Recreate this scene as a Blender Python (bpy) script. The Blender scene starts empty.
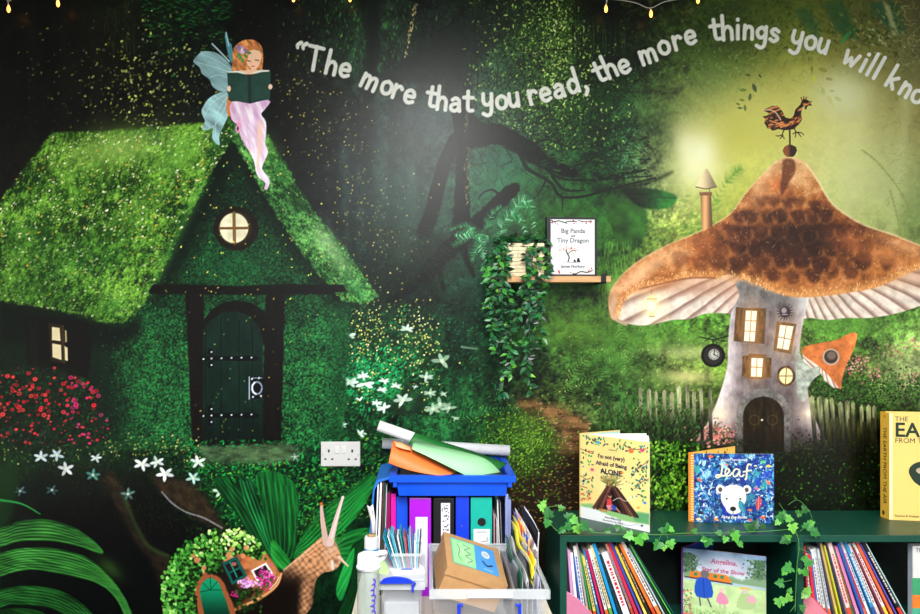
import math, random
import numpy as np

# ------------------------------------------------------------------ painter
# Printed surfaces (the mural, book covers) are painted procedurally on a
# dense grid of mesh points; coordinates are in print units, y downwards.
def hx(h):
    h = h.strip('#')
    return np.array([int(h[i:i + 2], 16) / 255. for i in (0, 2, 4)])

def lattice(seed, nx, ny):
    return np.random.RandomState(seed).rand(ny, nx)

_lat = {}
def vnoise(X, Y, seed):
    if seed not in _lat:
        _lat[seed] = lattice(seed, 256, 256)
    L = _lat[seed]
    xi = np.floor(X).astype(int); yi = np.floor(Y).astype(int)
    fx = X - xi; fy = Y - yi
    fx = fx * fx * (3 - 2 * fx); fy = fy * fy * (3 - 2 * fy)
    x0 = xi & 255; x1 = (xi + 1) & 255; y0 = yi & 255; y1 = (yi + 1) & 255
    return (L[y0, x0] * (1 - fx) + L[y0, x1] * fx) * (1 - fy) + (L[y1, x0] * (1 - fx) + L[y1, x1] * fx) * fy

def fbm(X, Y, scale=20., octaves=4, seed=1, ang=0., stretch=1., gain=.55):
    if ang or stretch != 1.:
        c, s = math.cos(math.radians(ang)), math.sin(math.radians(ang))
        X, Y = (X * c + Y * s) / stretch, -X * s + Y * c
    v = 0; a = 1.; t = 0
    f = 1. / scale
    for o in range(octaves):
        v = v + a * vnoise(X * f + 17.3 * o, Y * f + 9.1 * o, seed + o * 7)
        t += a; a *= gain; f *= 2.03
    return v / t

def catmull(pts, n=6, closed=True):
    P = np.array(pts, float); m = len(P); out = []
    rng = range(m) if closed else range(m - 1)
    for i in rng:
        if closed:
            p0, p1, p2, p3 = P[i - 1], P[i], P[(i + 1) % m], P[(i + 2) % m]
        else:
            p0, p1, p2, p3 = P[max(i - 1, 0)], P[i], P[i + 1], P[min(i + 2, m - 1)]
        for k in range(n):
            t = k / n
            out.append(.5 * ((2 * p1) + (p2 - p0) * t + (2 * p0 - 5 * p1 + 4 * p2 - p3) * t * t + (3 * p1 - p0 - 3 * p2 + p3) * t ** 3))
    if not closed:
        out.append(P[-1])
    return np.array(out)

def ss(a, b, x):
    t = np.clip((x - a) / (b - a), 0, 1)
    return t * t * (3 - 2 * t)

class Canvas:
    def __init__(self, xs, ys, base=(0, 0, 0)):
        self.xs = np.asarray(xs, float); self.ys = np.asarray(ys, float)
        self.X, self.Y = np.meshgrid(self.xs, self.ys)
        self.C = np.zeros(self.X.shape + (3,)) + np.array(base)
        self.I = np.zeros(self.X.shape, np.int16)
        self.pid = 0
    def sl(self, x0, y0, x1, y1):
        a, b = np.searchsorted(self.xs, [x0, x1]); c, d = np.searchsorted(self.ys, [y0, y1])
        return slice(c, d + 1), slice(a, b + 1)
    def put(self, s, m, col, alpha=1.):
        sub = self.C[s]
        mm = (m * alpha)[..., None]
        self.C[s] = sub * (1 - mm) + col * mm
        if self.pid >= 0:
            self.I[s][m > .5] = self.pid
    def col(self, col, s):
        if callable(col):
            return col(self.X[s], self.Y[s])
        if isinstance(col, str):
            return hx(col)
        return np.asarray(col)
    def sdf(self, P, X, Y, closed=True):
        d2 = np.full(X.shape, 1e9); ins = np.zeros(X.shape, bool)
        n = len(P)
        for i in range(n if closed else n - 1):
            ax, ay = P[i]; bx, by = P[(i + 1) % n]
            ex, ey = bx - ax, by - ay
            L = ex * ex + ey * ey
            if L < 1e-12:
                continue
            t = np.clip(((X - ax) * ex + (Y - ay) * ey) / L, 0, 1)
            dx = X - ax - t * ex; dy = Y - ay - t * ey
            d2 = np.minimum(d2, dx * dx + dy * dy)
            if closed:
                c = (ay > Y) != (by > Y)
                if by != ay:
                    ins ^= c & (X < (bx - ax) * (Y - ay) / (by - ay) + ax)
        d = np.sqrt(d2)
        return np.where(ins, -d, d) if closed else d
    def poly(self, pts, col, soft=.5, alpha=1., smooth=0, rough=0, rs=5., seed=3):
        P = catmull(pts, smooth) if smooth else np.array(pts, float)
        x0, y0 = P.min(0) - soft - rough - 1; x1, y1 = P.max(0) + soft + rough + 1
        s = self.sl(x0, y0, x1, y1)
        X, Y = self.X[s], self.Y[s]
        if X.size == 0:
            return None
        d = self.sdf(P, X, Y)
        if rough:
            d = d + (fbm(X, Y, rs, 3, seed) - .5) * 2 * rough
        m = 1 - ss(-soft, soft, d)
        self.put(s, m, self.col(col, s), alpha)
        return s, m, d
    def line(self, pts, w, col, w1=None, soft=.5, alpha=1., smooth=0):
        P = catmull(pts, smooth, False) if smooth else np.array(pts, float)
        w1 = w if w1 is None else w1
        W = max(w, w1) / 2 + soft + 1
        n = len(P) - 1
        x0, y0 = P.min(0) - W; x1, y1 = P.max(0) + W
        s = self.sl(x0, y0, x1, y1)
        X, Y = self.X[s], self.Y[s]
        if X.size == 0:
            return
        best = np.full(X.shape, 1e9)
        for i in range(n):
            ax, ay = P[i]; bx, by = P[i + 1]
            ex, ey = bx - ax, by - ay
            L = ex * ex + ey * ey + 1e-9
            t = np.clip(((X - ax) * ex + (Y - ay) * ey) / L, 0, 1)
            d = np.hypot(X - ax - t * ex, Y - ay - t * ey)
            r = (w + (w1 - w) * (i + t) / n) / 2
            best = np.minimum(best, d - r)
        self.put(s, 1 - ss(-soft, soft, best), self.col(col, s), alpha)
    def ell(self, cx, cy, rx, ry, col, ang=0., soft=.5, alpha=1., pw=None):
        R = max(rx, ry) + soft + 1
        s = self.sl(cx - R, cy - R, cx + R, cy + R)
        X, Y = self.X[s] - cx, self.Y[s] - cy
        if X.size == 0:
            return
        if ang:
            c, q = math.cos(math.radians(ang)), math.sin(math.radians(ang))
            X, Y = X * c + Y * q, -X * q + Y * c
        r = np.sqrt((X / rx) ** 2 + (Y / ry) ** 2)
        d = (r - 1) * min(rx, ry)
        self.put(s, 1 - ss(-soft, soft, d), self.col(col, s), alpha)
    def glow(self, cx, cy, rx, ry, col, alpha=1., ang=0.):
        p = self.pid; self.pid = -1
        R = max(rx, ry) * 2.6
        s = self.sl(cx - R, cy - R, cx + R, cy + R)
        X, Y = self.X[s] - cx, self.Y[s] - cy
        if X.size:
            if ang:
                c, q = math.cos(math.radians(ang)), math.sin(math.radians(ang))
                X, Y = X * c + Y * q, -X * q + Y * c
            m = np.exp(-((X / rx) ** 2 + (Y / ry) ** 2))
            self.put(s, m, self.col(col, s), alpha)
        self.pid = p
    def leaf(self, x, y, L, W, ang, col, alpha=1.):
        # small pointed leaf
        s = self.sl(x - L, y - L, x + L, y + L)
        X, Y = self.X[s] - x, self.Y[s] - y
        if X.size == 0:
            return
        c, q = math.cos(ang), math.sin(ang)
        U = (X * c + Y * q) / L * 2; V = (-X * q + Y * c) / W * 2
        d = np.abs(V) - (1 - U * U)
        m = np.clip(.5 - d * min(W, 2.), 0, 1) * (np.abs(U) < 1.05)
        self.put(s, m, col, alpha)
    def spots(self, n, fx, fy, size, cols, rnd, alpha=(.6, 1.), asp=1.6):
        for i in range(n):
            x, y = fx(rnd), fy(rnd)
            L = rnd.uniform(*size)
            self.leaf(x, y, L * asp, L, rnd.uniform(0, 3.14), cols[rnd.randrange(len(cols))], rnd.uniform(*alpha))

def inpoly(x, y, P):
    c = False; n = len(P)
    for i in range(n):
        x1, y1 = P[i]; x2, y2 = P[i - 1]
        if (y1 > y) != (y2 > y) and x < (x2 - x1) * (y - y1) / (y2 - y1) + x1:
            c = not c
    return c
# ------------------------------------------------------------------ mural
MUR_S = 1.5
def mural_axes():
    d = 1. / MUR_S
    xs = np.concatenate([np.arange(-200, 0, 2.), np.arange(0, 920.01, d), np.arange(922, 1121, 2.)])
    ys = np.concatenate([np.arange(-40, 0, 2.), np.arange(0, 616, d), np.arange(617, 711, 3.)])
    return xs, ys

BG = '''0a0a08 0b0b08 141a0c 0c180c 0a0c0a 0c120e 1a2c1c 16221c 1a3018 2a3a14 0a120a 20340f 33461a 46521c 4c5224 484828
080908 0a0a08 101008 0a120a 0a0c0a 0e1410 182e20 18261f 223c26 2c4a1e 0e1e10 30441a 44541a 7e8434 6b6830 5a5c34
0a0a0a 080808 0a0a0a 0a0c0a 0a0e0c 101412 1c2826 222f2c 223e2c 1e3c1c 143218 5c6c38 b4b65c b8b866 a0a060 7c7844
080808 080808 080a08 0a0c0a 0c100e 121616 1a2826 1c302a 1b422a 1b3a1c 173a18 a0ac62 a6ae48 aab464 a0a868 70804a
080808 080808 080a08 0a0c0a 0c100e 141b1a 14221e 182e20 183a24 1e4818 2c5416 728434 889a40 98a850 8c9c50 607a3c
0a1a10 0a1c10 0a2010 0c2012 0c2412 0c2416 0b1c12 122a1b 0e2a1a 203f10 2c4e18 3c6a20 568430 568430 4a7a28 5c8838
06140a 06140a 08200e 0a2812 0c2c14 0e3416 104020 143c1c 14321a 2e4e1c 2c4e20 5c7232 4c6a24 4a6a24 40601f 6a7848
082210 082814 062010 061c0e 082410 0a2c14 0e3818 184824 1c3c1c 4a3c20 243e1c 1a2c10 182208 141c08 181e08 14240c
0c2410 080e08 060806 0a160a 0a3c18 0a2410 061c0c 0a2410 0c2410 2a1c10 201a0e 163010 0a1206 081006 0a1406 081006
04140a 020605 020404 060d06 082810 04240e 032a10 060a06 060a06 100c06 0a0a06 081006 060c06 060c06 060c06 060c06
04140a 020605 020404 060a06 061c0c 041c0a 032410 060a06 060a06 060a06 060a06 060a06 060a06 060a06 060a06 060a06'''

def bgrid(cv):
    G = np.array([[hx(c) for c in r.split()] for r in BG.split('\n')])
    ny, nx = G.shape[:2]
    gx = np.clip(cv.xs / 61.333, 0, nx - 1.001); gy = np.clip(cv.ys / 61.4, 0, ny - 1.001)
    def interp(A, g):
        i = np.floor(g).astype(int); f = g - i
        n = A.shape[0]
        p0 = A[np.clip(i - 1, 0, n - 1)]; p1 = A[i]; p2 = A[np.clip(i + 1, 0, n - 1)]; p3 = A[np.clip(i + 2, 0, n - 1)]
        f = f.reshape((-1,) + (1,) * (A.ndim - 1))
        return .5 * (2 * p1 + (p2 - p0) * f + (2 * p0 - 5 * p1 + 4 * p2 - p3) * f ** 2 + (3 * p1 - p0 - 3 * p2 + p3) * f ** 3)
    R = interp(G, gy)                       # rows
    R = interp(R.transpose(1, 0, 2), gx).transpose(1, 0, 2)
    return np.clip(R, 0, 1)

GLY = {
 'T': ([(-8, 27), (8, 26)], [(0, 27), (0, 2)]),
 'h': ([(-5, 28), (-5, 2)], ['s', (-5, 10), (-2.5, 14.5), (1.5, 15.8), (4.6, 12.5), (5, 7), (5, 2)]),
 'e': (['s', (-5, 8.8), (0, 9.3), (5, 9.8), (3.8, 14.5), (0, 16.3), (-4.2, 14), (-5.5, 9), (-4, 4), (0, 2), (5, 4)],),
 'm': ([(-8.5, 17), (-8.5, 2)], ['s', (-8.5, 11), (-6, 15.5), (-2.5, 15.8), (-.5, 11.5), (-.5, 2)], ['s', (-.5, 11), (2.5, 15.5), (6.5, 15.5), (8, 11), (8.2, 2)]),
 'o': (['s', (0, 16.4), (-4.8, 13.5), (-5.7, 9), (-4.4, 4.3), (0, 2), (4.6, 4.3), (5.8, 9), (4.6, 13.8), (0, 16.4)],),
 'r': ([(-3.5, 17), (-3.5, 2)], ['s', (-3.5, 11), (-1, 15), (2.5, 16.3), (5, 14)]),
 't': (['s', (0, 24), (0, 12), (.3, 5), (2.2, 2.4), (6, 2.5)], [(-5, 17), (6, 17)]),
 'a': (['s', (-3.8, 14.3), (0, 16.4), (4, 14), (4.5, 8), (5.5, 2)], ['s', (4.4, 9.5), (0, 10), (-4.6, 8), (-5, 4.3), (-2, 2), (2, 3), (4.4, 6)]),
 'y': (['s', (-5, 17), (-5, 9), (-2.5, 5), (1.5, 5), (5, 9)], ['s', (5, 17), (5, 2), (4, -5), (0, -7.5), (-5, -5.5)]),
 'u': (['s', (-5, 17), (-5, 7), (-2.5, 2.6), (1.5, 2.6), (5, 7.5)], [(5, 17), (5.4, 2)]),
 'd': (['s', (4.5, 12.5), (0, 15.8), (-4.5, 13), (-5.4, 8), (-3.4, 3), (.6, 2.2), (4.6, 6)], [(4.6, 28), (5.4, 2)]),
 ',': (['s', (0, 4), (1, 1), (-2, -4)],),
 'i': ([(0, 16.5), (0, 2)], [(0, 23), (0, 23.5)]),
 'n': ([(-4.6, 17), (-4.6, 2)], ['s', (-4.6, 11), (-2, 15), (1.5, 15.8), (4.4, 12.5), (4.8, 2)]),
 'g': (['s', (4.5, 12.5), (0, 16), (-4.5, 13), (-5.2, 9), (-3, 5), (1, 4.6), (4.6, 8)], ['s', (4.8, 17), (5, 4), (4, -4), (0, -7), (-5, -5)]),
 's': (['s', (4.5, 14), (0, 16.3), (-4, 13.5), (-1.5, 10), (2.5, 8), (4.3, 5), (0, 2), (-4.5, 4)],),
 'w': ([(-8, 17), (-4.8, 2.5), (0, 11), (3.6, 2.5), (8.5, 17)],),
 'l': ([(0, 28), (0, 2)],),
 'k': ([(-4.5, 28), (-4.5, 2)], [(5, 16), (-4, 8.5)], [(-1.5, 9.5), (5, 2)]),
 '"': (['s', (-2, 27), (-5.5, 24), (-5, 21), (-4.6, 20.5)], ['s', (5, 27), (1.5, 24), (2, 21), (2.4, 20.5)]),
}
LETTERS = [('"', 298.5, 66.5, 10, .88), ('T', 312.5, 72, 10, .95), ('h', 329.3, 75.6, 13, .9), ('e', 343.2, 78, 14, .88),
 ('m', 366, 90, 25, .88), ('o', 384, 95.2, 20, .88), ('r', 394.5, 99.8, 18, .88), ('e', 407.5, 104.2, 16, .88),
 ('t', 429, 107.6, 10, .87), ('h', 441, 111.3, 6, .88), ('a', 454.8, 112.6, 4, .88), ('t', 467.5, 112.6, 2, .88),
 ('y', 487.5, 108.8, -1, .88), ('o', 502, 110.4, -3, .88), ('u', 514.5, 108, -6, .86),
 ('r', 534.5, 105.2, -13, .88), ('e', 547.5, 102.4, -14, .88), ('a', 561, 98.6, -15, .88), ('d', 575.5, 93.8, -16, .92), (',', 587, 90.5, -16, .95),
 ('t', 602.5, 82.6, -24, .87), ('h', 614.5, 78.2, -24, .9), ('e', 627.4, 74, -22, .88),
 ('m', 651, 64, -20, .88), ('o', 666.6, 55.2, -18, .88), ('r', 679.5, 50.8, -15, .88), ('e', 692.3, 45.2, -13, .88),
 ('t', 716, 41.2, -7, .9), ('h', 728, 41.3, -4, .92), ('i', 737.8, 40.6, 0, .9), ('n', 748, 40.6, 3, .88), ('g', 761, 41.5, 5, .88), ('s', 773.4, 43, 8, .86),
 ('y', 795, 46.6, 14, .9), ('o', 808.6, 50.4, 15, .88), ('u', 820.6, 53.6, 18, .84),
 ('w', 847.4, 66.4, 26, .86), ('i', 859.5, 72.6, 28, .88), ('l', 866, 76.2, 29, .9), ('l', 872.8, 79.6, 29, .9),
 ('k', 888, 88.4, 31, .88), ('n', 901.4, 96.8, 31, .86), ('o', 913.5, 103.4, 30, .88), ('w', 930, 112.5, 32, .88)]

def paint_mural():
    xs, ys = mural_axes()
    cv = Canvas(xs, ys)
    X, Y = cv.X, cv.Y
    cv.C = bgrid(cv)
    rnd = random.Random(5)
    U = rnd.uniform
    G_ = hx
    ids = {}
    def part(name, label=None, parent=None):
        k = len(ids) + 1
        ids[k] = (name, label, parent)
        cv.pid = k
        return k
    cv.pid = 0
    # --- overall mottling of foliage
    n1 = fbm(X, Y, 26, 5, 11); n2 = fbm(X, Y, 7, 4, 31); n3 = fbm(X, Y, 2.4, 2, 57)
    mist = ss(640, 740, X) * ss(330, 200, Y) + ss(60, 0, np.hypot(X - 690, Y - 170))
    mist = np.clip(mist, 0, 1)
    amp = (1 - .86 * mist)
    f = 1 + amp * ((n1 - .5) * 1.5 + (n2 - .5) * 1.5 + (n3 - .5) * .9)
    cv.C *= np.clip(f, .15, 2.6)[..., None]
    # --- upper left: very dark with faint trunks
    for x0, w in ((30, 8), (62, 10), (95, 14), (128, 10), (160, 9)):
        cv.line([(x0, -40), (x0 + 4, 60), (x0, 150)], w, '16160e', soft=4, alpha=.35)
    for i in range(70):   # hanging greenery
        x = U(105, 135); y = U(-10, 45)
        cv.line([(x, y), (x + U(-2, 2), y + U(5, 16))], 1.0, '3a5222', alpha=U(.1, .45))
    for i in range(420):
        x = U(140, 232); y = abs(rnd.gauss(0, 26))
        cv.leaf(x, y, U(3, 8), U(1, 2.2), U(-.6, .6), G_(rnd.choice(['1d5a24', '2a7a30', '10301a', '0c2412'])), U(.2, .75))
    for i in range(300):
        cv.leaf(U(0, 60), U(60, 190), U(1, 2.6), 1.1, U(0, 3), G_(rnd.choice(['3a3c30', '23241c', '4a4a34'])), U(.15, .5))
    # --- central misty forest: far trunks
    for x0, w, a in ((335, 10, .5), (352, 7, .5), (368, 12, .55), (392, 9, .5), (405, 6, .5), (420, 10, .45), (308, 14, .6), (322, 8, .5)):
        cv.line([(x0 + U(-4, 4), 95), (x0, 180), (x0 + U(-5, 5), 300)], w, '0e1614', soft=3, alpha=a)
    for x0 in (345, 380, 412):
        cv.glow(x0, 170, 7, 60, '34504a', .35)
    cv.glow(395, 190, 42, 50, '34544c', .55); cv.glow(500, 165, 26, 40, '2c6048', .45); cv.glow(440, 120, 40, 30, '42585a', .5)
    cv.glow(430, 120, 50, 30, '3a4e4c', .35)
    cv.glow(400, 285, 40, 25, '0c1810', .6)
    # greens around the top centre left (330-420, 0-70)
    for i in range(800):
        x = rnd.gauss(368, 34); y = U(0, 75)
        cv.leaf(x, y, U(2, 7), U(.8, 1.8), U(1.1, 2.0), G_(rnd.choice(['2f6b2a', '1c4a20', '3e8a34', '14351a', '0a140c'])), U(.2, .7))
    cv.poly([(350, -40), (385, -40), (378, 30), (372, 90), (364, 90), (366, 40)], '0d1512', soft=4, alpha=.75)
    cv.line([(372, -10), (376, 50), (368, 100)], 9, '0c1411', soft=3, alpha=.7)
    for i in range(50):
        t = U(0, 1)
        cv.leaf(416 - 11 * t + U(-1.5, 1.5), 2 + 56 * t, 3, 1.5, U(1, 2.2), G_(rnd.choice(['b09a68', 'd8c890', '5b5a34'])), U(.4, .9))
    # --- big dark leaning trunk, top
    cv.poly([(530, -40), (600, -40), (552, 4), (516, 30), (492, 48), (476, 62), (470, 105), (446, 105), (446, 78), (400, 84), (362, 92), (358, 80), (392, 68), (420, 46), (455, 24), (490, 4), (516, -20)],
            lambda x, y: G_('18221f') * (1 + .5 * (fbm(x, y, 5, 3, 7) - .5))[..., None], soft=5, alpha=.85, rough=3)
    cv.glow(552, 45, 34, 40, '3a5a24', .7); cv.glow(505, 90, 26, 40, '2c5a38', .6); cv.glow(580, 110, 40, 30, '2a5424', .5)
    # canopy, sprays of leaves lit from behind
    can = [G_(c) for c in ('98c050', 'b8d870', '6c9a38', '3c6a22', '284c18', '14300f', '0b1a0a', '0b1a0a', '081208', 'd2e69a')]
    for i in range(8200):
        x = rnd.gauss(548, 40); y = U(-40, 150)
        if x < 462 or x > 640:
            continue
        b = math.exp(-((x - 556) / 22) ** 2 - ((y - 45) / 45) ** 2)
        k = rnd.random()
        if k < .14 + .42 * b:
            c = can[rnd.randrange(4)] if k > .05 * b else can[9]
        else:
            c = can[4 + rnd.randrange(5)]
        cv.leaf(x, y, U(1.6, 4.4), U(.8, 1.8), rnd.gauss(1.57, .9), c, U(.35, .95))
    for i in range(260):   # bare twigs
        x = U(470, 640); y = U(-10, 170); a = U(0, 3.14); L = U(5, 20)
        p = [(x, y), (x + L * .5 * math.cos(a) + U(-2, 2), y + L * .5 * math.sin(a)), (x + L * math.cos(a), y + L * math.sin(a) + U(-3, 3))]
        cv.line(p, 1.1, '0a120c', soft=.5, alpha=U(.4, .9))
    for i in range(150):   # hanging strands on the right of the canopy
        x = U(572, 640); y = U(-30, 40)
        cv.line([(x, y), (x + U(-1, 1), y + U(12, 40))], 1., rnd.choice(['0a140b', '0a140b', '2a4a1c', '112410']), alpha=U(.3, .8))
    cv.poly([(575, -40), (690, -40), (700, 0), (660, 16), (640, 30), (610, 26), (585, 15)], '060a06', soft=14, alpha=.85)
    # --- haze of green right of canopy
    for i in range(2600):
        x = U(620, 900); y = rnd.gauss(20, 38)
        k = ss(60, 140, y + (x - 660) * -.05)
        if rnd.random() < float(k) or y > 125:
            continue
        cv.leaf(x, y, U(3, 9), U(1.2, 3.5), U(0, 3.14), G_(rnd.choice(['2c4012', '3c5218', '22340e', '4a6022', '16240a', '5a6c2a'])), U(.1, .38) * (1 if y < 55 else .5))
    cv.glow(715, 80, 30, 22, '5a7a3c', .45)
    cv.glow(700, 105, 40, 20, '6e7c40', .5)
    cv.glow(660, 125, 22, 24, '3a5a26', .5)
    for i in range(300):
        cv.leaf(rnd.gauss(735, 22), rnd.gauss(72, 14), U(2, 5), U(1.2, 2.4), U(0, 3), G_(rnd.choice(['6a8a4a', '4a6a2c', '304a1a', '8aa068'])), U(.1, .45))
    cv.glow(770, 110, 50, 35, 'b4b45a', .6)
    cv.glow(845, 95, 26, 26, 'b6bc92', .75)
    cv.glow(700, 155, 20, 28, 'd8dca4', .85)
    cv.glow(693, 140, 14, 14, 'c8cc9a', .8)
    cv.glow(688, 128, 16, 12, 'a8ac70', .6)
    cv.glow(720, 150, 30, 30, 'b0b058', .5)
    cv.glow(745, 135, 40, 20, 'a4a63c', .55)
    cv.glow(875, 175, 40, 40, 'a8b07c', .5)
    cv.glow(880, 110, 22, 50, '6c6a34', .35)
    for i in range(14):   # shafts
        x = U(820, 930); cv.line([(x, 90), (x - 18, 240)], U(4, 12), rnd.choice(['b8bc88', '8a9050']), soft=5, alpha=.13)
    # top right leaves
    for p in ([(796, 12), (806, 8), (815, 20), (820, 40), (808, 30)], [(826, 4), (842, 2), (850, 22), (846, 38), (834, 26)], [(840, 30), (858, 40), (852, 24), (846, 14)]):
        cv.poly(p, '1f4a2a', soft=4, alpha=.6, smooth=4)
    cv.poly([(883, 2), (890, 6), (899, 34), (893, 36)], 'a8ac80', soft=2, alpha=.6)
    cv.poly([(870, 4), (882, 2), (892, 30), (880, 20)], '1c4a34', soft=3, alpha=.7)
    cv.poly([(888, 0), (900, 6), (906, 32), (898, 34)], '224a2c', soft=3, alpha=.6)
    cv.line([(843, 41), (848, 34), (856, 28)], 3.5, '1f7a3a', w1=1.5, soft=1, alpha=.9)
    for i in range(160):
        cv.leaf(rnd.gauss(868, 14), rnd.gauss(32, 10), U(3, 7), U(1.2, 2.6), U(.2, 1.2), G_(rnd.choice(['4a5a24', '9aa274', '2c3a14', '6a7434'])), U(.25, .7))
    for i in range(260):
        cv.leaf(U(893, 925), U(0, 70), U(4, 9), .9, U(0, 3.1), G_(rnd.choice(['787c50', '3c4420', '9a9a68'])), U(.15, .5))
    for i in range(200):
        cv.leaf(U(880, 925), rnd.gauss(150, 30), U(4, 9), .9, U(0, 3.1), G_(rnd.choice(['5a6a34', '8a9458', '44562a'])), U(.1, .4))
    # floating sprigs
    for x, y, L, a, c in ((748, 75, 6, .3, '2c4a1c'), (760, 76, 5, .9, '1c3012'), (754.5, 88, 10, 1.2, '16301c'), (743, 90, 8, 0, '4a6224'), (750, 97, 8, 1.7, '1c3818'), (742, 100, 6, .2, '3c5a20'), (740, 108, 6, .1, '1c3818'), (745, 108, 7, 1.4, '1c3818'), (738, 104, 5, .4, '2a441c'),
                          (809, 59, 6, 1.5, '5a6a20'), (812, 69, 6, 1.6, '56661e'), (814, 79, 8, 1.5, 'a8b020'), (823, 70, 10, .3, '6a702a'), (829, 79, 8, .2, '60682a'), (823, 91, 9, 1.3, '7a8424'), (832, 91, 6, .2, '5c6424'), (830, 100, 10, 1.1, '8c942a'), (838, 99, 9, .5, '6a7420'), (833, 106, 8, 1.1, 'a0a830')):
        cv.leaf(x, y, L, L * .42, a, G_(c), .95)
    cv.glow(790, 120, 60, 40, 'b8b45c', .55); cv.glow(730, 140, 40, 34, 'b4b24e', .45); cv.glow(700, 158, 15, 24, 'e8e8cc', .8, 20); cv.glow(690, 150, 20, 12, 'dadcb4', .6, 60); cv.glow(704, 170, 26, 14, 'd8da9c', .5); cv.glow(850, 150, 50, 60, 'c4c888', .5); cv.glow(840, 95, 26, 20, 'c8cca4', .6)
    # --- trees in the centre
    bark = lambda a: (lambda x, y: G_(a) * (1 + .9 * (fbm(x, y, 4, 3, 77, 80, 3) - .5))[..., None])
    cv.glow(500, 175, 34, 44, '2c6a4c', .6); cv.glow(410, 230, 22, 50, '2a4a3e', .6); cv.glow(480, 270, 34, 30, '24543a', .6); cv.glow(445, 215, 8, 34, '2f5a48', .6)
    cv.glow(575, 225, 60, 34, '2f6a22', .6); cv.glow(540, 180, 30, 14, '2a6a34', .5)
    cv.line([(455, 140), (444, 165), (436, 195), (431, 215), (424, 232)], 13, bark('0a120f'), w1=15, soft=1.5, smooth=5, alpha=.95)
    cv.poly([(450, 100), (466, 100), (467, 140), (469, 190), (471, 232), (452, 232), (455, 190), (457, 150)], bark('070c0a'), soft=1.2, alpha=.97, rough=1)
    for i in range(90):
        cv.leaf(467 + rnd.gauss(0, 1.3), U(112, 205), U(2, 4), 1.2, U(1, 2), G_(rnd.choice(['8a8450', '6a6a40', '3a4028'])), U(.3, .8))
    cv.poly([(467, 128), (482, 124), (500, 124), (520, 134), (540, 148), (552, 160), (575, 168), (574, 178), (550, 172), (530, 163), (510, 150), (492, 144), (467, 148)], bark('070d09'), soft=1.5, smooth=4, alpha=.95, rough=1.5)
    cv.poly([(466, 100), (476, 118), (490, 128), (470, 140)], bark('0c1411'), soft=2)
    for P, w in (([(519, 152), (527, 168), (540, 176), (552, 184), (560, 196), (580, 197), (600, 192), (630, 184), (655, 178)], 4),
                 ([(541, 165), (560, 178), (590, 180), (620, 178), (652, 176)], 3),
                 ([(552, 176), (565, 190), (585, 190)], 3), ([(563, 197), (562, 212)], 1.5),
                 ([(545, 182), (540, 192), (533, 200)], 1.6), ([(505, 148), (512, 160), (500, 166)], 1.2), ([(525, 150), (545, 140), (570, 148)], 2),
                 ([(600, 178), (625, 174), (645, 170)], 5), ([(560, 172), (590, 160), (610, 150)], 2)):
        cv.line(P, w, '0b140c', w1=w * .45, soft=.7, smooth=5, alpha=.95)
    for i in range(420):
        x = U(540, 650); y = rnd.gauss(160, 16)
        cv.leaf(x, y, U(3, 9), U(1, 2), U(-.6, .9), G_(rnd.choice(['0b160c', '0f2410', '2f5c24', '0b160c', '1c3c18'])), U(.25, .8))
    for i in range(160):
        cv.leaf(rnd.gauss(628, 10), rnd.gauss(150, 15), U(2, 5), 1.6, U(0, 3), G_(rnd.choice(['3a8a58', '1c4a2a', '5aa070'])), U(.15, .55))
    for i in range(120):   # fine bare twigs over the mist
        x = U(475, 545); y = U(140, 200); a = U(-1, 2)
        cv.line([(x, y), (x + 6 * math.cos(a), y + 6 * math.sin(a))], .8, '14301f', alpha=U(.2, .6))
    # fallen bough behind the planter
    cv.poly([(511, 183), (519, 186), (517, 195), (508, 203), (499, 212), (492, 220), (480, 230), (462, 250), (445, 265), (430, 283), (417, 282), (428, 258), (447, 240), (470, 220), (490, 200)],
            bark('080e0b'), soft=1.3, smooth=2, rough=2.2)
    cv.line([(500, 196), (493, 190), (484, 192), (478, 200)], 3, '0a120e', w1=1, smooth=4)
    cv.line([(440, 258), (424, 276), (406, 292), (388, 300)], 13, bark('080e0b'), w1=6, soft=2, smooth=4)
    cv.line([(462, 238), (466, 258), (474, 276)], 9, bark('080e0b'), w1=3, soft=2, smooth=4)
    cv.line([(448, 244), (440, 268), (444, 290)], 8, bark('080e0b'), w1=3, soft=2, smooth=4)
    cv.poly([(425, 232), (470, 228), (476, 240), (450, 262), (425, 280), (400, 300), (380, 292), (405, 262)], bark('0a120e'), soft=9, alpha=.5, rough=3)
    # fern sprays in the print
    def fern(pts, L, col, n=26, w=1.3, a=.7):
        P = catmull(pts, 8, False)
        for k in range(n):
            i = int(k / n * (len(P) - 1)); t = k / n
            x, y = P[i]; dx, dy = P[min(i + 1, len(P) - 1)] - P[i]
            b = math.atan2(dy, dx)
            for s in (-1, 1):
                l = L * (1 - .7 * t) * (.4 + .6 * min(1, t * 5))
                th = b + s * 1.05
                cv.line([(x, y), (x + l * math.cos(th), y + l * math.sin(th))], w, rnd.choice(col), w1=.4, alpha=a * U(.5, 1))
    for pts in ([(480, 240), (472, 228), (462, 226), (450, 230)], [(488, 236), (478, 246), (472, 262)], [(470, 232), (462, 240), (452, 246)], [(486, 228), (492, 214), (502, 206)]):
        fern(pts, 7, ['2f8a50', '1c6a3a', '48a868'], a=.7)
    for pts, L in (([(512, 214), (518, 204), (527, 202), (533, 214), (536, 236)], 10), ([(500, 236), (504, 222), (512, 215), (521, 219), (526, 234)], 9), ([(470, 228), (478, 238), (482, 250), (487, 262)], 9), ([(455, 236), (470, 234), (480, 238)], 7)):
        fern(pts, L, ['3a9a5a', '1c6a3a', '88d0a0', '2a8048', '14502a'], n=32, w=1.2, a=.9)
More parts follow.
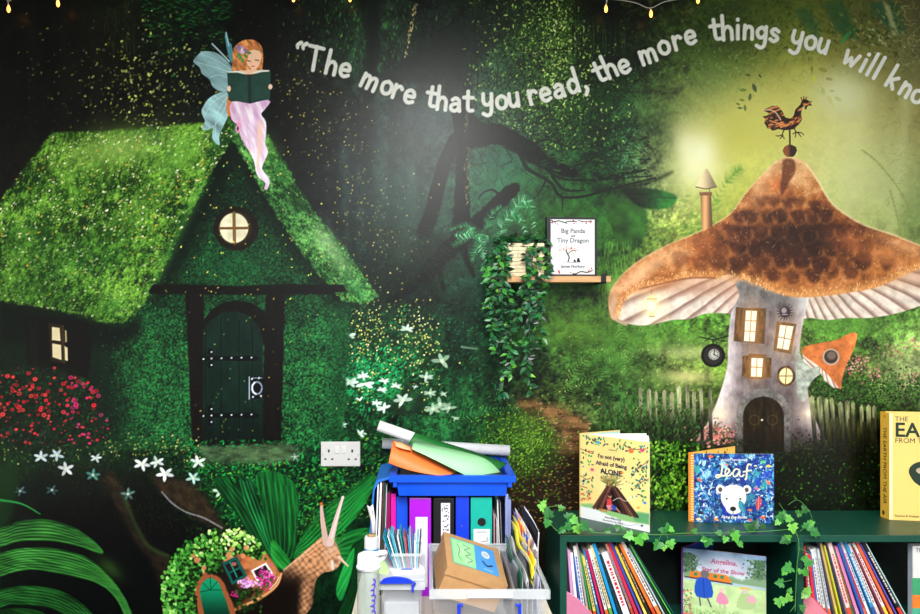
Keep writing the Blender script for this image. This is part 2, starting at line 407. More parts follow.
    # --- dark floor between cottage and tree
    for i in range(1500):
        x = U(330, 520); y = U(225, 320)
        cv.leaf(x, y, U(2, 5), U(.9, 1.8), U(0, 3.1), G_(rnd.choice(['0d2a18', '10361e', '0a160f', '1a4426', '08120c', '1f3a20'])), U(.2, .7))
    for i in range(24):
        cv.line([(U(345, 380), U(215, 240)), (U(400, 420), U(230, 260)), (U(430, 470), U(245, 280))], 1, '2a2f20', smooth=4, alpha=.35)
    # big soft leaves left of the mushroom
    cv.poly([(607, 199), (625, 200), (643, 206), (647, 222), (643, 240), (633, 247), (620, 240), (610, 222)], lambda x, y: G_('234f16') * (.55 + .9 * fbm(x, y, 12, 3, 5))[..., None], soft=2.5, smooth=5)
    cv.poly([(622, 190), (640, 188), (660, 190), (677, 197), (668, 208), (648, 209), (634, 203)], lambda x, y: G_('226820') * (.2 + .75 * ss(632, 672, x) + .5 * (fbm(x, y, 5, 3, 8) - .4))[..., None], soft=1.6, smooth=5)
    cv.line([(630, 196), (650, 197), (675, 198)], 1, '10380f', soft=1, smooth=3, alpha=.8)
    cv.line([(596, 190), (620, 188), (650, 182), (672, 172)], 8, '0c1c0a', w1=2, soft=3, alpha=.7, smooth=5)
    for i in range(200):   # strands of moss below the leaves
        x = U(598, 640); y = U(240, 300)
        cv.line([(x, y), (x + U(-2, 2), y + U(5, 12))], 1, rnd.choice(['4a7a2a', '24481a', '6a9a3c']), alpha=U(.1, .4))
    # blurred ferny blades behind the chimney
    for P in ([(700, 240), (715, 200), (738, 170)], [(690, 250), (705, 215), (720, 200)], [(726, 182), (736, 172), (742, 168)]):
        fern(P, 12, ['5a8a2a', '4a7a20', '7a9a3c'], n=18, w=2.2, a=.45)
    for i in range(220):
        cv.leaf(rnd.gauss(700, 20), rnd.gauss(240, 20), U(5, 12), U(2, 4), U(-1.2, .2), G_(rnd.choice(['4a7a24', '6a9034', '3a6a1c'])), U(.1, .4))
    for P in ([(920, 250), (905, 200), (880, 165), (862, 150)], [(905, 262), (898, 220), (890, 190)]):
        cv.line(P, 1.6, '6a7a3a', smooth=5, soft=1, alpha=.5)
        fern(P, 6, ['748440'], n=16, w=1.5, a=.35)
    # --- meadow right of the planter
    for i in range(2600):
        x = U(540, 720); y = U(300, 440)
        b = math.exp(-((x - 600) / 50) ** 2 - ((y - 370) / 40) ** 2)
        c = rnd.choice(['4a7a2c', '36602a', '2a5420', '6a8a3c', '1c3c18', '14300f'])
        cv.leaf(x, y, U(3, 9), U(.8, 1.8), U(-.9, .5), G_(c), U(.1, .3 + .3 * b))
    cv.glow(580, 330, 42, 20, '5a8428', .6); cv.glow(610, 360, 40, 26, '4c7c2c', .4)
    cv.glow(640, 335, 40, 12, '3c6420', .5)
    cv.glow(690, 352, 34, 8, 'b0b878', .7)
    cv.glow(682, 377, 30, 7, 'd0c884', .85)
    cv.glow(686, 340, 26, 8, '5a8a34', .5)
    cv.glow(655, 380, 24, 10, '30561c', .5)
    for P in ([(566, 385), (580, 365), (600, 350), (620, 345)], [(600, 380), (610, 362), (632, 352)], [(560, 400), (575, 385), (600, 380)], [(640, 320), (652, 345), (656, 370)], [(618, 325), (625, 350), (624, 372)]):
        fern(P, 9, ['5a8a34', '3a7a34', '76a048'], n=22, a=.45)
    for i in range(140):
        cv.leaf(U(560, 700), U(335, 430), U(1.5, 3), 1.2, U(0, 3), G_(rnd.choice(['a8b868', 'c8c880', '7aa04a'])), U(.2, .7))
    # mushroom meadow right
    for i in range(1500):
        x = U(800, 930); y = U(318, 400)
        cv.leaf(x, y, U(2, 5), U(1, 2), U(0, 3), G_(rnd.choice(['4a7430', '6a8a44', '2c5418', '8a9a60', '1c3c10', 'b0b088'])), U(.1, .5))
    cv.glow(850, 322, 60, 16, '568a34', .6)
    cv.glow(905, 365, 30, 16, '8c9068', .4)
    for i in range(260):
        x, y = rnd.choice([(860, 362), (875, 375), (895, 352), (915, 345), (852, 368), (910, 378)])
        cv.leaf(rnd.gauss(x, 6), rnd.gauss(y, 4), U(1.5, 3), 1.6, U(0, 3), G_(rnd.choice(['d88a90', 'c86a78', 'e0b0a8', 'b84a58'])), U(.25, .8))
    for i in range(1800):
        x = U(806, 930); y = rnd.gauss(392, 10)
        cv.leaf(x, y, U(2, 4), U(1, 2), U(0, 3), G_(rnd.choice(['2c5a1a', '1c4010', '3c7024', '10240a', '0a1806'])), U(.3, .8))
    # --- path
    path = [(520, 398), (548, 405), (572, 414), (590, 422), (588, 440), (580, 470), (620, 520), (560, 520), (510, 500), (530, 470), (560, 448), (560, 430), (535, 418), (516, 408)]
    cv.poly(path, lambda x, y: G_('5c4128') * (.35 + 1.2 * fbm(x, y, 5, 4, 8, 0, 2.5))[..., None] * (1.25 - .0060 * np.clip(y - 400, 0, 140))[..., None], soft=4, rough=4)
    for i in range(240):
        y = U(400, 520)
        cv.leaf(U(530, 600), y, U(2, 7), U(.8, 1.8), U(-.3, .3), G_(rnd.choice(['8a6844', '30200f', 'a88460', '20160c'])), U(.3, .8))
    # dark leaf litter behind the bookcase
    cv.poly([(500, 462), (530, 452), (575, 455), (640, 470), (640, 530), (490, 530)], '1e150b', soft=8, alpha=.8)
    for i in range(700):
        cv.leaf(U(500, 600), U(455, 530), U(1.5, 4), U(.8, 1.6), U(-.5, .5), G_(rnd.choice(['8a6a34', 'a88848', '3a2c14', '1a1208', '5a4420', '120e08'])), U(.3, .8))
    # mossy mound
    cv.poly([(470, 440), (485, 425), (505, 412), (530, 412), (548, 425), (560, 442), (555, 460), (530, 478), (500, 480), (470, 470)],
            lambda x, y: G_('2f5a16') * (.4 + 1.1 * fbm(x, y, 4, 4, 9))[..., None], soft=12, alpha=.6, smooth=4, rough=6, rs=14)
    for i in range(1300):
        x = rnd.gauss(520, 26); y = rnd.gauss(440, 17)
        cv.leaf(x, y, U(1.5, 3.4), 1.4, U(-1.5, .3), G_(rnd.choice(['5c8a20', '6c9a2c', '2c5412', '14300c', '3a6a18', '7aa838'])), U(.3, .85))
    for i in range(260):
        cv.leaf(U(492, 560), U(462, 500), U(2, 4), U(1, 2), U(0, 3), G_(rnd.choice(['3a5a14', '14180a', '5a8a1c', '2a2010'])), U(.3, .8))
    # --- undergrowth, left centre down to bottom (300..500, 310..480)
    gr = ['0f5a2a', '0c4420', '17703a', '0a3016', '082010', '061a0c', '1f8a48']
    for i in range(4200):
        x = U(335, 500); y = U(305, 490)
        cv.leaf(x, y, U(2.5, 7), U(.9, 2), U(-1.8, .4), G_(rnd.choice(gr[1:6] if x > 420 else gr)), U(.2, .75))
    for i in range(900):
        x = rnd.gauss(372, 18); y = rnd.gauss(375, 14)
        cv.leaf(x, y, U(3, 7), U(1, 2.2), U(-1.8, .4), G_(rnd.choice(['18a05a', '1fb068', '0f7a3c', '0a3a1c', '06200f'])), U(.3, .85))
    cv.poly([(395, 400), (410, 385), (425, 395), (422, 412), (405, 416), (380, 408)], '16281a', soft=5, alpha=.8, smooth=4)
    fern([(430, 440), (445, 425), (470, 415), (500, 408), (520, 410)], 12, ['2a6a34', '3a8a44', '1c4a24'], n=34, a=.75)
    fern([(430, 450), (450, 440), (480, 430)], 10, ['22583a', '1c4a2c'], n=26, a=.6)
    fern([(408, 410), (412, 395), (430, 385)], 9, ['22683a', '1c5a2c'], n=24, a=.7)
    for i in range(420):
        x = rnd.gauss(*rnd.choice([(368, 16), (372, 22), (420, 12)])); y = rnd.gauss(*rnd.choice([(325, 12), (350, 20), (368, 26)]))
        cv.leaf(x, y, U(1.4, 2.4), 1.5, U(0, 3), G_(rnd.choice(['b8c060', 'd8d070', '8aa040', 'e0e0a0'])), U(.35, .95))
    def wflower(x, y, r, col='e8f4f0', n=6, flat=.52, a=1., rot=None):
        rot = U(0, 1) if rot is None else rot
        for k in range(n):
            t = rot + k * 2 * math.pi / n
            if n > 5 and U(0, 1) < .2: continue
            t += U(-.2, .2)
            px, py = x + r * .55 * math.cos(t), y + r * .55 * math.sin(t) * flat
            cv.ell(px, py, r * .52, r * .2, G_(col) * U(.78, 1.), math.degrees(math.atan2(math.sin(t) * flat, math.cos(t))), soft=.5, alpha=a)
        cv.ell(x, y, r * .2, r * .2, 'c8d4b0', alpha=.7 * a)
    for x, y, r in ((349, 335, 6.5), (407, 329, 6.5), (350, 382, 8), (365, 384, 9), (363, 376, 6), (384, 381, 5), (396, 386, 5), (382, 390, 5), (360, 400, 5), (377, 403, 5), (384, 408, 7),
                    (403, 400, 9), (342, 391, 3), (343, 407, 3), (342, 425, 5), (360, 434, 6), (426, 377, 7), (442, 361, 10), (430, 393, 6), (444, 394, 4), (440, 404, 9), (433, 409, 8), (449, 408, 7), (455, 418, 4), (415, 387, 3)):
        c = 'dff4ee' if x < 400 else ('c4dccc' if x < 430 else 'a8c8ac')
        wflower(x, y, r, c, a=.95 if x < 420 else .8)
    cv.line([(462, 347), (478, 349)], 2.5, '8aa890', w1=1, soft=1, alpha=.6)
    # right edge of the same area below
    for i in range(800):
        x = U(330, 400); y = U(430, 520)
        cv.leaf(x, y, U(2, 6), U(1, 2.2), U(-1, 1), G_(rnd.choice(['1c6a24', '0a2c12', '061408', '2f8a34', '0c3a18', '5aa02c'])), U(.25, .8))

    # ================= cottage =================
    cot = part('painted_cottage', 'printed turf-roofed cottage in the mural, thatch glowing green')
    def thatch(light, dark, ang, seed, sc=1.):
        L, D = G_(light), G_(dark)
        def fn(x, y):
            a = fbm(x, y, 3.4, 3, seed, ang, 1.6); b = fbm(x, y, 22, 3, seed + 50); c = fbm(x, y, 1.5, 2, seed + 90)
            t = np.clip(.44 + (a - .5) * 1.5 + (b - .5) * 1.15 + (c - .5) * 1.1, 0, 1.15)[..., None]
            return D * (1 - t) + L * t
        return fn
    # wall behind (both wings)
    wall = [(118, 300), (150, 292), (215, 160), (245, 140), (345, 290), (350, 300), (343, 446), (278, 452), (190, 448), (100, 452), (60, 440), (0, 440), (0, 300)]
    part('cottage_wall', 'mossy green cottage wall', cot)
    def wallc(x, y):
        b = fbm(x, y, 16, 3, 15); c = fbm(x, y, 1.6, 2, 25)
        lit = .34 + .34 * ss(100, 160, x) * ss(300, 340, y) + .25 * ss(200, 280, y) - .55 * ss(278, 283, y) * ss(310, 290, y) * 0
        lit = lit * (1 - .5 * ss(345, 325, x) * 0)
        lit = .54 * lit * (.35 + .65 * ss(60, 150, x))
        t = np.clip(lit * (1 + (b - .5) * 1.2) + (c - .5) * 1.5 * (lit + .25), 0, 1)[..., None]
        return G_('03120a') * (1 - t) + G_('2b8640') * t
    cv.poly(wall, wallc, soft=2, rough=2)
    cv.poly([(345, 290), (352, 300), (345, 446), (325, 450), (330, 300)], '0b3d1c', soft=10, alpha=.45)
    # dark under the eaves (printed)
    cv.pid = -1
    cv.line([(226, 140), (190, 215), (158, 285)], 30, '010c06', soft=12, alpha=.85)
    cv.line([(245, 148), (290, 225), (338, 290)], 28, '010c06', soft=12, alpha=.8)
    cv.poly([(0, 300), (60, 312), (120, 326), (140, 318), (142, 335), (110, 350), (0, 345)], '020a06', soft=8, alpha=.85)
    cv.glow(236, 268, 40, 18, '1c7a3c', .3)
    # base of wall dark left
    cv.poly([(0, 340), (110, 345), (125, 440), (0, 440)], '04140b', soft=12, alpha=.6)
    # thatch, left plane
    part('thatched_roof', 'bright moss green cottage roof', cot)
    lp = [(52, 132), (110, 131), (212, 122), (232, 122), (236, 134), (214, 168), (186, 222), (160, 276), (143, 305), (128, 321), (112, 323), (92, 319), (50, 309), (0, 301), (-60, 300), (-200, 300), (-200, 215), (-30, 210), (-6, 208)]
    cv.poly(lp, thatch('6ca234', '0e2c0a', -60, 101), soft=1.8, rough=2.2, rs=3)
    rp = [(228, 118), (246, 120), (268, 135), (284, 162), (300, 190), (322, 222), (346, 250), (364, 275), (378, 296), (366, 304), (344, 302), (322, 280), (296, 244), (270, 205), (248, 165), (232, 140)]
    cv.poly(rp, thatch('62a650', '0c3412', 45, 131), soft=1.8, rough=2.2, rs=3)
    cv.pid = -1
    # printed lights and darks of the thatch
    for a in ((118, 148, 46, 15, 'a8c878', .55, -10), (110, 150, 60, 26, '86b43a', .4, -15), (190, 150, 30, 14, '7ab040', .4, -40), (140, 205, 40, 14, '7ab040', .35, -40), (60, 200, 50, 20, '4c8a2a', .25, -30), (175, 155, 26, 16, '5a9a34', .4, -40),
              (40, 290, 60, 14, '1c4a14', .45, 8), (90, 260, 50, 16, '1f5a1a', .45, -10), (30, 250, 26, 20, '4e8c30', .3, 0), (222, 140, 12, 16, '184818', .5, 30), (115, 306, 18, 10, '3c7a2a', .5, 0),
              (25, 235, 30, 12, '1c4c12', .4, 0), (112, 230, 30, 12, '1c4a12', .4, -20),
              (262, 148, 18, 14, '74b04a', .5, 50), (326, 240, 18, 9, 'a8c890', .55, 55), (340, 262, 22, 9, '8ab878', .5, 50), (296, 200, 14, 10, '123c14', .55, 50), (358, 290, 14, 8, '3c8a4a', .5, 40), (280, 172, 14, 8, '1c5a20', .5, 50)):
        cv.glow(*a[:4], a[4], a[5], a[6])
    cv.line([(150, 292), (178, 235), (206, 178)], 10, '3f8034', soft=6, alpha=.45)
    # pale blades on thatch
    for i in range(3200):
        if rnd.random() < .66:
            x, y = U(-190, 232), U(124, 322); a = U(-1.5, -.5); P = lp
            if x < 0 and rnd.random() < .5: continue
        else:
            x, y = U(230, 376), U(118, 304); a = U(.4, 1.3); P = rp
        if inpoly(x, y, P):
            cv.leaf(x, y, U(2, 5), U(.7, 1.2), a, G_(rnd.choice(['9cc85a', '6aa83a', '2c6a1c', '14400f', 'b8d880', '0e300c'])), U(.15, .5))
    for i in range(1300):     # bright flecks
        x, y = U(0, 232), U(126, 318)
        if inpoly(x, y, lp):
            cv.leaf(x, y, U(1.8, 3.8), U(1.2, 2.3), U(-1.4, .2), G_(rnd.choice(['e8f0c0', 'd0e090', 'b8d060', 'fafad8', 'c8a030'])), U(.2, .95) * (.5 if y > 240 else .8))
    for i in range(120):
        x, y = U(232, 376), U(120, 300)
        if inpoly(x, y, rp):
            cv.leaf(x, y, U(1.3, 2.2), 1.1, U(0, 3), G_(rnd.choice(['d8e8b0', 'e0c860'])), U(.3, .8))
    cv.pid = cot + 1
    P_ = cv.pid; cv.pid = -1
    for i in range(1500):
        x, y = U(100, 345), U(170, 444)
        if inpoly(x, y, wall) and not (190 < x < 280 and y > 290):
            cv.leaf(x, y, U(1.2, 2.8), .9, U(0, 3), G_(rnd.choice(['2fa05a', '1c7a3c', '0c4420', '48b070', '031008', '021208'])), U(.15, .6))
    # timber frame
    part('timber_beam', 'black timber lintel beam and posts around the cottage door', cot)
    tim = lambda x, y: G_('0c0a08') * (.6 + .9 * fbm(x, y, 4, 3, 66, 0, 4))[..., None]
    timv = lambda x, y: G_('0e0b08') * (.6 + .9 * fbm(x, y, 4, 3, 67, 90, 4))[..., None]
    cv.poly([(149, 291), (153, 285), (185, 284), (230, 286), (262, 285), (290, 284), (343, 285), (346, 291), (330, 294), (262, 295), (200, 295), (150, 294)], tim, soft=1.2, rough=1)
    cv.poly([(185, 293), (204, 293), (204, 330), (206, 444), (192, 444), (188, 350)], timv, soft=1, rough=.8)
    cv.poly([(266, 293), (285, 293), (283, 370), (281, 444), (262, 444), (264, 350)], timv, soft=1, rough=.8)
    cv.poly([(202, 345), (202, 322), (212, 309), (226, 302), (238, 300), (252, 303), (264, 311), (268, 322), (268, 345), (262, 345), (260, 330), (250, 318), (238, 312), (222, 313), (210, 322), (206, 345)], tim, soft=1)
    cv.poly([(192, 438), (282, 438), (282, 446), (192, 447)], tim, soft=1)
    part('cottage_door', 'dark green plank door with black strap hinges', cot)
    door = [(203, 441), (203, 330), (210, 321), (222, 313), (237, 311), (250, 316), (259, 327), (263, 340), (263, 441)]
    cv.poly(door, lambda x, y: G_('0a241b') * (.65 + .7 * fbm(x, y, 6, 4, 44, 90, 3))[..., None] * (1 - .45 * ss(400, 445, y))[..., None], soft=.8)
    for x in (205.5, 221, 239, 252.5):
        cv.line([(x, 318 if 210 < x < 250 else 325), (x, 440)], 1, '020806', alpha=.85)
    for y, xe in ((358.5, 261), (415.5, 260)):
        cv.poly([(203, y - 2.2), (255, y - 2.8), (xe, y), (255, y + 2.6), (203, y + 2)], '050608', soft=.6)
        for d in (-6.5, 6.5):
            cv.ell(210.5, y + d, 3.2, 3.6, '050608')
        for x in (204, 213, 221.5, 231, 241.5, 251, 210.5, 210.5):
            pass
        for x, yy in ((203.5, y + .5), (211.5, y), (221.5, y - .3), (231.5, y - .6), (241.5, y - .8), (251.5, y - 1), (211.5, y - 6.5), (211.5, y + 6.5)):
            cv.ell(x, yy, .9, .8, 'b8c4cc', soft=.5, alpha=.95)
    part('door_latch', 'black ring latch plate', cot + 4)
    cv.poly([(249, 376), (264, 377), (264, 398), (249, 399)], '04050a', soft=.6)
    cv.line([(249.3, 377), (249.3, 399)], 1.2, '8a98a8')
    cv.line([(252, 378), (262, 378)], .8, '667280'); 
    for x, y in ((252, 379), (259, 378), (253, 397), (261, 396)):
        cv.ell(x, y, .9, .9, 'b0bcc8')
    ring = [(257 + 5 * math.cos(t * .6), 388 + 6.2 * math.sin(t * .6)) for t in range(11)]
    cv.line(ring, 1.6, '707c8a'); cv.line(ring[3:8], 1.6, 'c0ccd8')
    part('round_window', 'round lit window with dark frame', cot)
    cv.ell(236, 228.5, 22.5, 22, lambda x, y: G_('17110a') * (.6 + .9 * fbm(x, y, 5, 3, 12))[..., None], soft=1.2)
    cv.ell(235, 228, 17, 17, '2e2010', soft=1)
    cv.ell(234, 228, 14.3, 15, lambda x, y: G_('e8e2c0') * (1.04 - .25 * (fbm(x, y, 9, 2, 5)))[..., None], soft=.8)
    cv.line([(220, 228.3), (248, 228)], 2.6, '6a4a1c'); cv.line([(234, 213), (234.5, 243)], 3.2, '6a4a1c')
    cv.line([(234, 213), (234.5, 243)], 1, '8a6a34', alpha=.5)
    part('side_window', 'dark shuttered window with two lit panes', cot)
    cv.poly([(24, 316), (88, 322), (92, 345), (88, 380), (70, 374), (28, 366)], '050505', soft=1.5, rough=1)
    cv.poly([(30, 318), (38, 318), (38, 364), (30, 362)], '0c0d09', soft=1)
    cv.poly([(48, 323), (64, 325), (66, 364), (51, 361)], '241a10', soft=.8)
    for q in ([(52, 327), (59.5, 328), (60.5, 341), (52, 340)], [(52.3, 343.5), (61, 345), (61.5, 360), (52.6, 357)]):
        cv.poly(q, 'd0c49c', soft=.7)
    cv.poly([(64.5, 346), (67.5, 348), (67.8, 361), (65, 360)], 'c8bc94', soft=.6); cv.poly([(65, 330), (66.5, 331), (66.8, 342), (65.3, 342)], 'a89a70', soft=.6)
    cv.line([(62.5, 326), (63.8, 362)], 1.8, '3c2c1a')
    # doorstep
    cv.pid = 0
    cv.poly([(196, 447), (240, 445), (290, 443), (306, 450), (300, 462), (250, 466), (205, 464)], lambda x, y: G_('3c5238') * (.35 + 1.1 * fbm(x, y, 4, 4, 19))[..., None], soft=3, rough=2)
    cv.poly([(250, 449), (272, 446), (276, 462), (256, 464)], '76906c', soft=4, alpha=.5)
    # --- undergrowth right below wall/meadow left
    for i in range(3600):
        x = U(150, 345); y = U(440, 520)
        cv.leaf(x, y, U(2.5, 6), U(.9, 2.1), U(-2, .4), G_(rnd.choice(['149a40', '0f6a2c', '0a3c18', '052010', '041408', '1cae50', '0a3016'])), U(.2, .7) * (1 if x > 185 else .6))
    cv.poly([(200, 447), (236, 446), (290, 444), (300, 452), (292, 460), (236, 463), (205, 460)], lambda x, y: G_('46603e') * (.3 + 1.1 * fbm(x, y, 4, 4, 19, 0, 3))[..., None], soft=2.5, alpha=.85, rough=2)
    for i in range(2500):
        x = U(0, 150); y = U(425, 500)
        cv.leaf(x, y, U(2, 4), U(.8, 1.6), U(0, 3), G_(rnd.choice(['0c3418', '0a2812', '061008', '144a20', '04120a', '1a3a1c'])), U(.2, .6))
    for i in range(190):
        x = U(0, 200); y = rnd.gauss(448, 8)
        cv.leaf(x, y, 2.2, 1.7, U(0, 3), G_(rnd.choice(['c8c878', 'a8a850', '8a9a40'])), U(.3, .9))
    for i in range(1500):
        x = U(185, 345); y = U(462, 540)
        cv.leaf(x, y, U(2, 5), U(1, 2), U(-1.5, 1), G_(rnd.choice(['1f9a30', '4ac048', '0c5a20', '052410', '0a3a18', '78c838', '031408'])), U(.2, .7))
    cv.glow(90, 470, 70, 22, '0f2c14', .5)
    for i in range(1600):
        x = U(0, 190); y = abs(rnd.gauss(0, 32)) + 440
        cv.leaf(x, y, U(2, 5), U(.8, 1.5), U(-2.2, -.9), G_(rnd.choice(['1a4a22', '0f3416', '2a5a28', '0a2410', '1c3818'])), U(.15, .55))
    # --- tree roots
    cv.poly([(60, 470), (150, 468), (190, 478), (210, 498), (226, 530), (180, 560), (165, 614), (0, 614), (0, 500), (20, 480)], '050606', soft=16, alpha=.6)
    rootc = lambda x, y: G_('33271a') * (.3 + 1.1 * fbm(x, y, 4, 4, 29, 40, 2))[..., None]
    cv.poly([(110, 470), (125, 490), (135, 520), (150, 545), (175, 560), (172, 570), (160, 585), (150, 560), (130, 535), (112, 500), (100, 480)], rootc, soft=4)
    cv.line([(124, 495), (134, 522), (148, 546), (168, 556)], 3.5, '2f4a20', soft=2, smooth=4, alpha=.8)
    cv.poly([(150, 474), (185, 480), (205, 496), (226, 530), (214, 528), (196, 518), (176, 508), (160, 492)], rootc, soft=3, rough=2)
    cv.poly([(130, 490), (150, 484), (170, 505), (200, 522), (170, 545), (150, 530)], '040505', soft=6, alpha=.6)
    cv.line([(162, 492), (172, 503), (186, 512), (204, 518), (222, 528)], 1.6, '8a8a92', soft=.8, smooth=4, alpha=.75)
    for i in range(1500):
        cv.leaf(U(70, 220), U(462, 535), U(1.5, 3), 1, U(0, 3), G_(rnd.choice(['3a2c1a', '2a3a18', '14100a', '503c24', '28401c', '1c2a12'])), U(.15, .5))
    cv.glow(92, 530, 40, 26, '020303', .8); cv.glow(110, 580, 50, 30, '020304', .9)
    for x, y, r, c in ((41, 457, 7, 'b8c8d0'), (57, 455, 7, 'b8ccd4'), (66, 469, 8, 'd8e0e4'), (96, 458, 5.5, 'c8d4d8'), (93, 475, 7, '4a8078'), (142, 464, 8, 'e4eef0'), (157, 462, 7, 'd8e8e8'), (165, 474, 8.5, 'e8f0f4'),
                       (198, 462, 7.5, 'dcece8'), (193, 478, 7, 'a8d0c8'), (221, 491, 8, 'c0e8c8'), (128, 494, 7, '50706c'), (52, 490, 6, '305058'), (20, 491, 6, '405860'), (12, 431, 5, '9cb0b4'), (42, 434, 5, 'b0c4c8'), (286, 497, 6, '3fae78'), (252, 494, 6, '5cbf88'), (295, 457, 4, '7a9c8c')):
        wflower(x, y, r, c, n=5, flat=.75)
    cv.pid = part('red_flower_bush', 'printed red and magenta flower bush under cottage window')
    bush = [(0, 372), (20, 365), (55, 368), (85, 378), (100, 395), (110, 425), (105, 440), (80, 448), (40, 446), (0, 440)]
    cv.poly(bush, lambda x, y: G_('0c1e10') * (.3 + 1.4 * fbm(x, y, 4, 3, 37))[..., None], soft=5, smooth=4, alpha=.85, rough=3)
    for i in range(900):
        x, y = U(0, 112), U(366, 448)
        if inpoly(x, y, bush):
            cv.leaf(x, y, U(2, 4.5), U(.9, 1.8), U(0, 3), G_(rnd.choice(['124a20', '0a2a14', '2a1818', '1c5a2c', '3a1a1c'])), U(.3, .8))
    for i in range(230):
        x, y = U(0, 112), U(362, 446)
        if not inpoly(x, y, bush): continue
        mag = x > 66 and rnd.random() < .6
        c = rnd.choice(['d8286a', 'c02870', 'a81c50']) if mag else rnd.choice(['d82030', 'e03c3c', 'b01828', '8a1420'])
        r = U(.8, 2.6) if y < 415 else U(.6, 1.7)
        cv.ell(x, y, r, r * .85, c, alpha=U(.6, .95))
        if r > 1.8:
            cv.ell(x, y, r * .35, r * .3, '3c0810', alpha=.9)
    cv.pid = 0
    # --- fireflies / drifting leaves in the dark
    for i in range(620):
        x = rnd.gauss(150, 55); y = rnd.gauss(84, 32)
        if y > 128 or y < 4 or x < 2 or x > 320: continue
        k = math.exp(-((x - 150) / 45) ** 2)
        cv.leaf(x, y, U(1.5, 3.9), U(1.1, 2.5), U(0, 3), G_(rnd.choice(['b8c850', '8a9a3c', 'd0d878', '5a6030', '708a70'])), U(.15, .5 + .5 * k))
    for i in range(420):
        t = U(0, 1); x = 290 + 110 * t + rnd.gauss(0, 22); y = 60 + 200 * t + rnd.gauss(0, 32)
        if x < 276: continue
        if 228 < x < 380 and inpoly(x, y, rp): continue
        cv.leaf(x, y, U(1.2, 2.6), U(.9, 1.6), U(0, 3), G_(rnd.choice(['c8b850', '9aa040', 'e0d078', '5a6030'])), U(.15, .75))
    cv.pid = -1
    for i in range(190):
        x = rnd.gauss(235, 60); y = U(150, 440)
        if 150 < x < 345:
            cv.leaf(x, y, U(1.3, 2.6), U(1, 1.6), U(0, 3), G_(rnd.choice(['d0e060', 'b8b040', '8ac048', 'e0c050'])), U(.3, .95) * (1 if y < 300 else .6))
    cv.pid = 0
    # ================= broad leaves =================
    def blade(pts, mid, c1, c2, dirang, seed, soft=1.):
        def fn(x, y):
            a = math.radians(dirang)
            v = -x * math.sin(a) + y * math.cos(a)
            u = x * math.cos(a) + y * math.sin(a)
            t = .42 + .10 * np.sin(v * 1.7 + .02 * u + 2 * fbm(x, y, 30, 2, seed)) + (fbm(x, y, 2.6, 3, seed + 3, dirang, 9) - .5) * 1.1 + (fbm(x, y, 24, 2, seed + 5) - .5) * .8
            t = np.clip(t, 0, 1)[..., None]
            return G_(c1) * (1 - t) + G_(c2) * t
        cv.poly(pts, fn, soft=soft, smooth=5)
    def ribs(up, lo, n, c1, c2, w=1.3, a=.55):
        A_, B_ = catmull(up, 6, False), catmull(lo, 6, False)
        m = 40
        ra = [A_[int(i / m * (len(A_) - 1))] for i in range(m + 1)]; rb = [B_[int(i / m * (len(B_) - 1))] for i in range(m + 1)]
        for k in range(n):
            t = (k + .5) / n
            cv.line([ra[i] * (1 - t) + rb[i] * t for i in range(m + 1)], w, c1 if k % 2 else c2, soft=.6, alpha=a * U(.5, 1))
    part('printed_palm_leaf', 'long ribbed green leaves printed at the lower left')
    cv.pid = -1
    cv.poly([(0, 465), (14, 462), (20, 480), (12, 515), (0, 535), (-30, 530), (-30, 465)], '0e3010', soft=5, alpha=.8)
    cv.pid = len(ids)
    blade([(-200, 600), (-60, 540), (0, 528), (20, 521), (48, 519.5), (75, 528), (94, 541), (103, 551), (100, 554), (80, 547), (50, 541), (20, 541.5), (0, 547), (-60, 560), (-190, 620)], None, '062a0c', '3c8c34', 4, 201)
    blade([(-200, 640), (-60, 570), (0, 553), (25, 548), (60, 549), (88, 558), (108, 575), (124, 596), (134, 620), (128, 624), (116, 598), (98, 584), (70, 576), (30, 570), (0, 577), (-60, 600), (-190, 660)], None, '062c0c', '3f9438', 12, 211)
    blade([(-200, 660), (-60, 610), (0, 590), (30, 586), (58, 590), (80, 602), (96, 620), (80, 622), (50, 608), (20, 605), (0, 608), (-60, 640)], None, '042208', '24702a', 14, 221)
    blade([(-10, 624), (0, 610), (30, 609), (50, 618), (50, 640)], None, '042008', '1c5a22', 12, 225)
    ribs([(-60, 540), (0, 529), (20, 522), (48, 520.5), (75, 529), (94, 541), (102, 551)], [(-60, 560), (0, 546), (20, 540.5), (50, 540), (80, 546), (98, 552), (102, 552)], 12, '4a9c44', '0a3410')
    ribs([(-60, 570), (0, 554), (25, 549), (60, 550), (88, 559), (108, 576), (124, 597), (132, 616)], [(-60, 600), (0, 576), (30, 569), (70, 575), (98, 583), (115, 597), (127, 618)], 16, '52a848', '0a3a12')
    ribs([(-60, 610), (0, 591), (30, 587), (58, 591), (80, 603), (94, 618)], [(-60, 640), (0, 607), (20, 604), (50, 607), (78, 620)], 12, '348a3a', '062a0c', a=.5)
    cv.line([(0, 500), (22, 504), (40, 514)], 2.6, '1f7a38', w1=.8, smooth=4)
    cv.glow(110, 568, 16, 8, '5aa02c', .35, 40)
    part('printed_broad_leaf', 'ribbed hosta-like leaves printed behind the snail')
    blade([(214, 484), (230, 478), (250, 505), (268, 540), (283, 566), (274, 572), (262, 560), (240, 520)], None, '04200c', '0f6228', 66, 231)
    blade([(236, 478), (252, 482), (266, 520), (276, 552), (268, 556), (256, 530), (242, 500)], None, '04240e', '12703a', 68, 233)
    blade([(256, 476), (276, 472), (296, 486), (298, 520), (294, 556), (280, 566), (270, 540), (262, 505)], None, '04280e', '14702c', 84, 235)
    blade([(293, 558), (297, 545), (308, 527), (326, 508), (350, 490), (372, 474), (374, 486), (360, 512), (344, 530), (326, 545), (310, 560)], None, '063c14', '1c9038', -42, 237)
    blade([(334, 556), (334, 544), (346, 533), (364, 528), (380, 532), (380, 560), (362, 566), (346, 566)], None, '053410', '1a8434', -28, 239)
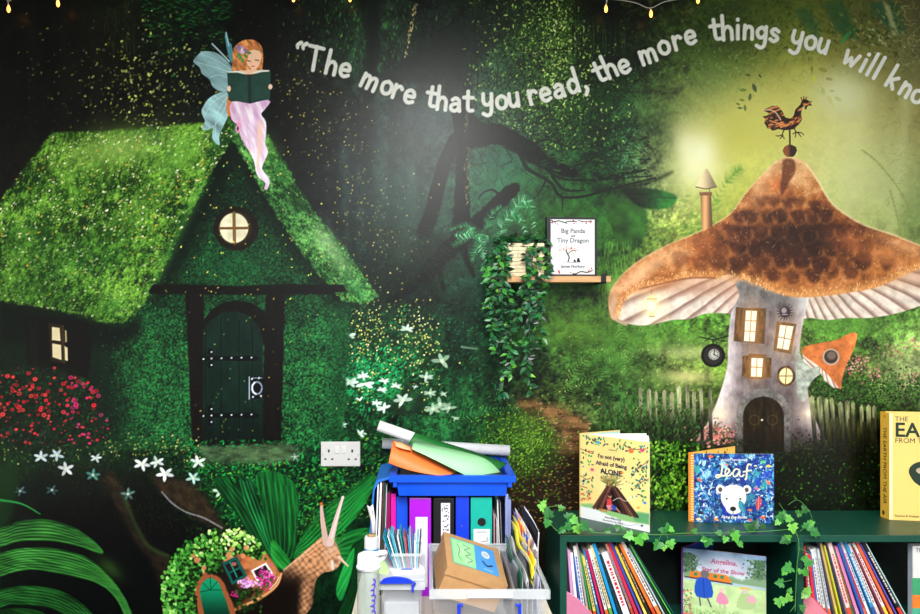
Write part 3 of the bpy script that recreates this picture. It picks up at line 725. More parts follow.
    ribs([(297, 546), (308, 528), (326, 509), (350, 491), (371, 476)], [(294, 558), (310, 558), (326, 544), (344, 529), (371, 487)], 14, '2cae48', '084418', 1.2, .5)
    ribs([(335, 545), (346, 534), (364, 529), (380, 533)], [(335, 556), (346, 565), (362, 565), (380, 559)], 12, '28a042', '063c14', 1.2, .5)
    ribs([(258, 478), (262, 505), (270, 540), (280, 564)], [(294, 488), (297, 520), (293, 555), (282, 564)], 12, '28943e', '032c10', 1.1, .55)
    ribs([(216, 484), (240, 520), (262, 560), (272, 570)], [(229, 480), (250, 505), (268, 540), (282, 565)], 8, '1f8034', '03220c', 1.1, .5)
    ribs([(237, 480), (243, 502), (257, 530), (268, 554)], [(251, 483), (265, 520), (274, 552), (274, 554)], 8, '2aa04c', '032a10', 1.1, .5)
    blade([(352, 545), (352, 580), (340, 610), (330, 640), (380, 640), (380, 545)], None, '032a0e', '0c4c1c', -66, 241)
    blade([(336, 590), (344, 565), (354, 548), (352, 570), (342, 600)], None, '0f7030', '28b048', -62, 243)
    blade([(272, 540), (284, 552), (292, 566), (284, 570), (272, 560)], None, '0c5c1c', '38b048', 50, 245)
    cv.pid = -1
    for i in range(300):
        cv.leaf(U(296, 345), U(480, 540), U(2, 4), 1.4, U(0, 3), G_(rnd.choice(['4a9a20', '0a1a08', '7ab82c', '041006'])), U(.1, .35))
    # ================= snail =================
    sn = part('painted_snail', 'printed brown snail carrying a leafy cottage shell')
    body = [(246, 602), (258, 590), (272, 580), (282, 571), (298, 557), (312, 545), (320, 538), (328, 536), (334, 540), (341, 556), (339, 566), (332, 571), (323, 573), (316, 581), (314, 594), (312, 606), (304, 618), (300, 640), (225, 640), (230, 612)]
    def skin(x, y):
        u = (x * .8 - y * .6); v = (x * .6 + y * .8)
        r = np.abs(np.sin(u * .62 + fbm(x, y, 9, 2, 61) * 3)) * .5 + np.abs(np.sin(v * .62 + fbm(x, y, 9, 2, 62) * 3)) * .5
        lit = ss(-22, 18, (x - 300) * .62 + (575 - y) * .8) * .9 + .1
        lit = np.maximum(lit, ss(12, 2, np.abs(x - 306 - .0 * y)) * ss(572, 585, y) * .8)
        lit = lit * (.5 + .55 * r) * (.8 + .5 * fbm(x, y, 5, 3, 63))
        lit = np.clip(lit, 0, 1)[..., None]
        return G_('0e0603') * (1 - lit) + G_('cf9468') * lit
    cv.poly(body, skin, soft=.8, smooth=5)
    cv.pid = -1
    cv.poly([(232, 612), (262, 592), (280, 584), (300, 578), (298, 600), (290, 620), (270, 640), (225, 640)], '0d0603', soft=9, alpha=.8)
    cv.line([(284, 570), (300, 557), (320, 541)], 1.6, 'f0c8a0', soft=1, alpha=.6)
    cv.glow(331, 550, 6, 9, 'd8b49a', .6, 20); cv.glow(333, 566, 4, 3, 'e8d0c0', .6)
    cv.pid = sn
    cv.line([(326, 543), (322.5, 520), (321.3, 505)], 6.5, 'c8a89c', w1=2.2, smooth=4)
    cv.line([(330, 543), (336, 520), (342.5, 498)], 7, 'd4b8b0', w1=2.2, smooth=4)
    cv.line([(331.5, 538), (336.5, 520), (343, 499)], 1.2, 'f4e4e0', w1=.8, alpha=.6)
    cv.ell(321.2, 504, 1.4, 1.8, 'c05a30'); cv.ell(342.8, 497.5, 1.4, 1.6, 'e0c8c0')
    cv.line([(339, 557), (348, 566)], 3, 'd8b8a4', w1=1.4); cv.line([(332, 562), (333, 569)], 3, 'e0ccc0', w1=1.8)
    part('snail_shell', 'terracotta cottage shell with climbing leaves', sn)
    shell = [(172, 620), (168, 600), (172, 575), (182, 556), (200, 542), (222, 536), (245, 536), (262, 548), (274, 564), (281, 578), (270, 590), (250, 602), (228, 614), (215, 630), (176, 640)]
    cv.poly(shell, lambda x, y: G_('b8683c') * (.4 + .9 * fbm(x, y, 5, 4, 71))[..., None], soft=1, smooth=4)
    cv.pid = -1
    cv.poly([(172, 620), (172, 585), (190, 560), (225, 560), (240, 585), (262, 590), (235, 612), (205, 640), (172, 640)], '0b0c06', soft=8, alpha=.9)
    cv.poly([(250, 556), (262, 552), (276, 568), (279, 577), (268, 584), (250, 572)], 'b87848', soft=3, alpha=.8)
    for x, y in ((197, 560), (204, 572), (232, 552), (240, 548), (227, 560), (247, 566), (250, 578)):
        cv.ell(x, y, 4, 3, 'c87a4c', soft=1.5, alpha=.75)
    cv.pid = len(ids)
    # rim
    cv.line([(281, 574), (276, 586), (262, 597), (244, 606), (224, 614), (212, 622)], 3.2, 'a8683c', smooth=4)
    cv.line([(281, 574), (277, 585), (263, 596), (245, 605)], 1, 'e0b080', smooth=4, alpha=.8)
    cv.line([(270, 589), (276, 583), (279, 577)], 1.2, 'f0d8b8', alpha=.7)
    part('shell_door', 'green arched door in the shell', sn)
    cv.poly([(196, 600), (194, 588), (199, 578), (209, 574), (219, 577), (224, 584), (234, 608), (236, 630), (210, 640), (200, 620)], '8a4c2c', soft=1.2, smooth=3, rough=1)
    cv.poly([(201, 600), (200, 590), (203, 582), (210, 578), (217, 581), (221, 588), (229, 610), (230, 630), (212, 636), (206, 620)], lambda x, y: G_('0b7450') * (.4 + .75 * ss(622, 582, y))[..., None], soft=.8, smooth=3)
    cv.line([(200, 592), (210, 590), (222, 590)], 1, '06442c'); cv.line([(203, 583), (210, 590), (217, 582)], .9, '06442c'); cv.line([(210, 577), (211, 590)], .9, '06442c')
    part('shell_window', 'teal window in the shell', sn)
    cv.poly([(222, 563), (237, 556), (247, 576), (232, 585)], '0c5048', soft=.6)
    cv.poly([(225, 565), (235.5, 560), (239, 567), (229, 572)], '20140f', soft=.5); cv.poly([(230, 573.5), (240, 569), (243.5, 575), (233, 581)], '140f0d', soft=.5)
    cv.line([(230, 562), (237, 577)], 1.1, '1c8070'); cv.ell(234, 564, 2.5, 2, 'c07060', alpha=.7)
    cv.poly([(251, 570.5), (266, 562.5), (273, 573), (262, 584), (256, 580)], 'e0d8d4', soft=.6)
    cv.poly([(253.5, 571), (265.5, 565), (270.5, 573), (261, 581), (257, 578)], '241a24', soft=.5)
    cv.pid = sn + 1
    for i in range(150):
        cv.ell(rnd.gauss(266, 4), rnd.gauss(578, 4.5), U(.8, 1.6), U(.8, 1.4), rnd.choice(['d83c98', 'b8247a', 'e86ab8', '7a1450', '2a5a20']), alpha=.9)
    for i in range(60):
        cv.ell(rnd.gauss(248, 4.5), rnd.gauss(583, 2.4), U(.8, 1.5), 1, rnd.choice(['d8a0e0', 'b878c8', 'e8c8f0']), alpha=.85)
    for i in range(16):
        cv.ell(rnd.gauss(235, 2), rnd.gauss(594, 2.4), 1.1, 1, 'b01c70', alpha=.85)
    part('shell_leaves', 'pale green ivy over the shell', sn)
    fo = [(166, 622), (162, 596), (165, 572), (175, 553), (192, 541), (211, 532), (232, 530), (250, 534), (263, 546), (261, 560), (250, 556), (240, 553), (229, 557), (222, 562), (219, 572), (206, 570), (197, 577), (193, 590), (196, 622)]
    cv.poly(fo, '0c2208', soft=1.5, smooth=4, rough=2)
    for i in range(2600):
        x, y = U(158, 268), U(526, 622)
        e = rnd.gauss(0, 1.5)
        if not inpoly(x + e, y + e, fo): continue
        top = float(ss(556, 532, np.array(y)) * ss(190, 236, np.array(x))); left = float(ss(182, 164, np.array(x))) * .7
        k = max(top, left)
        if rnd.random() < .12 + .75 * k:
            c = rnd.choice(['b8dc78', 'a0d060', 'd8f0a8', '78b848'] if top > left else ['6ab848', '8ccc60', '4a9a38', 'a0d878'])
        else:
            c = rnd.choice(['2f7a28', '4a9a34', '1c5418', '0c2c08', '081c06', '3a8a2c', '5aa83c'])
        cv.ell(x, y, U(1.1, 2.3), U(1., 1.9), c, U(0, 90), soft=.5, alpha=U(.7, 1))
    cv.pid = -1
    for i in range(420):
        x, y = U(186, 262), U(560, 612)
        if 196 < x < 236 and y > 574: continue
        if x > 222 and y > 556 and x < 250 and y < 588: continue
        if x > 250 and y < 588: continue
        cv.ell(x, y, U(1.2, 2.4), U(1, 2), rnd.choice(['0c2808', '1c4c14', '2a6420', '0a1406', '143a10']), soft=.5, alpha=U(.4, .9))
    for x, y, r in ((197, 560, 3), (204, 568, 2.4), (193, 556, 2), (229, 555, 3), (232, 549, 2.4), (246, 548, 2.6), (243, 556, 2.4)):
        cv.ell(x, y, r, r * 1.1, 'c88058', soft=1, alpha=.85)
    # ================= mushroom house =================
    mu = part('painted_mushroom_house', 'printed mushroom house with brown cap and lit windows')
    # gills left & right
    part('mushroom_gills', 'pale pleated gills', mu)
    def gills(cx, cy, k, warm):
        def fn(x, y):
            th = np.arctan2(y - cy, (x - cx)) * k / 6.283 * 1.05 + .35 * fbm(x, y, 30, 2, 81)
            fr = th - np.floor(th)
            t = ss(0, .22, fr) * ss(1.12, .55, fr)
            n = fbm(x, y, 6, 3, 83)
            c = G_('dccfc2') * t[..., None] + G_('84665c') * (1 - t)[..., None]
            c = c * (.82 + .3 * n)[..., None]
            g = ss(warm[1] + 8, warm[1] - 14, y) * .45
            c = c * (1 - g)[..., None] + G_('b07a54') * g[..., None]
            return c
        return fn
    gl = [(612, 312), (616, 298), (628, 284), (660, 276), (715, 272), (748, 282), (741, 300), (736, 313), (720, 313), (704, 314), (690, 319), (672, 320), (655, 324), (640, 325.5), (626, 323), (617, 318)]
    cv.poly(gl, gills(800, 235, 62, (0, 296)), soft=.8, smooth=4)
    gr_ = [(800, 290), (880, 280), (935, 262), (970, 262), (985, 275), (960, 292), (920, 306), (905, 311), (890, 315), (868, 318), (846, 318), (828, 320), (812, 318), (800, 316)]
    cv.poly(gr_, gills(780, 235, 66, (0, 290)), soft=.8, smooth=4)
    cv.pid = -1
    cv.glow(820, 300, 24, 7, '8a6a58', .3); cv.glow(700, 290, 30, 6, '8a5a48', .35); cv.glow(735, 300, 10, 12, 'b07a70', .3)
    # stem
    part('mushroom_stem', 'grey mauve mushroom stem', mu)
    stem = [(741, 278), (739, 296), (731, 314), (728.5, 337), (728, 352), (727, 368), (719, 396), (708, 422), (696, 440), (696, 462), (830, 462), (828, 446), (819, 428), (811, 408), (807, 387), (801, 362), (800, 346), (803, 323), (809, 299), (812, 280)]
    def stemc(x, y):
        n = fbm(x, y, 9, 4, 85); n2 = fbm(x, y, 2.5, 3, 86, 90, 2.5)
        edge = ss(20, 44, np.abs(x - 766 - .02 * (y - 300)) * (1 - .0028 * np.clip(y - 360, 0, 100)))
        t = .38 + .55 * edge + (n - .5) * .34 + (n2 - .5) * .2
        t = t * (1 - .9 * ss(412, 450, y))
        t = np.clip(t, 0, 1)[..., None]
        c = G_('2a2022') * (1 - t) + G_('e0d4d6') * t
        w = (ss(320, 290, y) * .5)[..., None]
        return c * (1 - w) + c * np.array([.86, 1.0, .96]) * w
    cv.poly(stem, stemc, soft=1, smooth=4)
    cv.pid = -1
    cv.glow(776, 396, 30, 20, '4a3c38', .3)
    cv.poly([(680, 444), (740, 450), (790, 450), (845, 444), (850, 490), (680, 490)], '0c1206', soft=7, alpha=.95, rough=3)
    for i in range(900):
        x = U(685, 842); y = rnd.gauss(449, 9)
        cv.leaf(x, y, U(2, 4), U(1, 2), U(0, 3), G_(rnd.choice(['24300f', '10180a', '3a4a1c', '0a1006'])), U(.3, .9))
    for i in range(240):
        x = rnd.gauss(716, 10); y = rnd.gauss(434, 6)
        cv.ell(x, y, U(.8, 1.6), U(.8, 1.3), rnd.choice(['c87870', 'a85a58', 'd89a8c', '3a4a20', '2a3418']), alpha=.75)
    # side mushroom
    part('side_mushroom', 'small orange cap on a side branch', mu)
    cv.poly([(796, 346), (803, 360), (811, 366), (820, 364), (823, 371), (813, 380), (807, 390), (804, 402), (797, 392)], lambda x, y: G_('a8b0a4') * (.6 + .6 * fbm(x, y, 4, 3, 91))[..., None], soft=.8, smooth=3)
    cv.poly([(802, 354), (812, 358), (819, 366), (812, 368), (804, 362)], gills(790, 345, 30, (0, 0)), soft=.6)
    cv.poly([(818, 368), (830, 372), (842, 388), (834, 388), (824, 380)], gills(820, 352, 40, (0, 0)), soft=.6)
    cap2 = [(801.5, 350), (806, 346), (820, 343), (836, 340), (848, 334), (856, 333), (857, 338), (853, 351), (846, 366), (842, 380), (841, 389), (838, 387), (829, 376), (816, 364), (804, 356)]
    cv.poly(cap2, lambda x, y: G_('d0743c') * (.62 + .55 * fbm(x, y, 6, 3, 93))[..., None] * (1 + .25 * ss(840, 856, x))[..., None], soft=.8, smooth=3)
    cv.ell(831, 357, 8.4, 8.2, 'b09a88', soft=.8); cv.ell(831, 356.8, 6.8, 6.7, '3a2e28', soft=.8); cv.ell(831.5, 355.5, 4.6, 4.2, '75655a', soft=1.5, alpha=.8)
    # cap
    part('mushroom_cap', 'scaly orange brown mushroom cap', mu)
    cap = [(611, 318), (608.5, 300), (615, 284), (636, 263), (670, 244), (701, 231), (729, 215), (746, 193), (766, 171), (777, 161), (786, 157), (796, 158), (806, 164), (819, 183), (829, 200), (842, 212), (864, 225), (896, 236), (920, 246), (950, 262), (968, 280), (960, 282), (940, 268), (920, 268), (880, 286), (852, 292), (823, 296), (795, 297), (772, 291), (757, 284), (743, 279), (730, 274), (715, 278), (690, 277), (665, 283), (640, 289), (624, 300), (618, 318)]
    def capc(x, y):
        cx = 788; dy = np.clip((y - 157) / 135., 0, 1.1)
        halfw = 20 + 150 * dy ** 1.25
        rr = np.abs(x - cx - 8 * dy) / (halfw + 1)
        n = fbm(x, y, 12, 4, 95); n2 = fbm(x, y, 3.5, 3, 96)
        dark = np.exp(-(((x - 796) / 88) ** 2) * 1.1 - (((y - 240) / 40) ** 2))
        rim = ss(14, 2, np.abs(y - np.interp(x, [610, 640, 665, 715, 743, 772, 795, 823, 852, 880, 920, 960], [310, 289, 283, 278, 279, 291, 297, 296, 292, 286, 268, 276])))
        t = .78 - .62 * dark + (n - .5) * .75 + (n2 - .5) * .25 - .12 * ss(.2, .6, dy)
        t = np.clip(t, 0, 1)
        A, B, Cc = G_('2a1208'), G_('a4602e'), G_('e6c090')
        tt = t[..., None]
        c = np.where(tt < .6, A + (B - A) * (tt / .6), B + (Cc - B) * ((tt - .6) / .4))
        rim2 = (rim * .45 * ss(640, 700, x))[..., None]
        c = c * (1 - rim2) + G_('c88a4a') * rim2
        topk = (ss(190, 160, y) * .5)[..., None]
        c = c * (1 - topk) + G_('d8b888') * topk
        return c
    cv.poly(cap, capc, soft=1, smooth=3)
    cv.pid = -1
    sc = random.Random(9)
    for row, (yy, xa, xb, n, r) in enumerate(((188, 766, 800, 2, 5), (203, 752, 822, 5, 7), (217, 738, 840, 7, 8), (232, 722, 864, 9, 9), (247, 700, 885, 10, 10), (261, 668, 895, 11, 10), (274, 735, 870, 7, 8))):
        for k in range(n):
            x = xa + (xb - xa) * (k + .5 * (row % 2)) / n + sc.uniform(-3, 3); y = yy + sc.uniform(-3, 3)
            a = .75 if 715 < x < 870 else .45
            cv.poly([(x - r, y - r * .35), (x - r * .3, y - r * .7), (x + r * .7, y - r * .6), (x + r, y), (x + r * .4, y + r * .75), (x - r * .5, y + r * .7)], '3a180c', soft=3, smooth=3, alpha=a * sc.uniform(.5, 1), rough=2, rs=5, seed=row + k)
            cv.line([(x - r * .95, y + r * .2), (x - r * .6, y + r * 1.0), (x + r * .1, y + r * 1.2), (x + r * .9, y + r * .8), (x + r * 1.1, y - r * .1)], 2.4, 'b87840', soft=2, smooth=3, alpha=.38)
    for a in ((660, 258, 30, 8, 'e8b880', .45, -25), (635, 280, 16, 8, 'e0b088', .5, -40), (845, 240, 25, 10, 'c87040', .4, 25), (890, 255, 26, 9, 'cf8850', .5, 15), (775, 185, 12, 8, 'd06a30', .55, 0), (805, 178, 12, 14, 'e0b078', .45, 50), (700, 252, 20, 10, 'a85828', .4, -20), (650, 287, 26, 6, 'a85c30', .5, -8), (614, 300, 5, 14, 'c8a888', .6, 10), (770, 245, 30, 14, '28100a', .5, 0), (815, 235, 26, 20, '241008', .5, 0)):
        cv.glow(*a[:4], a[4], a[5], a[6])
    cv.poly([(783, 160), (794, 160), (795, 172), (789, 182), (782, 196), (780, 186), (782, 176)], '5a2c18', soft=1.6, smooth=3, alpha=.85)
    for i in range(900):
        x, y = U(610, 930), U(165, 296)
        if inpoly(x, y, cap):
            cv.leaf(x, y, U(2, 5), 1., U(0, 3), G_(rnd.choice(['e0a868', '3a180c', '8a4420', 'f0c890', '5a2410'])), U(.08, .3))
    cv.line(catmull([(611, 312), (609, 300), (615, 284), (636, 263), (670, 244), (701, 231), (729, 215), (746, 193), (766, 171), (777, 161)], 5, False), 1.4, 'f0d8b0', soft=1, alpha=.35)
    cv.line(catmull([(806, 164), (819, 183), (829, 200), (842, 212), (864, 225), (896, 236), (930, 250)], 5, False), 1.8, 'f0dcb8', soft=1, alpha=.5)
    for i in range(2600):
        x, y = U(610, 930), U(160, 298)
        if inpoly(x, y, cap):
            k = math.exp(-((x - 796) / 75) ** 2 - ((y - 240) / 40) ** 2)
            cv.leaf(x, y, U(1.5, 3.5), .9, U(0, 3), G_(rnd.choice(['1c0c06', '4a2010', '8a4a24'] if rnd.random() < k + .25 else ['e8c090', 'c8824a', 'b06a38', 'f0d8b0'])), U(.12, .4))
    for P in ([(618, 316), (624, 300), (640, 288), (665, 282), (690, 276), (715, 277), (743, 278)], [(743, 278), (757, 283), (772, 290), (795, 295), (823, 294), (852, 290), (880, 284), (920, 266)]):
        cv.line(P, 5, 'dca468', soft=3, smooth=5, alpha=.38)
        Q = catmull(P, 12, False)
        for i in range(260):
            q = Q[rnd.randrange(len(Q))]
            cv.leaf(q[0] + U(-2, 2), q[1] + U(-6, 2), U(2, 4), 1.1, U(1, 2.2), G_(rnd.choice(['f0c890', 'd09050', '8a4a20', 'e8b878'])), U(.2, .6))
    cv.glow(640, 274, 34, 7, 'ecc49c', .4, -32); cv.glow(905, 246, 30, 7, 'e4b488', .4, 22); cv.glow(760, 190, 8, 16, 'e0b080', .45, 35)
    # lip of the cap, left
    cv.line([(613, 300), (612, 312), (617, 320), (626, 324)], 3.5, 'b89a84', soft=1.2, smooth=4, alpha=.8)
    cv.line([(640, 289), (665, 283), (690, 278), (715, 278)], 1.8, '6a3018', soft=1, smooth=4, alpha=.6)
    # chimney
    part('chimney', 'tan chimney pipe with conical cowl', mu)
    tubec = lambda x, y: G_('a87a50') * (.55 + .75 * ss(6.5, 0, np.abs(x - 705)))[..., None]
    cv.poly([(700.5, 193), (711, 193), (712.5, 226), (702, 232)], tubec, soft=.7)
    cv.poly([(699.5, 192), (712, 192), (712, 195.5), (699.5, 195.5)], '7a5030', soft=.5)
    cv.line([(702, 186), (702, 192)], 1.2, 'c8b080'); cv.line([(709.5, 186), (709.5, 192)], 1.2, '8a7048')
    cv.poly([(695.5, 186.5), (705.5, 169), (707.5, 169), (717, 186.5), (706, 189)], lambda x, y: G_('c8b48c') * (.6 + .55 * ss(716, 700, x))[..., None], soft=.7)
    cv.line([(696, 187), (706, 189), (716.5, 187)], 1.2, '6a5434')
    # weather vane
    part('weathervane', 'rusty cockerel weathervane', mu)
    K = lambda pts: [(755 + a / 8.19, 90 + b / 8.19) for a, b in pts]
    rust = lambda x, y: G_('2a160c') * (1 - ss(.5, .7, fbm(x, y, 2.2, 3, 99, -20, 2.5)))[..., None] + G_('b8703c') * ss(.5, .7, fbm(x, y, 2.2, 3, 99, -20, 2.5))[..., None]
    cv.line(K([(284, 320), (286, 450)]), 1.8, '2e1c10')
    cv.poly(K([(240, 465), (270, 448), (300, 448), (335, 465), (345, 495), (330, 530), (310, 548), (262, 548), (240, 530), (225, 497)]), lambda x, y: G_('5a3018') * (.5 + .9 * ss(792, 787, x))[..., None], soft=.5)
    cv.poly(K([(55, 165), (100, 150), (140, 130), (190, 130), (225, 175), (250, 225), (290, 232), (318, 205), (330, 160), (370, 120), (385, 85), (400, 70), (430, 80), (450, 95), (468, 130), (440, 128), (425, 140), (420, 165), (405, 150), (408, 128), (390, 140), (378, 190), (385, 240), (370, 275), (340, 300), (325, 320), (290, 325), (255, 330), (235, 330), (190, 320), (150, 335), (135, 330), (125, 315), (105, 320), (85, 285), (75, 270), (85, 240), (60, 215), (95, 210), (120, 195), (95, 180)]), rust, soft=.45)
    cv.pid = -1
    cv.line(K([(62, 163), (130, 165), (175, 190), (210, 245)]), 1.2, 'd8b898', smooth=3, alpha=.8)
    cv.line(K([(120, 250), (180, 270), (250, 290), (300, 260)]), 1.2, 'd88a50', smooth=3, alpha=.8)
    cv.line(K([(330, 180), (350, 230), (320, 270)]), 1.4, '1c0f08', smooth=3, alpha=.7)
    cv.pid = len(ids)
    for pts in ([(238, 325), (222, 365), (240, 400)], [(225, 368), (190, 378), (172, 374)], [(228, 375), (205, 398)], [(320, 310), (335, 345), (310, 360)], [(335, 345), (330, 385)], [(335, 345), (380, 350), (400, 368)], [(350, 350), (378, 382)]):
        cv.line(K(pts), 1.3, '3a2012', w1=.9)
    for pts in ([(385, 85), (378, 62)], [(400, 72), (400, 55)], [(415, 75), (422, 60)], [(440, 105), (462, 95)]):
        cv.line(K(pts), 1.3, '7a4a28')
    # windows & door
    wood = lambda x, y: G_('5c4024') * (.45 + 1.0 * fbm(x, y, 3, 3, 103, 90, 3))[..., None]
    def lit(x0, y0, x1, y1, q, nx=2, ny=3):
        cv.glow((x0 + x1) / 2, (y0 + y1) / 2, (x1 - x0) * .9, (y1 - y0) * .75, 'e0a468', .5)
        cv.poly(q, lambda x, y: G_('fff0cc') * (1.06 - .18 * fbm(x, y, 6, 2, 105))[..., None] + np.array([0, 0, 0]), soft=.6)
    part('mushroom_window', 'tall lit window with open wooden shutters', mu)
    cv.poly([(736, 307), (743.5, 308), (742, 342), (733.5, 341)], wood, soft=.6); cv.poly([(757, 308), (766, 308.5), (764.5, 344), (755, 343)], wood, soft=.6)
    cv.poly([(743.5, 308), (759, 308), (757, 343), (742, 342)], '5a3c1c', soft=.5)
    lit(746, 310, 757, 341, [(746, 310.5), (757, 311), (754.5, 341.5), (744, 341)])
    for y in (320.5, 331): cv.line([(745, y), (756, y + .5)], .9, 'b08048')
    cv.line([(751.5, 310), (749.5, 341)], .9, 'b08048')
    part('mushroom_window', 'leaning lit window right of the tall one', mu)
    cv.poly([(777, 321.5), (796.5, 324), (791, 354), (773.5, 350.5)], wood, soft=.6)
    lit(778, 325, 792, 350, [(780, 325), (793.5, 326.5), (788.5, 350), (777, 348)])
    cv.line([(786.5, 325), (782.5, 349)], .9, '9a6c38'); cv.line([(778.5, 337), (791, 339.5)], .9, '9a6c38')
    part('mushroom_window', 'small square lit window with shutters', mu)
    cv.poly([(742.5, 356), (750, 355), (749.5, 379), (742, 376)], wood, soft=.6); cv.poly([(763.5, 357), (771.5, 358), (771, 378), (763, 378)], wood, soft=.6)
    cv.poly([(749, 353.5), (766, 354.5), (765, 379), (749, 379)], '6a4826', soft=.5)
    lit(751, 358, 762, 377, [(751.5, 358), (763, 358.5), (761.5, 377), (751, 376.5)])
    cv.line([(757, 358), (756.5, 377)], .9, 'b08048'); cv.line([(751, 367), (762.5, 367.5)], .9, 'b08048')
    part('mushroom_window', 'small round lit window', mu)
    cv.ell(786, 376, 9.2, 10.4, wood, soft=.7); cv.ell(786, 376, 6.8, 8, 'f0d8a0', soft=.7)
    cv.line([(786.5, 368), (785.5, 384)], 1, '7a5830'); cv.line([(779.5, 376), (792.5, 376)], 1, '7a5830')
    part('sun_ornament', 'dark carved sun face', mu)
    for k in range(16):
        t = k * math.pi / 8
        cv.line([(785 + 4 * math.cos(t), 312 + 4 * math.sin(t)), (785 + 8 * math.cos(t + .15), 312 + 8.3 * math.sin(t + .15))], 1.8, '4a3c40', w1=.8)
    cv.ell(785, 312, 5.3, 5.5, '3a2e32'); cv.ell(784, 310.5, 2.6, 2.8, 'a89aa0', soft=1, alpha=.8); cv.line([(782.5, 314.5), (787, 314.5)], 1, 'b8a8ac', alpha=.7)
    part('mushroom_door', 'dark double door in a grey stone arch', mu)
    arc = lambda cx, cy, rx, ry, a0=math.pi, a1=2 * math.pi, n=14: [(cx + rx * math.cos(a0 + (a1 - a0) * k / n), cy + ry * math.sin(a0 + (a1 - a0) * k / n)) for k in range(n + 1)]
    cv.poly([(736.5, 452)] + arc(763.5, 414, 27, 25.5) + [(790.5, 452)], lambda x, y: G_('6e6a66') * (.6 + .7 * fbm(x, y, 4, 3, 107))[..., None] * (1 - .5 * ss(420, 452, y))[..., None], soft=.8)
    cv.poly([(743, 452)] + arc(763.5, 416, 20.5, 19.5) + [(784, 452)], lambda x, y: G_('2c2010') * (.5 + .8 * fbm(x, y, 3, 3, 109, 90, 3))[..., None] * (1 - .4 * ss(425, 452, y))[..., None], soft=.8)
    cv.line([(763.5, 397), (763.5, 450)], 1, '0c0804')
    for s in (-1, 1):
        cv.line(arc(763.5 + s * 9, 420, 5, 5, 0, 2 * math.pi, 10), .8, '5a4a24', alpha=.6); cv.line([(763.5 + s * 9, 408), (763.5 + s * 9, 432)], .7, '4a3c1c', alpha=.6)
    cv.ell(762, 420, 1, 1, 'c8c0b0')
    part('bracket_clock', 'black round clock on a scrolled bracket', mu)
    cv.line([(700, 337), (714, 340), (728, 336)], 1.3, '1a1c18'); cv.line([(705, 341), (712, 336), (720, 341), (727, 341)], 1, '20241c'); cv.line([(713, 340), (713, 345)], 1.4, '141414')
    cv.ell(713, 355.5, 12, 11.8, '12100f', soft=.8); cv.ell(713, 355.5, 9.3, 9.2, '2b2a28', soft=.6); cv.ell(714, 354.5, 5.4, 5.3, 'a8a8a0', soft=.8)
    for k in range(12):
        t = k * math.pi / 6
        cv.ell(714 + 4.2 * math.cos(t), 354.5 + 4.1 * math.sin(t), .6, .6, '2a2a28', alpha=.8)
    cv.line([(714, 354.5), (714.5, 350)], 1, '1c1c1c'); cv.line([(714, 354.5), (718, 356.5)], 1, '1c1c1c')
    part('hanging_lantern', 'glowing lantern under the cap', mu)
    cv.line([(651.5, 290), (651.5, 296)], .9, '6a5030')
    cv.poly([(647.5, 299), (652, 294), (656, 299), (657, 303), (654, 316), (649.5, 316), (646.5, 303)], 'e8b868', soft=.8)
    cv.ell(651.5, 306.5, 4.2, 5.6, 'fff6d4', soft=1.4); cv.line([(647, 299), (656.5, 299)], 1.2, '7a5424'); cv.line([(649.5, 316.5), (654, 316.5)], 1.2, '7a5424')
    cv.glow(652, 306, 13, 13, 'ffecb8', .7)
    cv.glow(720, 414, 4, 4, 'fff0d0', .95); cv.glow(720, 414, 12, 11, 'd8b890', .4)
    cv.glow(809, 413, 4, 4, 'fff4e0', .95); cv.glow(809, 413, 12, 10, 'd8b890', .35)
    # ================= fences =================
    part('printed_picket_fence', 'weathered picket fence printed left of the mushroom stem')
    for i in range(10):
        x = 641 + i * 7.6 + U(-1, 1)
        top = 390 + U(-3, 4) - (2 if 675 < x < 692 else 0)
        wd = U(3, 4.6)
        cv.poly([(x - wd / 2, top + 1), (x, top - 1.5), (x + wd / 2, top + 1), (x + wd / 2 + U(-1, 2), 440), (x - wd / 2 + U(-1, 2), 440)],
                lambda a, b: G_('b8b890') * (.3 + 1. * fbm(a, b, 4, 3, 111, 90, 4))[..., None] * (1 - .75 * ss(396, 432, b))[..., None], soft=.7, alpha=.9)
    for i in range(10):
        x = 604 + i * 7.2 + U(-1, 1); top = 402 + U(-2, 5) + i * .9
        wd = U(2, 3)
        cv.poly([(x - wd / 2, top), (x, top - 1.5), (x + wd / 2, top), (x + wd / 2, 450), (x - wd / 2, 450)],
                lambda a, b: G_('66683c') * (.35 + .8 * fbm(a, b, 4, 3, 113, 90, 4))[..., None] * (1 - .85 * ss(404, 440, b))[..., None], soft=.7, alpha=.85)
    part('printed_picket_fence', 'weathered picket fence printed right of the mushroom stem')
    for i in range(10):
        x = 812 + i * 7 + U(-1, 1); top = 396 + i * 1.3 + U(-2, 2); wd = U(3.2, 4.6); lean = -4 if i < 5 else -1
        cv.poly([(x - wd / 2 + lean * .2, top + 1), (x, top - 1.5), (x + wd / 2, top + 1), (x + wd / 2 - lean, 452), (x - wd / 2 - lean, 452)],
                lambda a, b: G_('c8cc90') * (.25 + 1. * fbm(a, b, 4, 3, 115, 90, 4))[..., None] * (1 - .8 * ss(402, 440, b))[..., None], soft=.7, alpha=.9)
    for i in range(7):
        x = 830 + i * 7 + U(-1, 1); top = 418 + U(-2, 4); wd = U(2.6, 4)
        cv.poly([(x - wd / 2, top + 1), (x, top - 1), (x + wd / 2, top + 1), (x + wd / 2, 462), (x - wd / 2, 462)],
                lambda a, b: G_('50501f') * (.3 + .9 * fbm(a, b, 4, 3, 117, 90, 4))[..., None] * (1 - .7 * ss(420, 455, b))[..., None], soft=.7, alpha=.9)
    cv.pid = 0
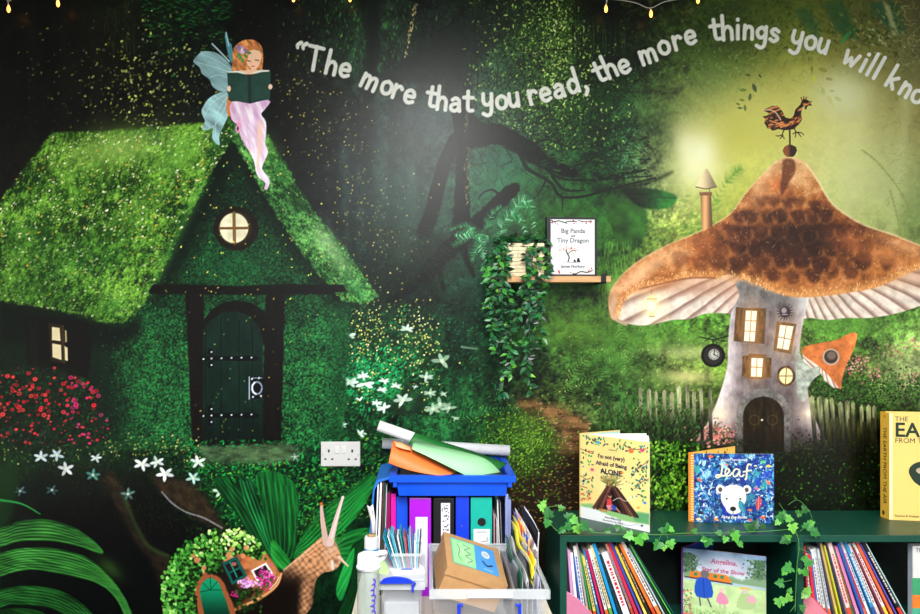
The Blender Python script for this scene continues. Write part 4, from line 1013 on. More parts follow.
    for i in range(1300):
        x = U(598, 700); y = rnd.gauss(428, 14)
        if y < 398: continue
        cv.pid = -1
        cv.leaf(x, y, U(2, 5), U(1, 2), U(-2.2, -.8), G_(rnd.choice(['1c4010', '0c2008', '2c5a18', '40702a', '081406'])), U(.15, .6))
    for i in range(2200):
        x = U(595, 900); y = U(440, 525)
        k = math.exp(-((x - 668) / 34) ** 2)
        cv.leaf(x, y, U(2, 4.5), U(1, 2.2), U(0, 3), G_(rnd.choice(['4a8a1c', '78b030', '2c6414', '143c0c', 'a0d048'] if rnd.random() < k else ['0a1606', '10240a', '060c04', '1c3c10', '24500f', '050904'])), U(.25, .8) if rnd.random() < .5 + k else U(.1, .35))
    for i in range(520):
        x = rnd.gauss(670, 15); y = U(442, 508)
        cv.leaf(x, y, U(3, 6), U(1.6, 3), U(0, 3), G_(rnd.choice(['7ab82c', '4a8a1c', '98d048', '1c4a10', '0c2408', '0c2408', '3a7418'])), U(.4, .95))
    for i in range(60):
        cv.leaf(U(780, 880), U(460, 508), U(1.5, 3), 1.5, U(0, 3), G_('4a9a24'), U(.2, .7))
    # ================= fairy =================
    fa = part('painted_fairy', 'printed red-haired fairy in pink dress reading a green book')
    F = lambda pts: [(185 + a / 3.61, 25 + b / 3.61) for a, b in pts]
    part('fairy_wing', 'translucent blue grey wings', fa)
    wing = lambda x, y: G_('86aeb2') * (.55 + .8 * fbm(x, y, 7, 4, 121, 35, 4))[..., None] + .03
    cv.poly(F([(150, 240), (95, 258), (68, 290), (60, 315), (72, 348), (62, 372), (82, 380), (100, 372), (98, 405), (112, 428), (125, 432), (124, 400), (140, 362), (155, 330), (160, 290)]), wing, soft=.6, smooth=4)
    cv.poly(F([(30, 132), (45, 110), (65, 95), (105, 98), (135, 115), (160, 140), (172, 165), (158, 232), (128, 240), (100, 222), (88, 196), (62, 176), (52, 152)]), wing, soft=.6, smooth=4)
    cv.pid = -1
    for pts in ([(165, 160), (110, 125), (60, 105)], [(160, 170), (100, 150), (45, 135)], [(155, 190), (120, 180), (90, 190)], [(150, 250), (100, 280), (70, 330)], [(152, 260), (115, 320), (110, 400)], [(152, 280), (130, 330), (100, 370)]):
        cv.line(F(pts), 1, 'b8d8d8', smooth=3, alpha=.6, w1=.6)
    cv.pid = len(ids)
    cv.poly(F([(148, 25), (143, 40), (150, 80), (160, 125), (172, 140), (175, 110), (168, 70), (158, 60)]), '4a8a94', soft=.6)
    cv.line(F([(98, 68), (125, 95), (160, 132)]), 1.3, 'a8c4c8'); cv.line(F([(148, 28), (156, 65), (158, 75)]), 1.2, 'a0c4cc')
    part('fairy_dress', 'pale pink draped dress', fa)
    dress = F([(160, 278), (300, 270), (292, 300), (275, 322), (292, 350), (292, 400), (290, 430), (300, 458), (288, 490), (278, 520), (300, 548), (306, 570), (296, 594), (286, 590), (290, 570), (268, 552), (256, 530), (250, 495), (232, 455), (214, 430), (198, 395), (192, 365), (172, 345), (163, 318)])
    def dc(x, y):
        t = fbm(x, y, 5, 3, 123, 68, 4)
        t = np.clip((t - .5) * 2.2 + .5, 0, 1)[..., None]
        return G_('c49ac0') * (1 - t) + G_('efe2ee') * t
    cv.poly(dress, dc, soft=.6, smooth=3)
    cv.line(F([(192, 350), (200, 365), (190, 388), (184, 372), (194, 355)]), 1.4, 'e48ab8', smooth=3)
    cv.line(F([(166, 290), (160, 310), (170, 340), (200, 350), (215, 330)]), 2, 'f0b0d8', soft=1, smooth=3, alpha=.5)
    part('fairy_leg', None, fa)
    cv.poly(F([(268, 340), (280, 360), (276, 420), (272, 470), (264, 530), (258, 500), (262, 440), (260, 390)]), 'ecc0a4', soft=1.4, alpha=.7)
    cv.pid = -1
    cv.line(F([(160, 285), (158, 262), (155, 300), (160, 325)]), 3, 'd07838')
    part('fairy_hair', 'wavy copper hair', fa)
    cv.poly(F([(172, 165), (172, 120), (175, 85), (200, 60), (230, 52), (258, 58), (276, 78), (282, 110), (280, 150), (275, 180), (240, 178), (200, 182)]),
            lambda x, y: G_('cc8048') * (.35 + 1.2 * fbm(x, y, 3, 3, 127, 60, 2.2))[..., None], soft=.6, smooth=4)
    part('fairy_face', None, fa)
    cv.poly(F([(225, 95), (265, 92), (275, 112), (270, 140), (252, 162), (238, 158), (222, 135)]), 'ecc0a0', soft=.7, smooth=4)
    cv.poly(F([(195, 165), (240, 160), (275, 165), (285, 175), (190, 178)]), 'e8b898', soft=.6)
    cv.pid = -1
    cv.line(F([(224, 128), (235, 131)]), 1, '4a2c20'); cv.line(F([(254, 126), (266, 128)]), 1, '4a2c20'); cv.line(F([(240, 149), (250, 149)]), 1.2, 'd06a5c')
    cv.glow(250.5, 62, 1.5, 1.2, 'e89078', .6); cv.glow(259, 61, 1.5, 1.2, 'e89078', .6)
    cv.line(F([(222, 130), (232, 90), (258, 75)]), 2, 'c87840', smooth=3, alpha=.8)
    part('hair_flower', 'purple flowers and green leaves in the hair', fa)
    for x, y, c in ((205, 82, 'b890c0'), (196, 90, 'a078a8'), (216, 92, '8a6a9c'), (206, 97, 'd8b8d8'), (192, 80, '8a7098')):
        cv.ell(185 + x / 3.61, 25 + y / 3.61, 2.4, 2, c)
    for x, y, a in ((200, 118, 1.9), (208, 128, 1.6), (218, 112, .6), (230, 100, .2), (194, 108, 2.2)):
        cv.leaf(185 + x / 3.61, 25 + y / 3.61, 6, 3, a, G_('4a8a4c'), .95)
    cv.ell(242, 49.3, 1, 1, 'f0e0a0')
    part('fairy_book', 'open dark green book', fa)
    cv.poly(F([(156, 168), (195, 165), (233, 176), (270, 162), (304, 163), (306, 172), (154, 178)]), 'd8d8cc', soft=.5)
    cv.poly(F([(152, 172), (190, 172), (233, 182), (275, 170), (309, 167), (307, 268), (275, 274), (235, 284), (190, 276), (157, 272)]), lambda x, y: G_('25453c') * (1 - .35 * np.exp(-((x - 249.6) / 1.6) ** 2))[..., None] * (.9 + .2 * fbm(x, y, 6, 2, 9))[..., None], soft=.5)
    part('fairy_hand', None, fa)
    cv.ell(229, 88.7, 1.8, 3, 'ecc4ac'); part('fairy_hand', None, fa); cv.ell(270.3, 86.8, 2, 2.6, 'ecc4ac')
    # ================= lettering =================
    part('mural_lettering', 'white quotation lettering arching across the mural')
    for ch, x, y, a, s in LETTERS:
        c, q = math.cos(math.radians(a)), math.sin(math.radians(a))
        sh = .10 if s else 0
        for st in GLY[ch]:
            sm = 0
            if st[0] == 's':
                sm = 5; st = st[1:]
            P = [(x + s * ((px * .93) * c + py * q), y + s * (px * .93 * q - py * c)) for px, py in st]
            cv.line(P, 3.9 if ch != '"' else 4.4, lambda X_, Y_: G_('d6d8d0') * (.97 + .06 * fbm(X_, Y_, 4, 2, 3))[..., None], w1=(2.4 if ch == '"' else None), smooth=sm, soft=.6)
    if True:
        for x0 in ():
            pass
    cv.C = np.clip(cv.C, 0, 1)
    # crisp print: unsharp
    B_ = cv.C
    for ax in (0, 1):
        B_ = (np.roll(B_, 1, ax) + np.roll(B_, -1, ax) + B_ * 1.5 + .5 * np.roll(B_, 2, ax) + .5 * np.roll(B_, -2, ax)) / 4.5
    k_ = np.where(cv.I == cv.pid, .2, .42)[..., None]
    cv.C = np.clip(cv.C + k_ * (cv.C - B_), 0, 1)
    # print contrast: deep blacks
    L = cv.C.max(-1)
    g = np.where(cv.I == cv.pid, 1., .84 + .22 * ss(.02, .45, L))
    cv.C = np.clip(cv.C * g[..., None], 0, 1)
    return cv, ids
# ------------------------------------------------------------------ scene helpers
import bpy, bmesh
from mathutils import Vector, Matrix, Quaternion
COL = bpy.context.scene.collection
CAMY, CAMZ, FPX, CX, CY = -2.8, 1.45, 778., 425., 307.

def W(px, py, d):
    # a point seen at photo pixel px, py, standing d metres in front of the camera
    return Vector(((px - CX) * d / FPX, CAMY + d, CAMZ - (py - CY) * d / FPX))

def lin(c):
    c = hx(c) if isinstance(c, str) else np.asarray(c, float)
    return np.where(c <= .04045, c / 12.92, ((np.clip(c, 0, 1) + .055) / 1.055) ** 2.4)

_m = {}
def mat(name, col='808080', rough=.5, metal=0., noise=0., nscale=30., bump=0., bscale=200., trans=0., ior=1.45, emit=0., alpha=1., spec=.5, attr=None, coat=0., sss=0., stretch=None):
    if name in _m:
        return _m[name]
    m = bpy.data.materials.new(name); m.use_nodes = True
    nt = m.node_tree; b = nt.nodes['Principled BSDF']
    c = tuple(lin(col)) + (1,)
    b.inputs['Base Color'].default_value = c
    b.inputs['Roughness'].default_value = rough
    b.inputs['Metallic'].default_value = metal
    b.inputs['IOR'].default_value = ior
    b.inputs['Specular IOR Level'].default_value = spec
    b.inputs['Transmission Weight'].default_value = trans
    b.inputs['Coat Weight'].default_value = coat
    b.inputs['Alpha'].default_value = alpha
    if emit:
        b.inputs['Emission Color'].default_value = c; b.inputs['Emission Strength'].default_value = emit
    tc = nt.nodes.new('ShaderNodeTexCoord')
    src = tc.outputs['Object']
    if stretch:
        mp = nt.nodes.new('ShaderNodeMapping'); mp.inputs['Scale'].default_value = stretch
        nt.links.new(src, mp.inputs['Vector']); src = mp.outputs['Vector']
    colsock = None
    if attr:
        a = nt.nodes.new('ShaderNodeVertexColor'); a.layer_name = attr
        colsock = a.outputs['Color']
        nt.links.new(colsock, b.inputs['Base Color'])
    if noise:
        n = nt.nodes.new('ShaderNodeTexNoise'); n.inputs['Scale'].default_value = nscale; n.inputs['Detail'].default_value = 4
        nt.links.new(src, n.inputs['Vector'])
        r = nt.nodes.new('ShaderNodeMapRange'); r.inputs['From Min'].default_value = .25; r.inputs['From Max'].default_value = .75
        r.inputs['To Min'].default_value = 1 - noise; r.inputs['To Max'].default_value = 1 + noise
        nt.links.new(n.outputs['Fac'], r.inputs['Value'])
        mx = nt.nodes.new('ShaderNodeVectorMath'); mx.operation = 'SCALE'
        if colsock: nt.links.new(colsock, mx.inputs[0])
        else: mx.inputs[0].default_value = c[:3]
        nt.links.new(r.outputs['Result'], mx.inputs['Scale'])
        nt.links.new(mx.outputs['Vector'], b.inputs['Base Color'])
    if bump:
        n2 = nt.nodes.new('ShaderNodeTexNoise'); n2.inputs['Scale'].default_value = bscale; n2.inputs['Detail'].default_value = 3
        nt.links.new(src, n2.inputs['Vector'])
        bp = nt.nodes.new('ShaderNodeBump'); bp.inputs['Strength'].default_value = bump; bp.inputs['Distance'].default_value = .002
        nt.links.new(n2.outputs['Fac'], bp.inputs['Height']); nt.links.new(bp.outputs['Normal'], b.inputs['Normal'])
    _m[name] = m
    return m

def paper(col, rough=.5, noise=.06):
    return mat('paint_' + col, col, rough, noise=noise, nscale=40)

def link(o, parent=None):
    COL.objects.link(o)
    if parent is not None:
        o.parent = parent
    return o

def tag(o, label=None, cat=None, group=None, kind=None):
    if label: o['label'] = label
    if cat: o['category'] = cat
    if group: o['group'] = group
    if kind: o['kind'] = kind
    return o

def empty(name, loc, label=None, cat=None, group=None, kind=None, rot=0):
    o = bpy.data.objects.new(name, None); link(o)
    o.location = loc; o.rotation_euler[2] = rot; o.empty_display_size = .05
    tag(o, label, cat, group, kind)
    return o

def world_mat(o):
    M = Matrix.Identity(4)
    while o is not None:
        M = Matrix.LocRotScale(o.location, o.rotation_euler.to_quaternion() if o.rotation_mode != 'QUATERNION' else o.rotation_quaternion, o.scale) @ M
        o = o.parent
    return M

class MB:
    # collects shapes given in WORLD coordinates; build() makes one mesh object
    def __init__(self): self.bm = bmesh.new(); self.c = self.bm.loops.layers.color.new('Col') if False else None; self.fc = {}
    def quad(self, pts, smooth=False):
        vs = [self.bm.verts.new(p) for p in pts]
        f = self.bm.faces.new(vs); f.smooth = smooth
        return f
    def box(self, lo, hi, bev=0., rot=None, piv=None):
        x0, y0, z0 = lo; x1, y1, z1 = hi
        vs = [self.bm.verts.new(p) for p in ((x0, y0, z0), (x1, y0, z0), (x1, y1, z0), (x0, y1, z0), (x0, y0, z1), (x1, y0, z1), (x1, y1, z1), (x0, y1, z1))]
        fs = [self.bm.faces.new([vs[i] for i in q]) for q in ((3, 2, 1, 0), (4, 5, 6, 7), (0, 1, 5, 4), (1, 2, 6, 5), (2, 3, 7, 6), (3, 0, 4, 7))]
        if bev:
            es = list({e for f in fs for e in f.edges})
            r = bmesh.ops.bevel(self.bm, geom=es, offset=bev, segments=2, affect='EDGES', profile=.6)
            vs = list({v for f in r['faces'] for v in f.verts} | {v for v in vs if v.is_valid})
        if rot is not None:
            M = Matrix.Translation(piv) @ rot.to_4x4() @ Matrix.Translation(-Vector(piv))
            bmesh.ops.transform(self.bm, matrix=M, verts=vs)
        return vs
    def tube(self, pts, r, n=8, r1=None, cap=True):
        P = [Vector(p) for p in pts]; rings = []
        m = len(P); up = Vector((.13, .31, .94)).normalized()
        for i, p in enumerate(P):
            d = (P[min(i + 1, m - 1)] - P[max(i - 1, 0)]).normalized()
            a = d.cross(up)
            if a.length < .05: a = d.cross(Vector((1, 0, 0)))
            a.normalize(); b = d.cross(a)
            rr = r if r1 is None else r + (r1 - r) * i / (m - 1)
            rings.append([self.bm.verts.new(p + rr * (math.cos(2 * math.pi * k / n) * a + math.sin(2 * math.pi * k / n) * b)) for k in range(n)])
        for i in range(m - 1):
            for k in range(n):
                f = self.bm.faces.new([rings[i][k], rings[i][(k + 1) % n], rings[i + 1][(k + 1) % n], rings[i + 1][k]]); f.smooth = True
        if cap:
            self.bm.faces.new(rings[0][::-1]); self.bm.faces.new(rings[-1])
    def lathe(self, c, prof, n=32, sx=1., sy=1.):
        c = Vector(c); rings = []
        for r, z in prof:
            rings.append([self.bm.verts.new(c + Vector((r * sx * math.cos(2 * math.pi * k / n), r * sy * math.sin(2 * math.pi * k / n), z))) for k in range(n)])
        for i in range(len(prof) - 1):
            for k in range(n):
                f = self.bm.faces.new([rings[i][k], rings[i][(k + 1) % n], rings[i + 1][(k + 1) % n], rings[i + 1][k]]); f.smooth = True
        if prof[0][0] > 1e-4: self.bm.faces.new(rings[0][::-1])
        if prof[-1][0] > 1e-4: self.bm.faces.new(rings[-1])
    def prism(self, poly, d0, d1, frame=None):
        # poly: 2D points; frame(u, v, w) -> world
        fr = frame or (lambda u, v, w: Vector((u, w, v)))
        A = [self.bm.verts.new(fr(u, v, d0)) for u, v in poly]; B = [self.bm.verts.new(fr(u, v, d1)) for u, v in poly]
        self.bm.faces.new(A[::-1]); self.bm.faces.new(B)
        for i in range(len(poly)):
            j = (i + 1) % len(poly)
            self.bm.faces.new([A[i], A[j], B[j], B[i]])
    def sheet(self, grid, th=.0008):
        # grid of world points -> thin curved sheet
        ny, nx = len(grid), len(grid[0])
        V = [[Vector(p) for p in row] for row in grid]
        N = []
        for j in range(ny):
            row = []
            for i in range(nx):
                a = V[j][min(i + 1, nx - 1)] - V[j][max(i - 1, 0)]; b = V[min(j + 1, ny - 1)][i] - V[max(j - 1, 0)][i]
                n = a.cross(b); n.normalize(); row.append(n)
            N.append(row)
        T = [[self.bm.verts.new(V[j][i] + N[j][i] * th / 2) for i in range(nx)] for j in range(ny)]
        B = [[self.bm.verts.new(V[j][i] - N[j][i] * th / 2) for i in range(nx)] for j in range(ny)]
        for j in range(ny - 1):
            for i in range(nx - 1):
                f = self.bm.faces.new([T[j][i], T[j][i + 1], T[j + 1][i + 1], T[j + 1][i]]); f.smooth = True
                f = self.bm.faces.new([B[j + 1][i], B[j + 1][i + 1], B[j][i + 1], B[j][i]]); f.smooth = True
        bd = [(0, i) for i in range(nx)] + [(j, nx - 1) for j in range(1, ny)] + [(ny - 1, i) for i in range(nx - 2, -1, -1)] + [(j, 0) for j in range(ny - 2, 0, -1)]
        for k in range(len(bd)):
            a, b = bd[k], bd[(k + 1) % len(bd)]
            self.bm.faces.new([B[a[0]][a[1]], B[b[0]][b[1]], T[b[0]][b[1]], T[a[0]][a[1]]])
    def build(self, name, m, parent=None, local=None):
        me = bpy.data.meshes.new(name)
        if parent is not None:
            self.bm.transform(world_mat(parent).inverted())
        elif local is not None:
            self.bm.transform(Matrix.Translation(-Vector(local)))
        bmesh.ops.recalc_face_normals(self.bm, faces=self.bm.faces)
        self.bm.to_mesh(me); self.bm.free()
        o = bpy.data.objects.new(name, me)
        for x in (m if isinstance(m, (list, tuple)) else [m]): me.materials.append(x)
        link(o, parent)
        if parent is None and local is not None: o.location = local
        return o

def box(name, lo, hi, m, parent=None, bev=0., rot=None, piv=None):
    b = MB(); b.box(lo, hi, bev, rot, piv)
    return b.build(name, m, parent)

def bez(P, n=12):
    return [Vector(p) for p in catmull([tuple(p) for p in P], n, False)]

def bil(c00, c10, c11, c01, nx=12, ny=6, sag=(0, 0, 0), curl=None):
    # bilinear sheet with a bulge
    g = []
    for j in range(ny + 1):
        v = j / ny; row = []
        for i in range(nx + 1):
            u = i / nx
            p = (c00 * (1 - u) + c10 * u) * (1 - v) + (c01 * (1 - u) + c11 * u) * v
            p = p + Vector(sag) * math.sin(math.pi * u) * 1.0
            if curl: p = p + curl(u, v)
            row.append(p)
        g.append(row)
    return g

_font = {}
def text(s, origin, ux, uz, size, m, parent, name='printed_title', depth=.0003, align='CENTER', bold=0., spacing=1., shear=0.):
    # origin: world point of the baseline, ux: reading direction, uz: up; the text stands off along ux x uz
    cu = bpy.data.curves.new(name, 'FONT'); cu.body = s; cu.size = size; cu.align_x = align
    cu.extrude = depth; cu.offset = bold; cu.space_character = spacing; cu.shear = shear; cu.resolution_u = 3
    o = bpy.data.objects.new(name, cu); COL.objects.link(o)
    bpy.context.view_layer.update()
    me = bpy.data.meshes.new_from_object(o.evaluated_get(bpy.context.evaluated_depsgraph_get()))
    bpy.data.objects.remove(o); bpy.data.curves.remove(cu)
    ux = Vector(ux).normalized(); uz = Vector(uz).normalized(); n = ux.cross(uz)
    M = Matrix((ux, uz, n)).transposed().to_4x4(); M.translation = Vector(origin)
    me.transform(world_mat(parent).inverted() @ M if parent else M)
    me.materials.clear(); me.materials.append(m); me.name = name
    r = bpy.data.objects.new(name, me); link(r, parent)
    return r

def canvas_objs(cv, pos, name, material, parent=None, ids=None, lvl1=None):
    """turn a painted canvas into point-coloured mesh grids; returns {id: object}"""
    ny, nx = cv.X.shape
    P = pos(cv.X, cv.Y).reshape(-1, 3).astype(np.float32)
    colr = np.ones((ny * nx, 4), np.float32); colr[:, :3] = lin(np.clip(cv.C, 0, 1).reshape(-1, 3))
    idx = np.arange(ny * nx).reshape(ny, nx)
    quads = np.stack([idx[1:, :-1], idx[1:, 1:], idx[:-1, 1:], idx[:-1, :-1]], -1).reshape(-1, 4)
    qi = cv.I[:-1, :-1].reshape(-1)
    out = {}
    for k in (sorted(set(qi.tolist())) if ids is not None else [None]):
        q = quads if k is None else quads[qi == k]
        used, inv = np.unique(q, return_inverse=True)
        inv = inv.reshape(-1)
        me = bpy.data.meshes.new(name if k is None else ids[k][0])
        me.vertices.add(len(used)); me.vertices.foreach_set('co', P[used].ravel())
        me.loops.add(len(inv)); me.loops.foreach_set('vertex_index', inv.astype(np.int32))
        nq = len(q)
        me.polygons.add(nq); me.polygons.foreach_set('loop_start', np.arange(0, nq * 4, 4, dtype=np.int32))
        a = me.color_attributes.new('Col', 'FLOAT_COLOR', 'POINT'); a.data.foreach_set('color', colr[used].ravel())
        me.update(calc_edges=True)
        me.materials.append(material)
        out[k] = bpy.data.objects.new(me.name, me)
    return out

# ------------------------------------------------------------------ room
RX0, RX1, RY0, RH = -2.6, 3.1, -5.2, 2.7
m_wall = mat('plaster_wall', 'e4e2da', .8, noise=.03, nscale=6, bump=.15, bscale=120)
m_ceil = mat('ceiling_white', 'e8e8e4', .85, noise=.02, nscale=8)
m_carp = mat('carpet_grey', '34383e', .95, noise=.25, nscale=300, bump=.5, bscale=500)
def struct(name, lo, hi, m):
    return tag(box(name, lo, hi, m), kind='structure')
struct('wall_back', (RX0, .0015, 0), (RX1, .12, RH), m_wall)
struct('wall_left', (RX0 - .1, RY0, 0), (RX0, .12, RH), m_wall)
struct('wall_right', (RX1, RY0, 0), (RX1 + .1, .12, RH), m_wall)
struct('floor', (RX0 - .1, RY0 - .1, -.1), (RX1 + .1, .12, 0), m_carp)
struct('ceiling', (RX0 - .1, RY0 - .1, RH), (RX1 + .1, .12, RH + .1), m_ceil)
struct('baseboard_left', (RX0, RY0, 0), (RX0 + .015, -.001, .1), mat('gloss_white', 'eeeeea', .3))
struct('baseboard_right', (RX1 - .015, RY0, 0), (RX1, -.001, .1), mat('gloss_white'))
# rear wall with two windows behind the photographer
wb = MB()
WZ0, WZ1 = .95, 2.35
wins = ((-1.9, -.2), (.7, 2.4))
for a, b in ((RX0, -1.9), (-.2, .7), (2.4, RX1)):
    wb.box((a, RY0 - .1, 0), (b, RY0, RH))
for a, b in wins:
    wb.box((a, RY0 - .1, 0), (b, RY0, WZ0)); wb.box((a, RY0 - .1, WZ1), (b, RY0, RH))
tag(wb.build('wall_front', mat('navy_wall', '20262e', .8, noise=.04, nscale=6)), kind='structure')
for i, (a, b) in enumerate(wins):
    f = MB()
    for q in ((a, a + .05), ((a + b) / 2 - .025, (a + b) / 2 + .025), (b - .05, b)):
        f.box((q[0], RY0 - .08, WZ0), (q[1], RY0 - .02, WZ1), .004)
    f.box((a, RY0 - .08, WZ0), (b, RY0 - .02, WZ0 + .05), .004); f.box((a, RY0 - .08, WZ1 - .05), (b, RY0 - .02, WZ1), .004)
    tag(f.build('window_%d' % (i + 1), mat('gloss_white')), kind='structure')

# ------------------------------------------------------------------ the mural
cv, ids = paint_mural()
mur = empty('wall_mural', (0, 0, 0), 'dark fairytale forest mural covering the whole wall, with cottage, mushroom house and quotation', 'mural')
m_mur = mat('mural_print', rough=.31, attr='Col', bump=.2, bscale=150, spec=.22, stretch=(1, 1, 1.8))
ids[0] = ('printed_forest', 'misty green woodland, path and undergrowth of the mural', None)
mo = canvas_objs(cv, lambda X, Y: np.stack([(X - CX) * 2.8 / FPX, np.zeros_like(X), CAMZ - (Y - CY) * 2.8 / FPX], -1), 'mural', m_mur, ids=ids)
seen = {}
for k, (nm, lb, pr) in sorted(ids.items()):
    o = mo.get(k)
    if o is None:
        o = bpy.data.objects.new(nm, None)
    seen[k] = o; COL.objects.link(o)
    o.parent = seen[pr] if pr else mur
    if lb: o['label'] = lb
del cv

# ------------------------------------------------------------------ double socket
S0 = W(340.8, 453.6, 2.8)
def socket():
    root = empty('double_socket', S0 + Vector((0, -.001, -.045)), 'white double electrical socket with two switches on the mural wall', 'socket')
    w, h = .0705, .044
    pm = mat('white_plastic', 'cacac9', .35)
    b = MB(); b.box((S0.x - w, -.0095, S0.z - h), (S0.x + w, -.0006, S0.z + h), .0025); b.build('faceplate', pm, root)
    dk = mat('slot_black', '101010', .6)
    for s in (-1, 1):
        cx = S0.x + s * .042
        h_ = MB()
        h_.box((cx - .003 + s * .0, -.0102, S0.z + .006), (cx + .003, -.009, S0.z + .0165)); h_.build('pin_slot', dk, root)
        for q in (-1, 1):
            h_ = MB(); h_.box((cx + q * .0125 - .004, -.0102, S0.z - .0205), (cx + q * .0125 + .004, -.009, S0.z - .0155)); h_.build('pin_slot', dk, root)
        sc = MB(); sc.lathe(Vector((0, 0, 0)), [(.0022, 0), (.0022, .0006), (.001, .0009)], 10)
        bmesh.ops.transform(sc.bm, matrix=Matrix.Translation((S0.x + s * .064, -.0095, S0.z - .002)) @ Matrix.Rotation(math.pi / 2, 4, 'X'), verts=sc.bm.verts)
        sc.build('screw', mat('steel', '9a9a9a', .35, 1.), root)
        r = MB(); r.box((S0.x + s * .0125 - .0078, -.0138, S0.z + .004), (S0.x + s * .012 + .0085, -.0088, S0.z + .028), .0015, rot=Matrix.Rotation(.08, 3, 'X'), piv=(S0.x, -.0105, S0.z + .016))
        rk = r.build('switch', mat('white_switch', 'd8d8d6', .3), root)
socket()

# ------------------------------------------------------------------ wall shelf, planter, book
m_oak = mat('pale_oak', 'c89a68', .5, noise=.22, nscale=14, stretch=(1, 9, 9), bump=.1, bscale=60)
m_iron = mat('black_iron', '101012', .5, .3)
d0 = 2.655
zt = W(0, 276, d0).z
sx0, sx1 = W(489, 276, d0).x, W(611, 276, d0).x
sh = empty('wall_shelf', (sx0, -.001, zt - .021), 'narrow pale wooden shelf on black brackets fixed to the mural', 'shelf')
box('shelf_board', (sx0, d0 - 2.8, zt - .021), (sx1, -.0015, zt), m_oak, sh, .0015)
for px in (497, 603.5):
    x = W(px, 276, d0).x
    b = MB(); b.box((x - .009, d0 - 2.804, zt - .0245), (x + .009, d0 - 2.8005, zt + .006), .001); b.box((x - .009, d0 - 2.804, zt - .025), (x + .009, -.0015, zt - .0212))
    b.build('bracket', m_iron, sh)

def leafmesh(mb, cl, p, d, n, L, Wd, fold, col, kind='ivyoval', rnd=None):
    d = d.normalized(); s = d.cross(n)
    if s.length < 1e-3: s = d.cross(Vector((.3, 1, .2)))
    s.normalize(); n = s.cross(d)
    if kind == 'oval':
        st = ((0, .02), (.18, .30), (.42, .5), (.68, .38), (.88, .15), (1, .0))
        half = [(a, w) for a, w in st]
    else:   # five lobed ivy
        half = [(0, .06), (-.14, .30), (.02, .62), (.22, .40), (.42, .60), (.56, .28), (.78, .20), (1.0, 0)]
    mid = [mb.bm.verts.new(p + d * (L * a if kind == 'oval' else L * min(max(a, 0.), 1.)) + n * (-fold * L * 1.2 * (a * a) * .6)) for a, w in half]
    for sg in (1, -1):
        ed = [mb.bm.verts.new(p + d * L * a + s * sg * Wd * w + n * (fold * Wd * w * 1.4 - fold * L * (a * a) * .7)) for a, w in half]
        for i in range(len(half) - 1):
            q = [mid[i], mid[i + 1], ed[i + 1], ed[i]]
            try:
                f = mb.bm.faces.new(q if sg > 0 else q[::-1])
            except ValueError:
                continue
            f.smooth = False
            for lp in f.loops:
                k = 1.0 if lp.vert in ed else .8
                lp[cl] = (col[0] * k, col[1] * k, col[2] * k, 1)

def leafbm():
    mb = MB(); cl = mb.bm.loops.layers.float_color.new('Col')
    return mb, cl

def leaf_build(mb, name, m, parent):
    me = bpy.data.meshes.new(name)
    mb.bm.transform(world_mat(parent).inverted())
    mb.bm.to_mesh(me); mb.bm.free(); me.materials.append(m)
    return link(bpy.data.objects.new(name, me), parent)

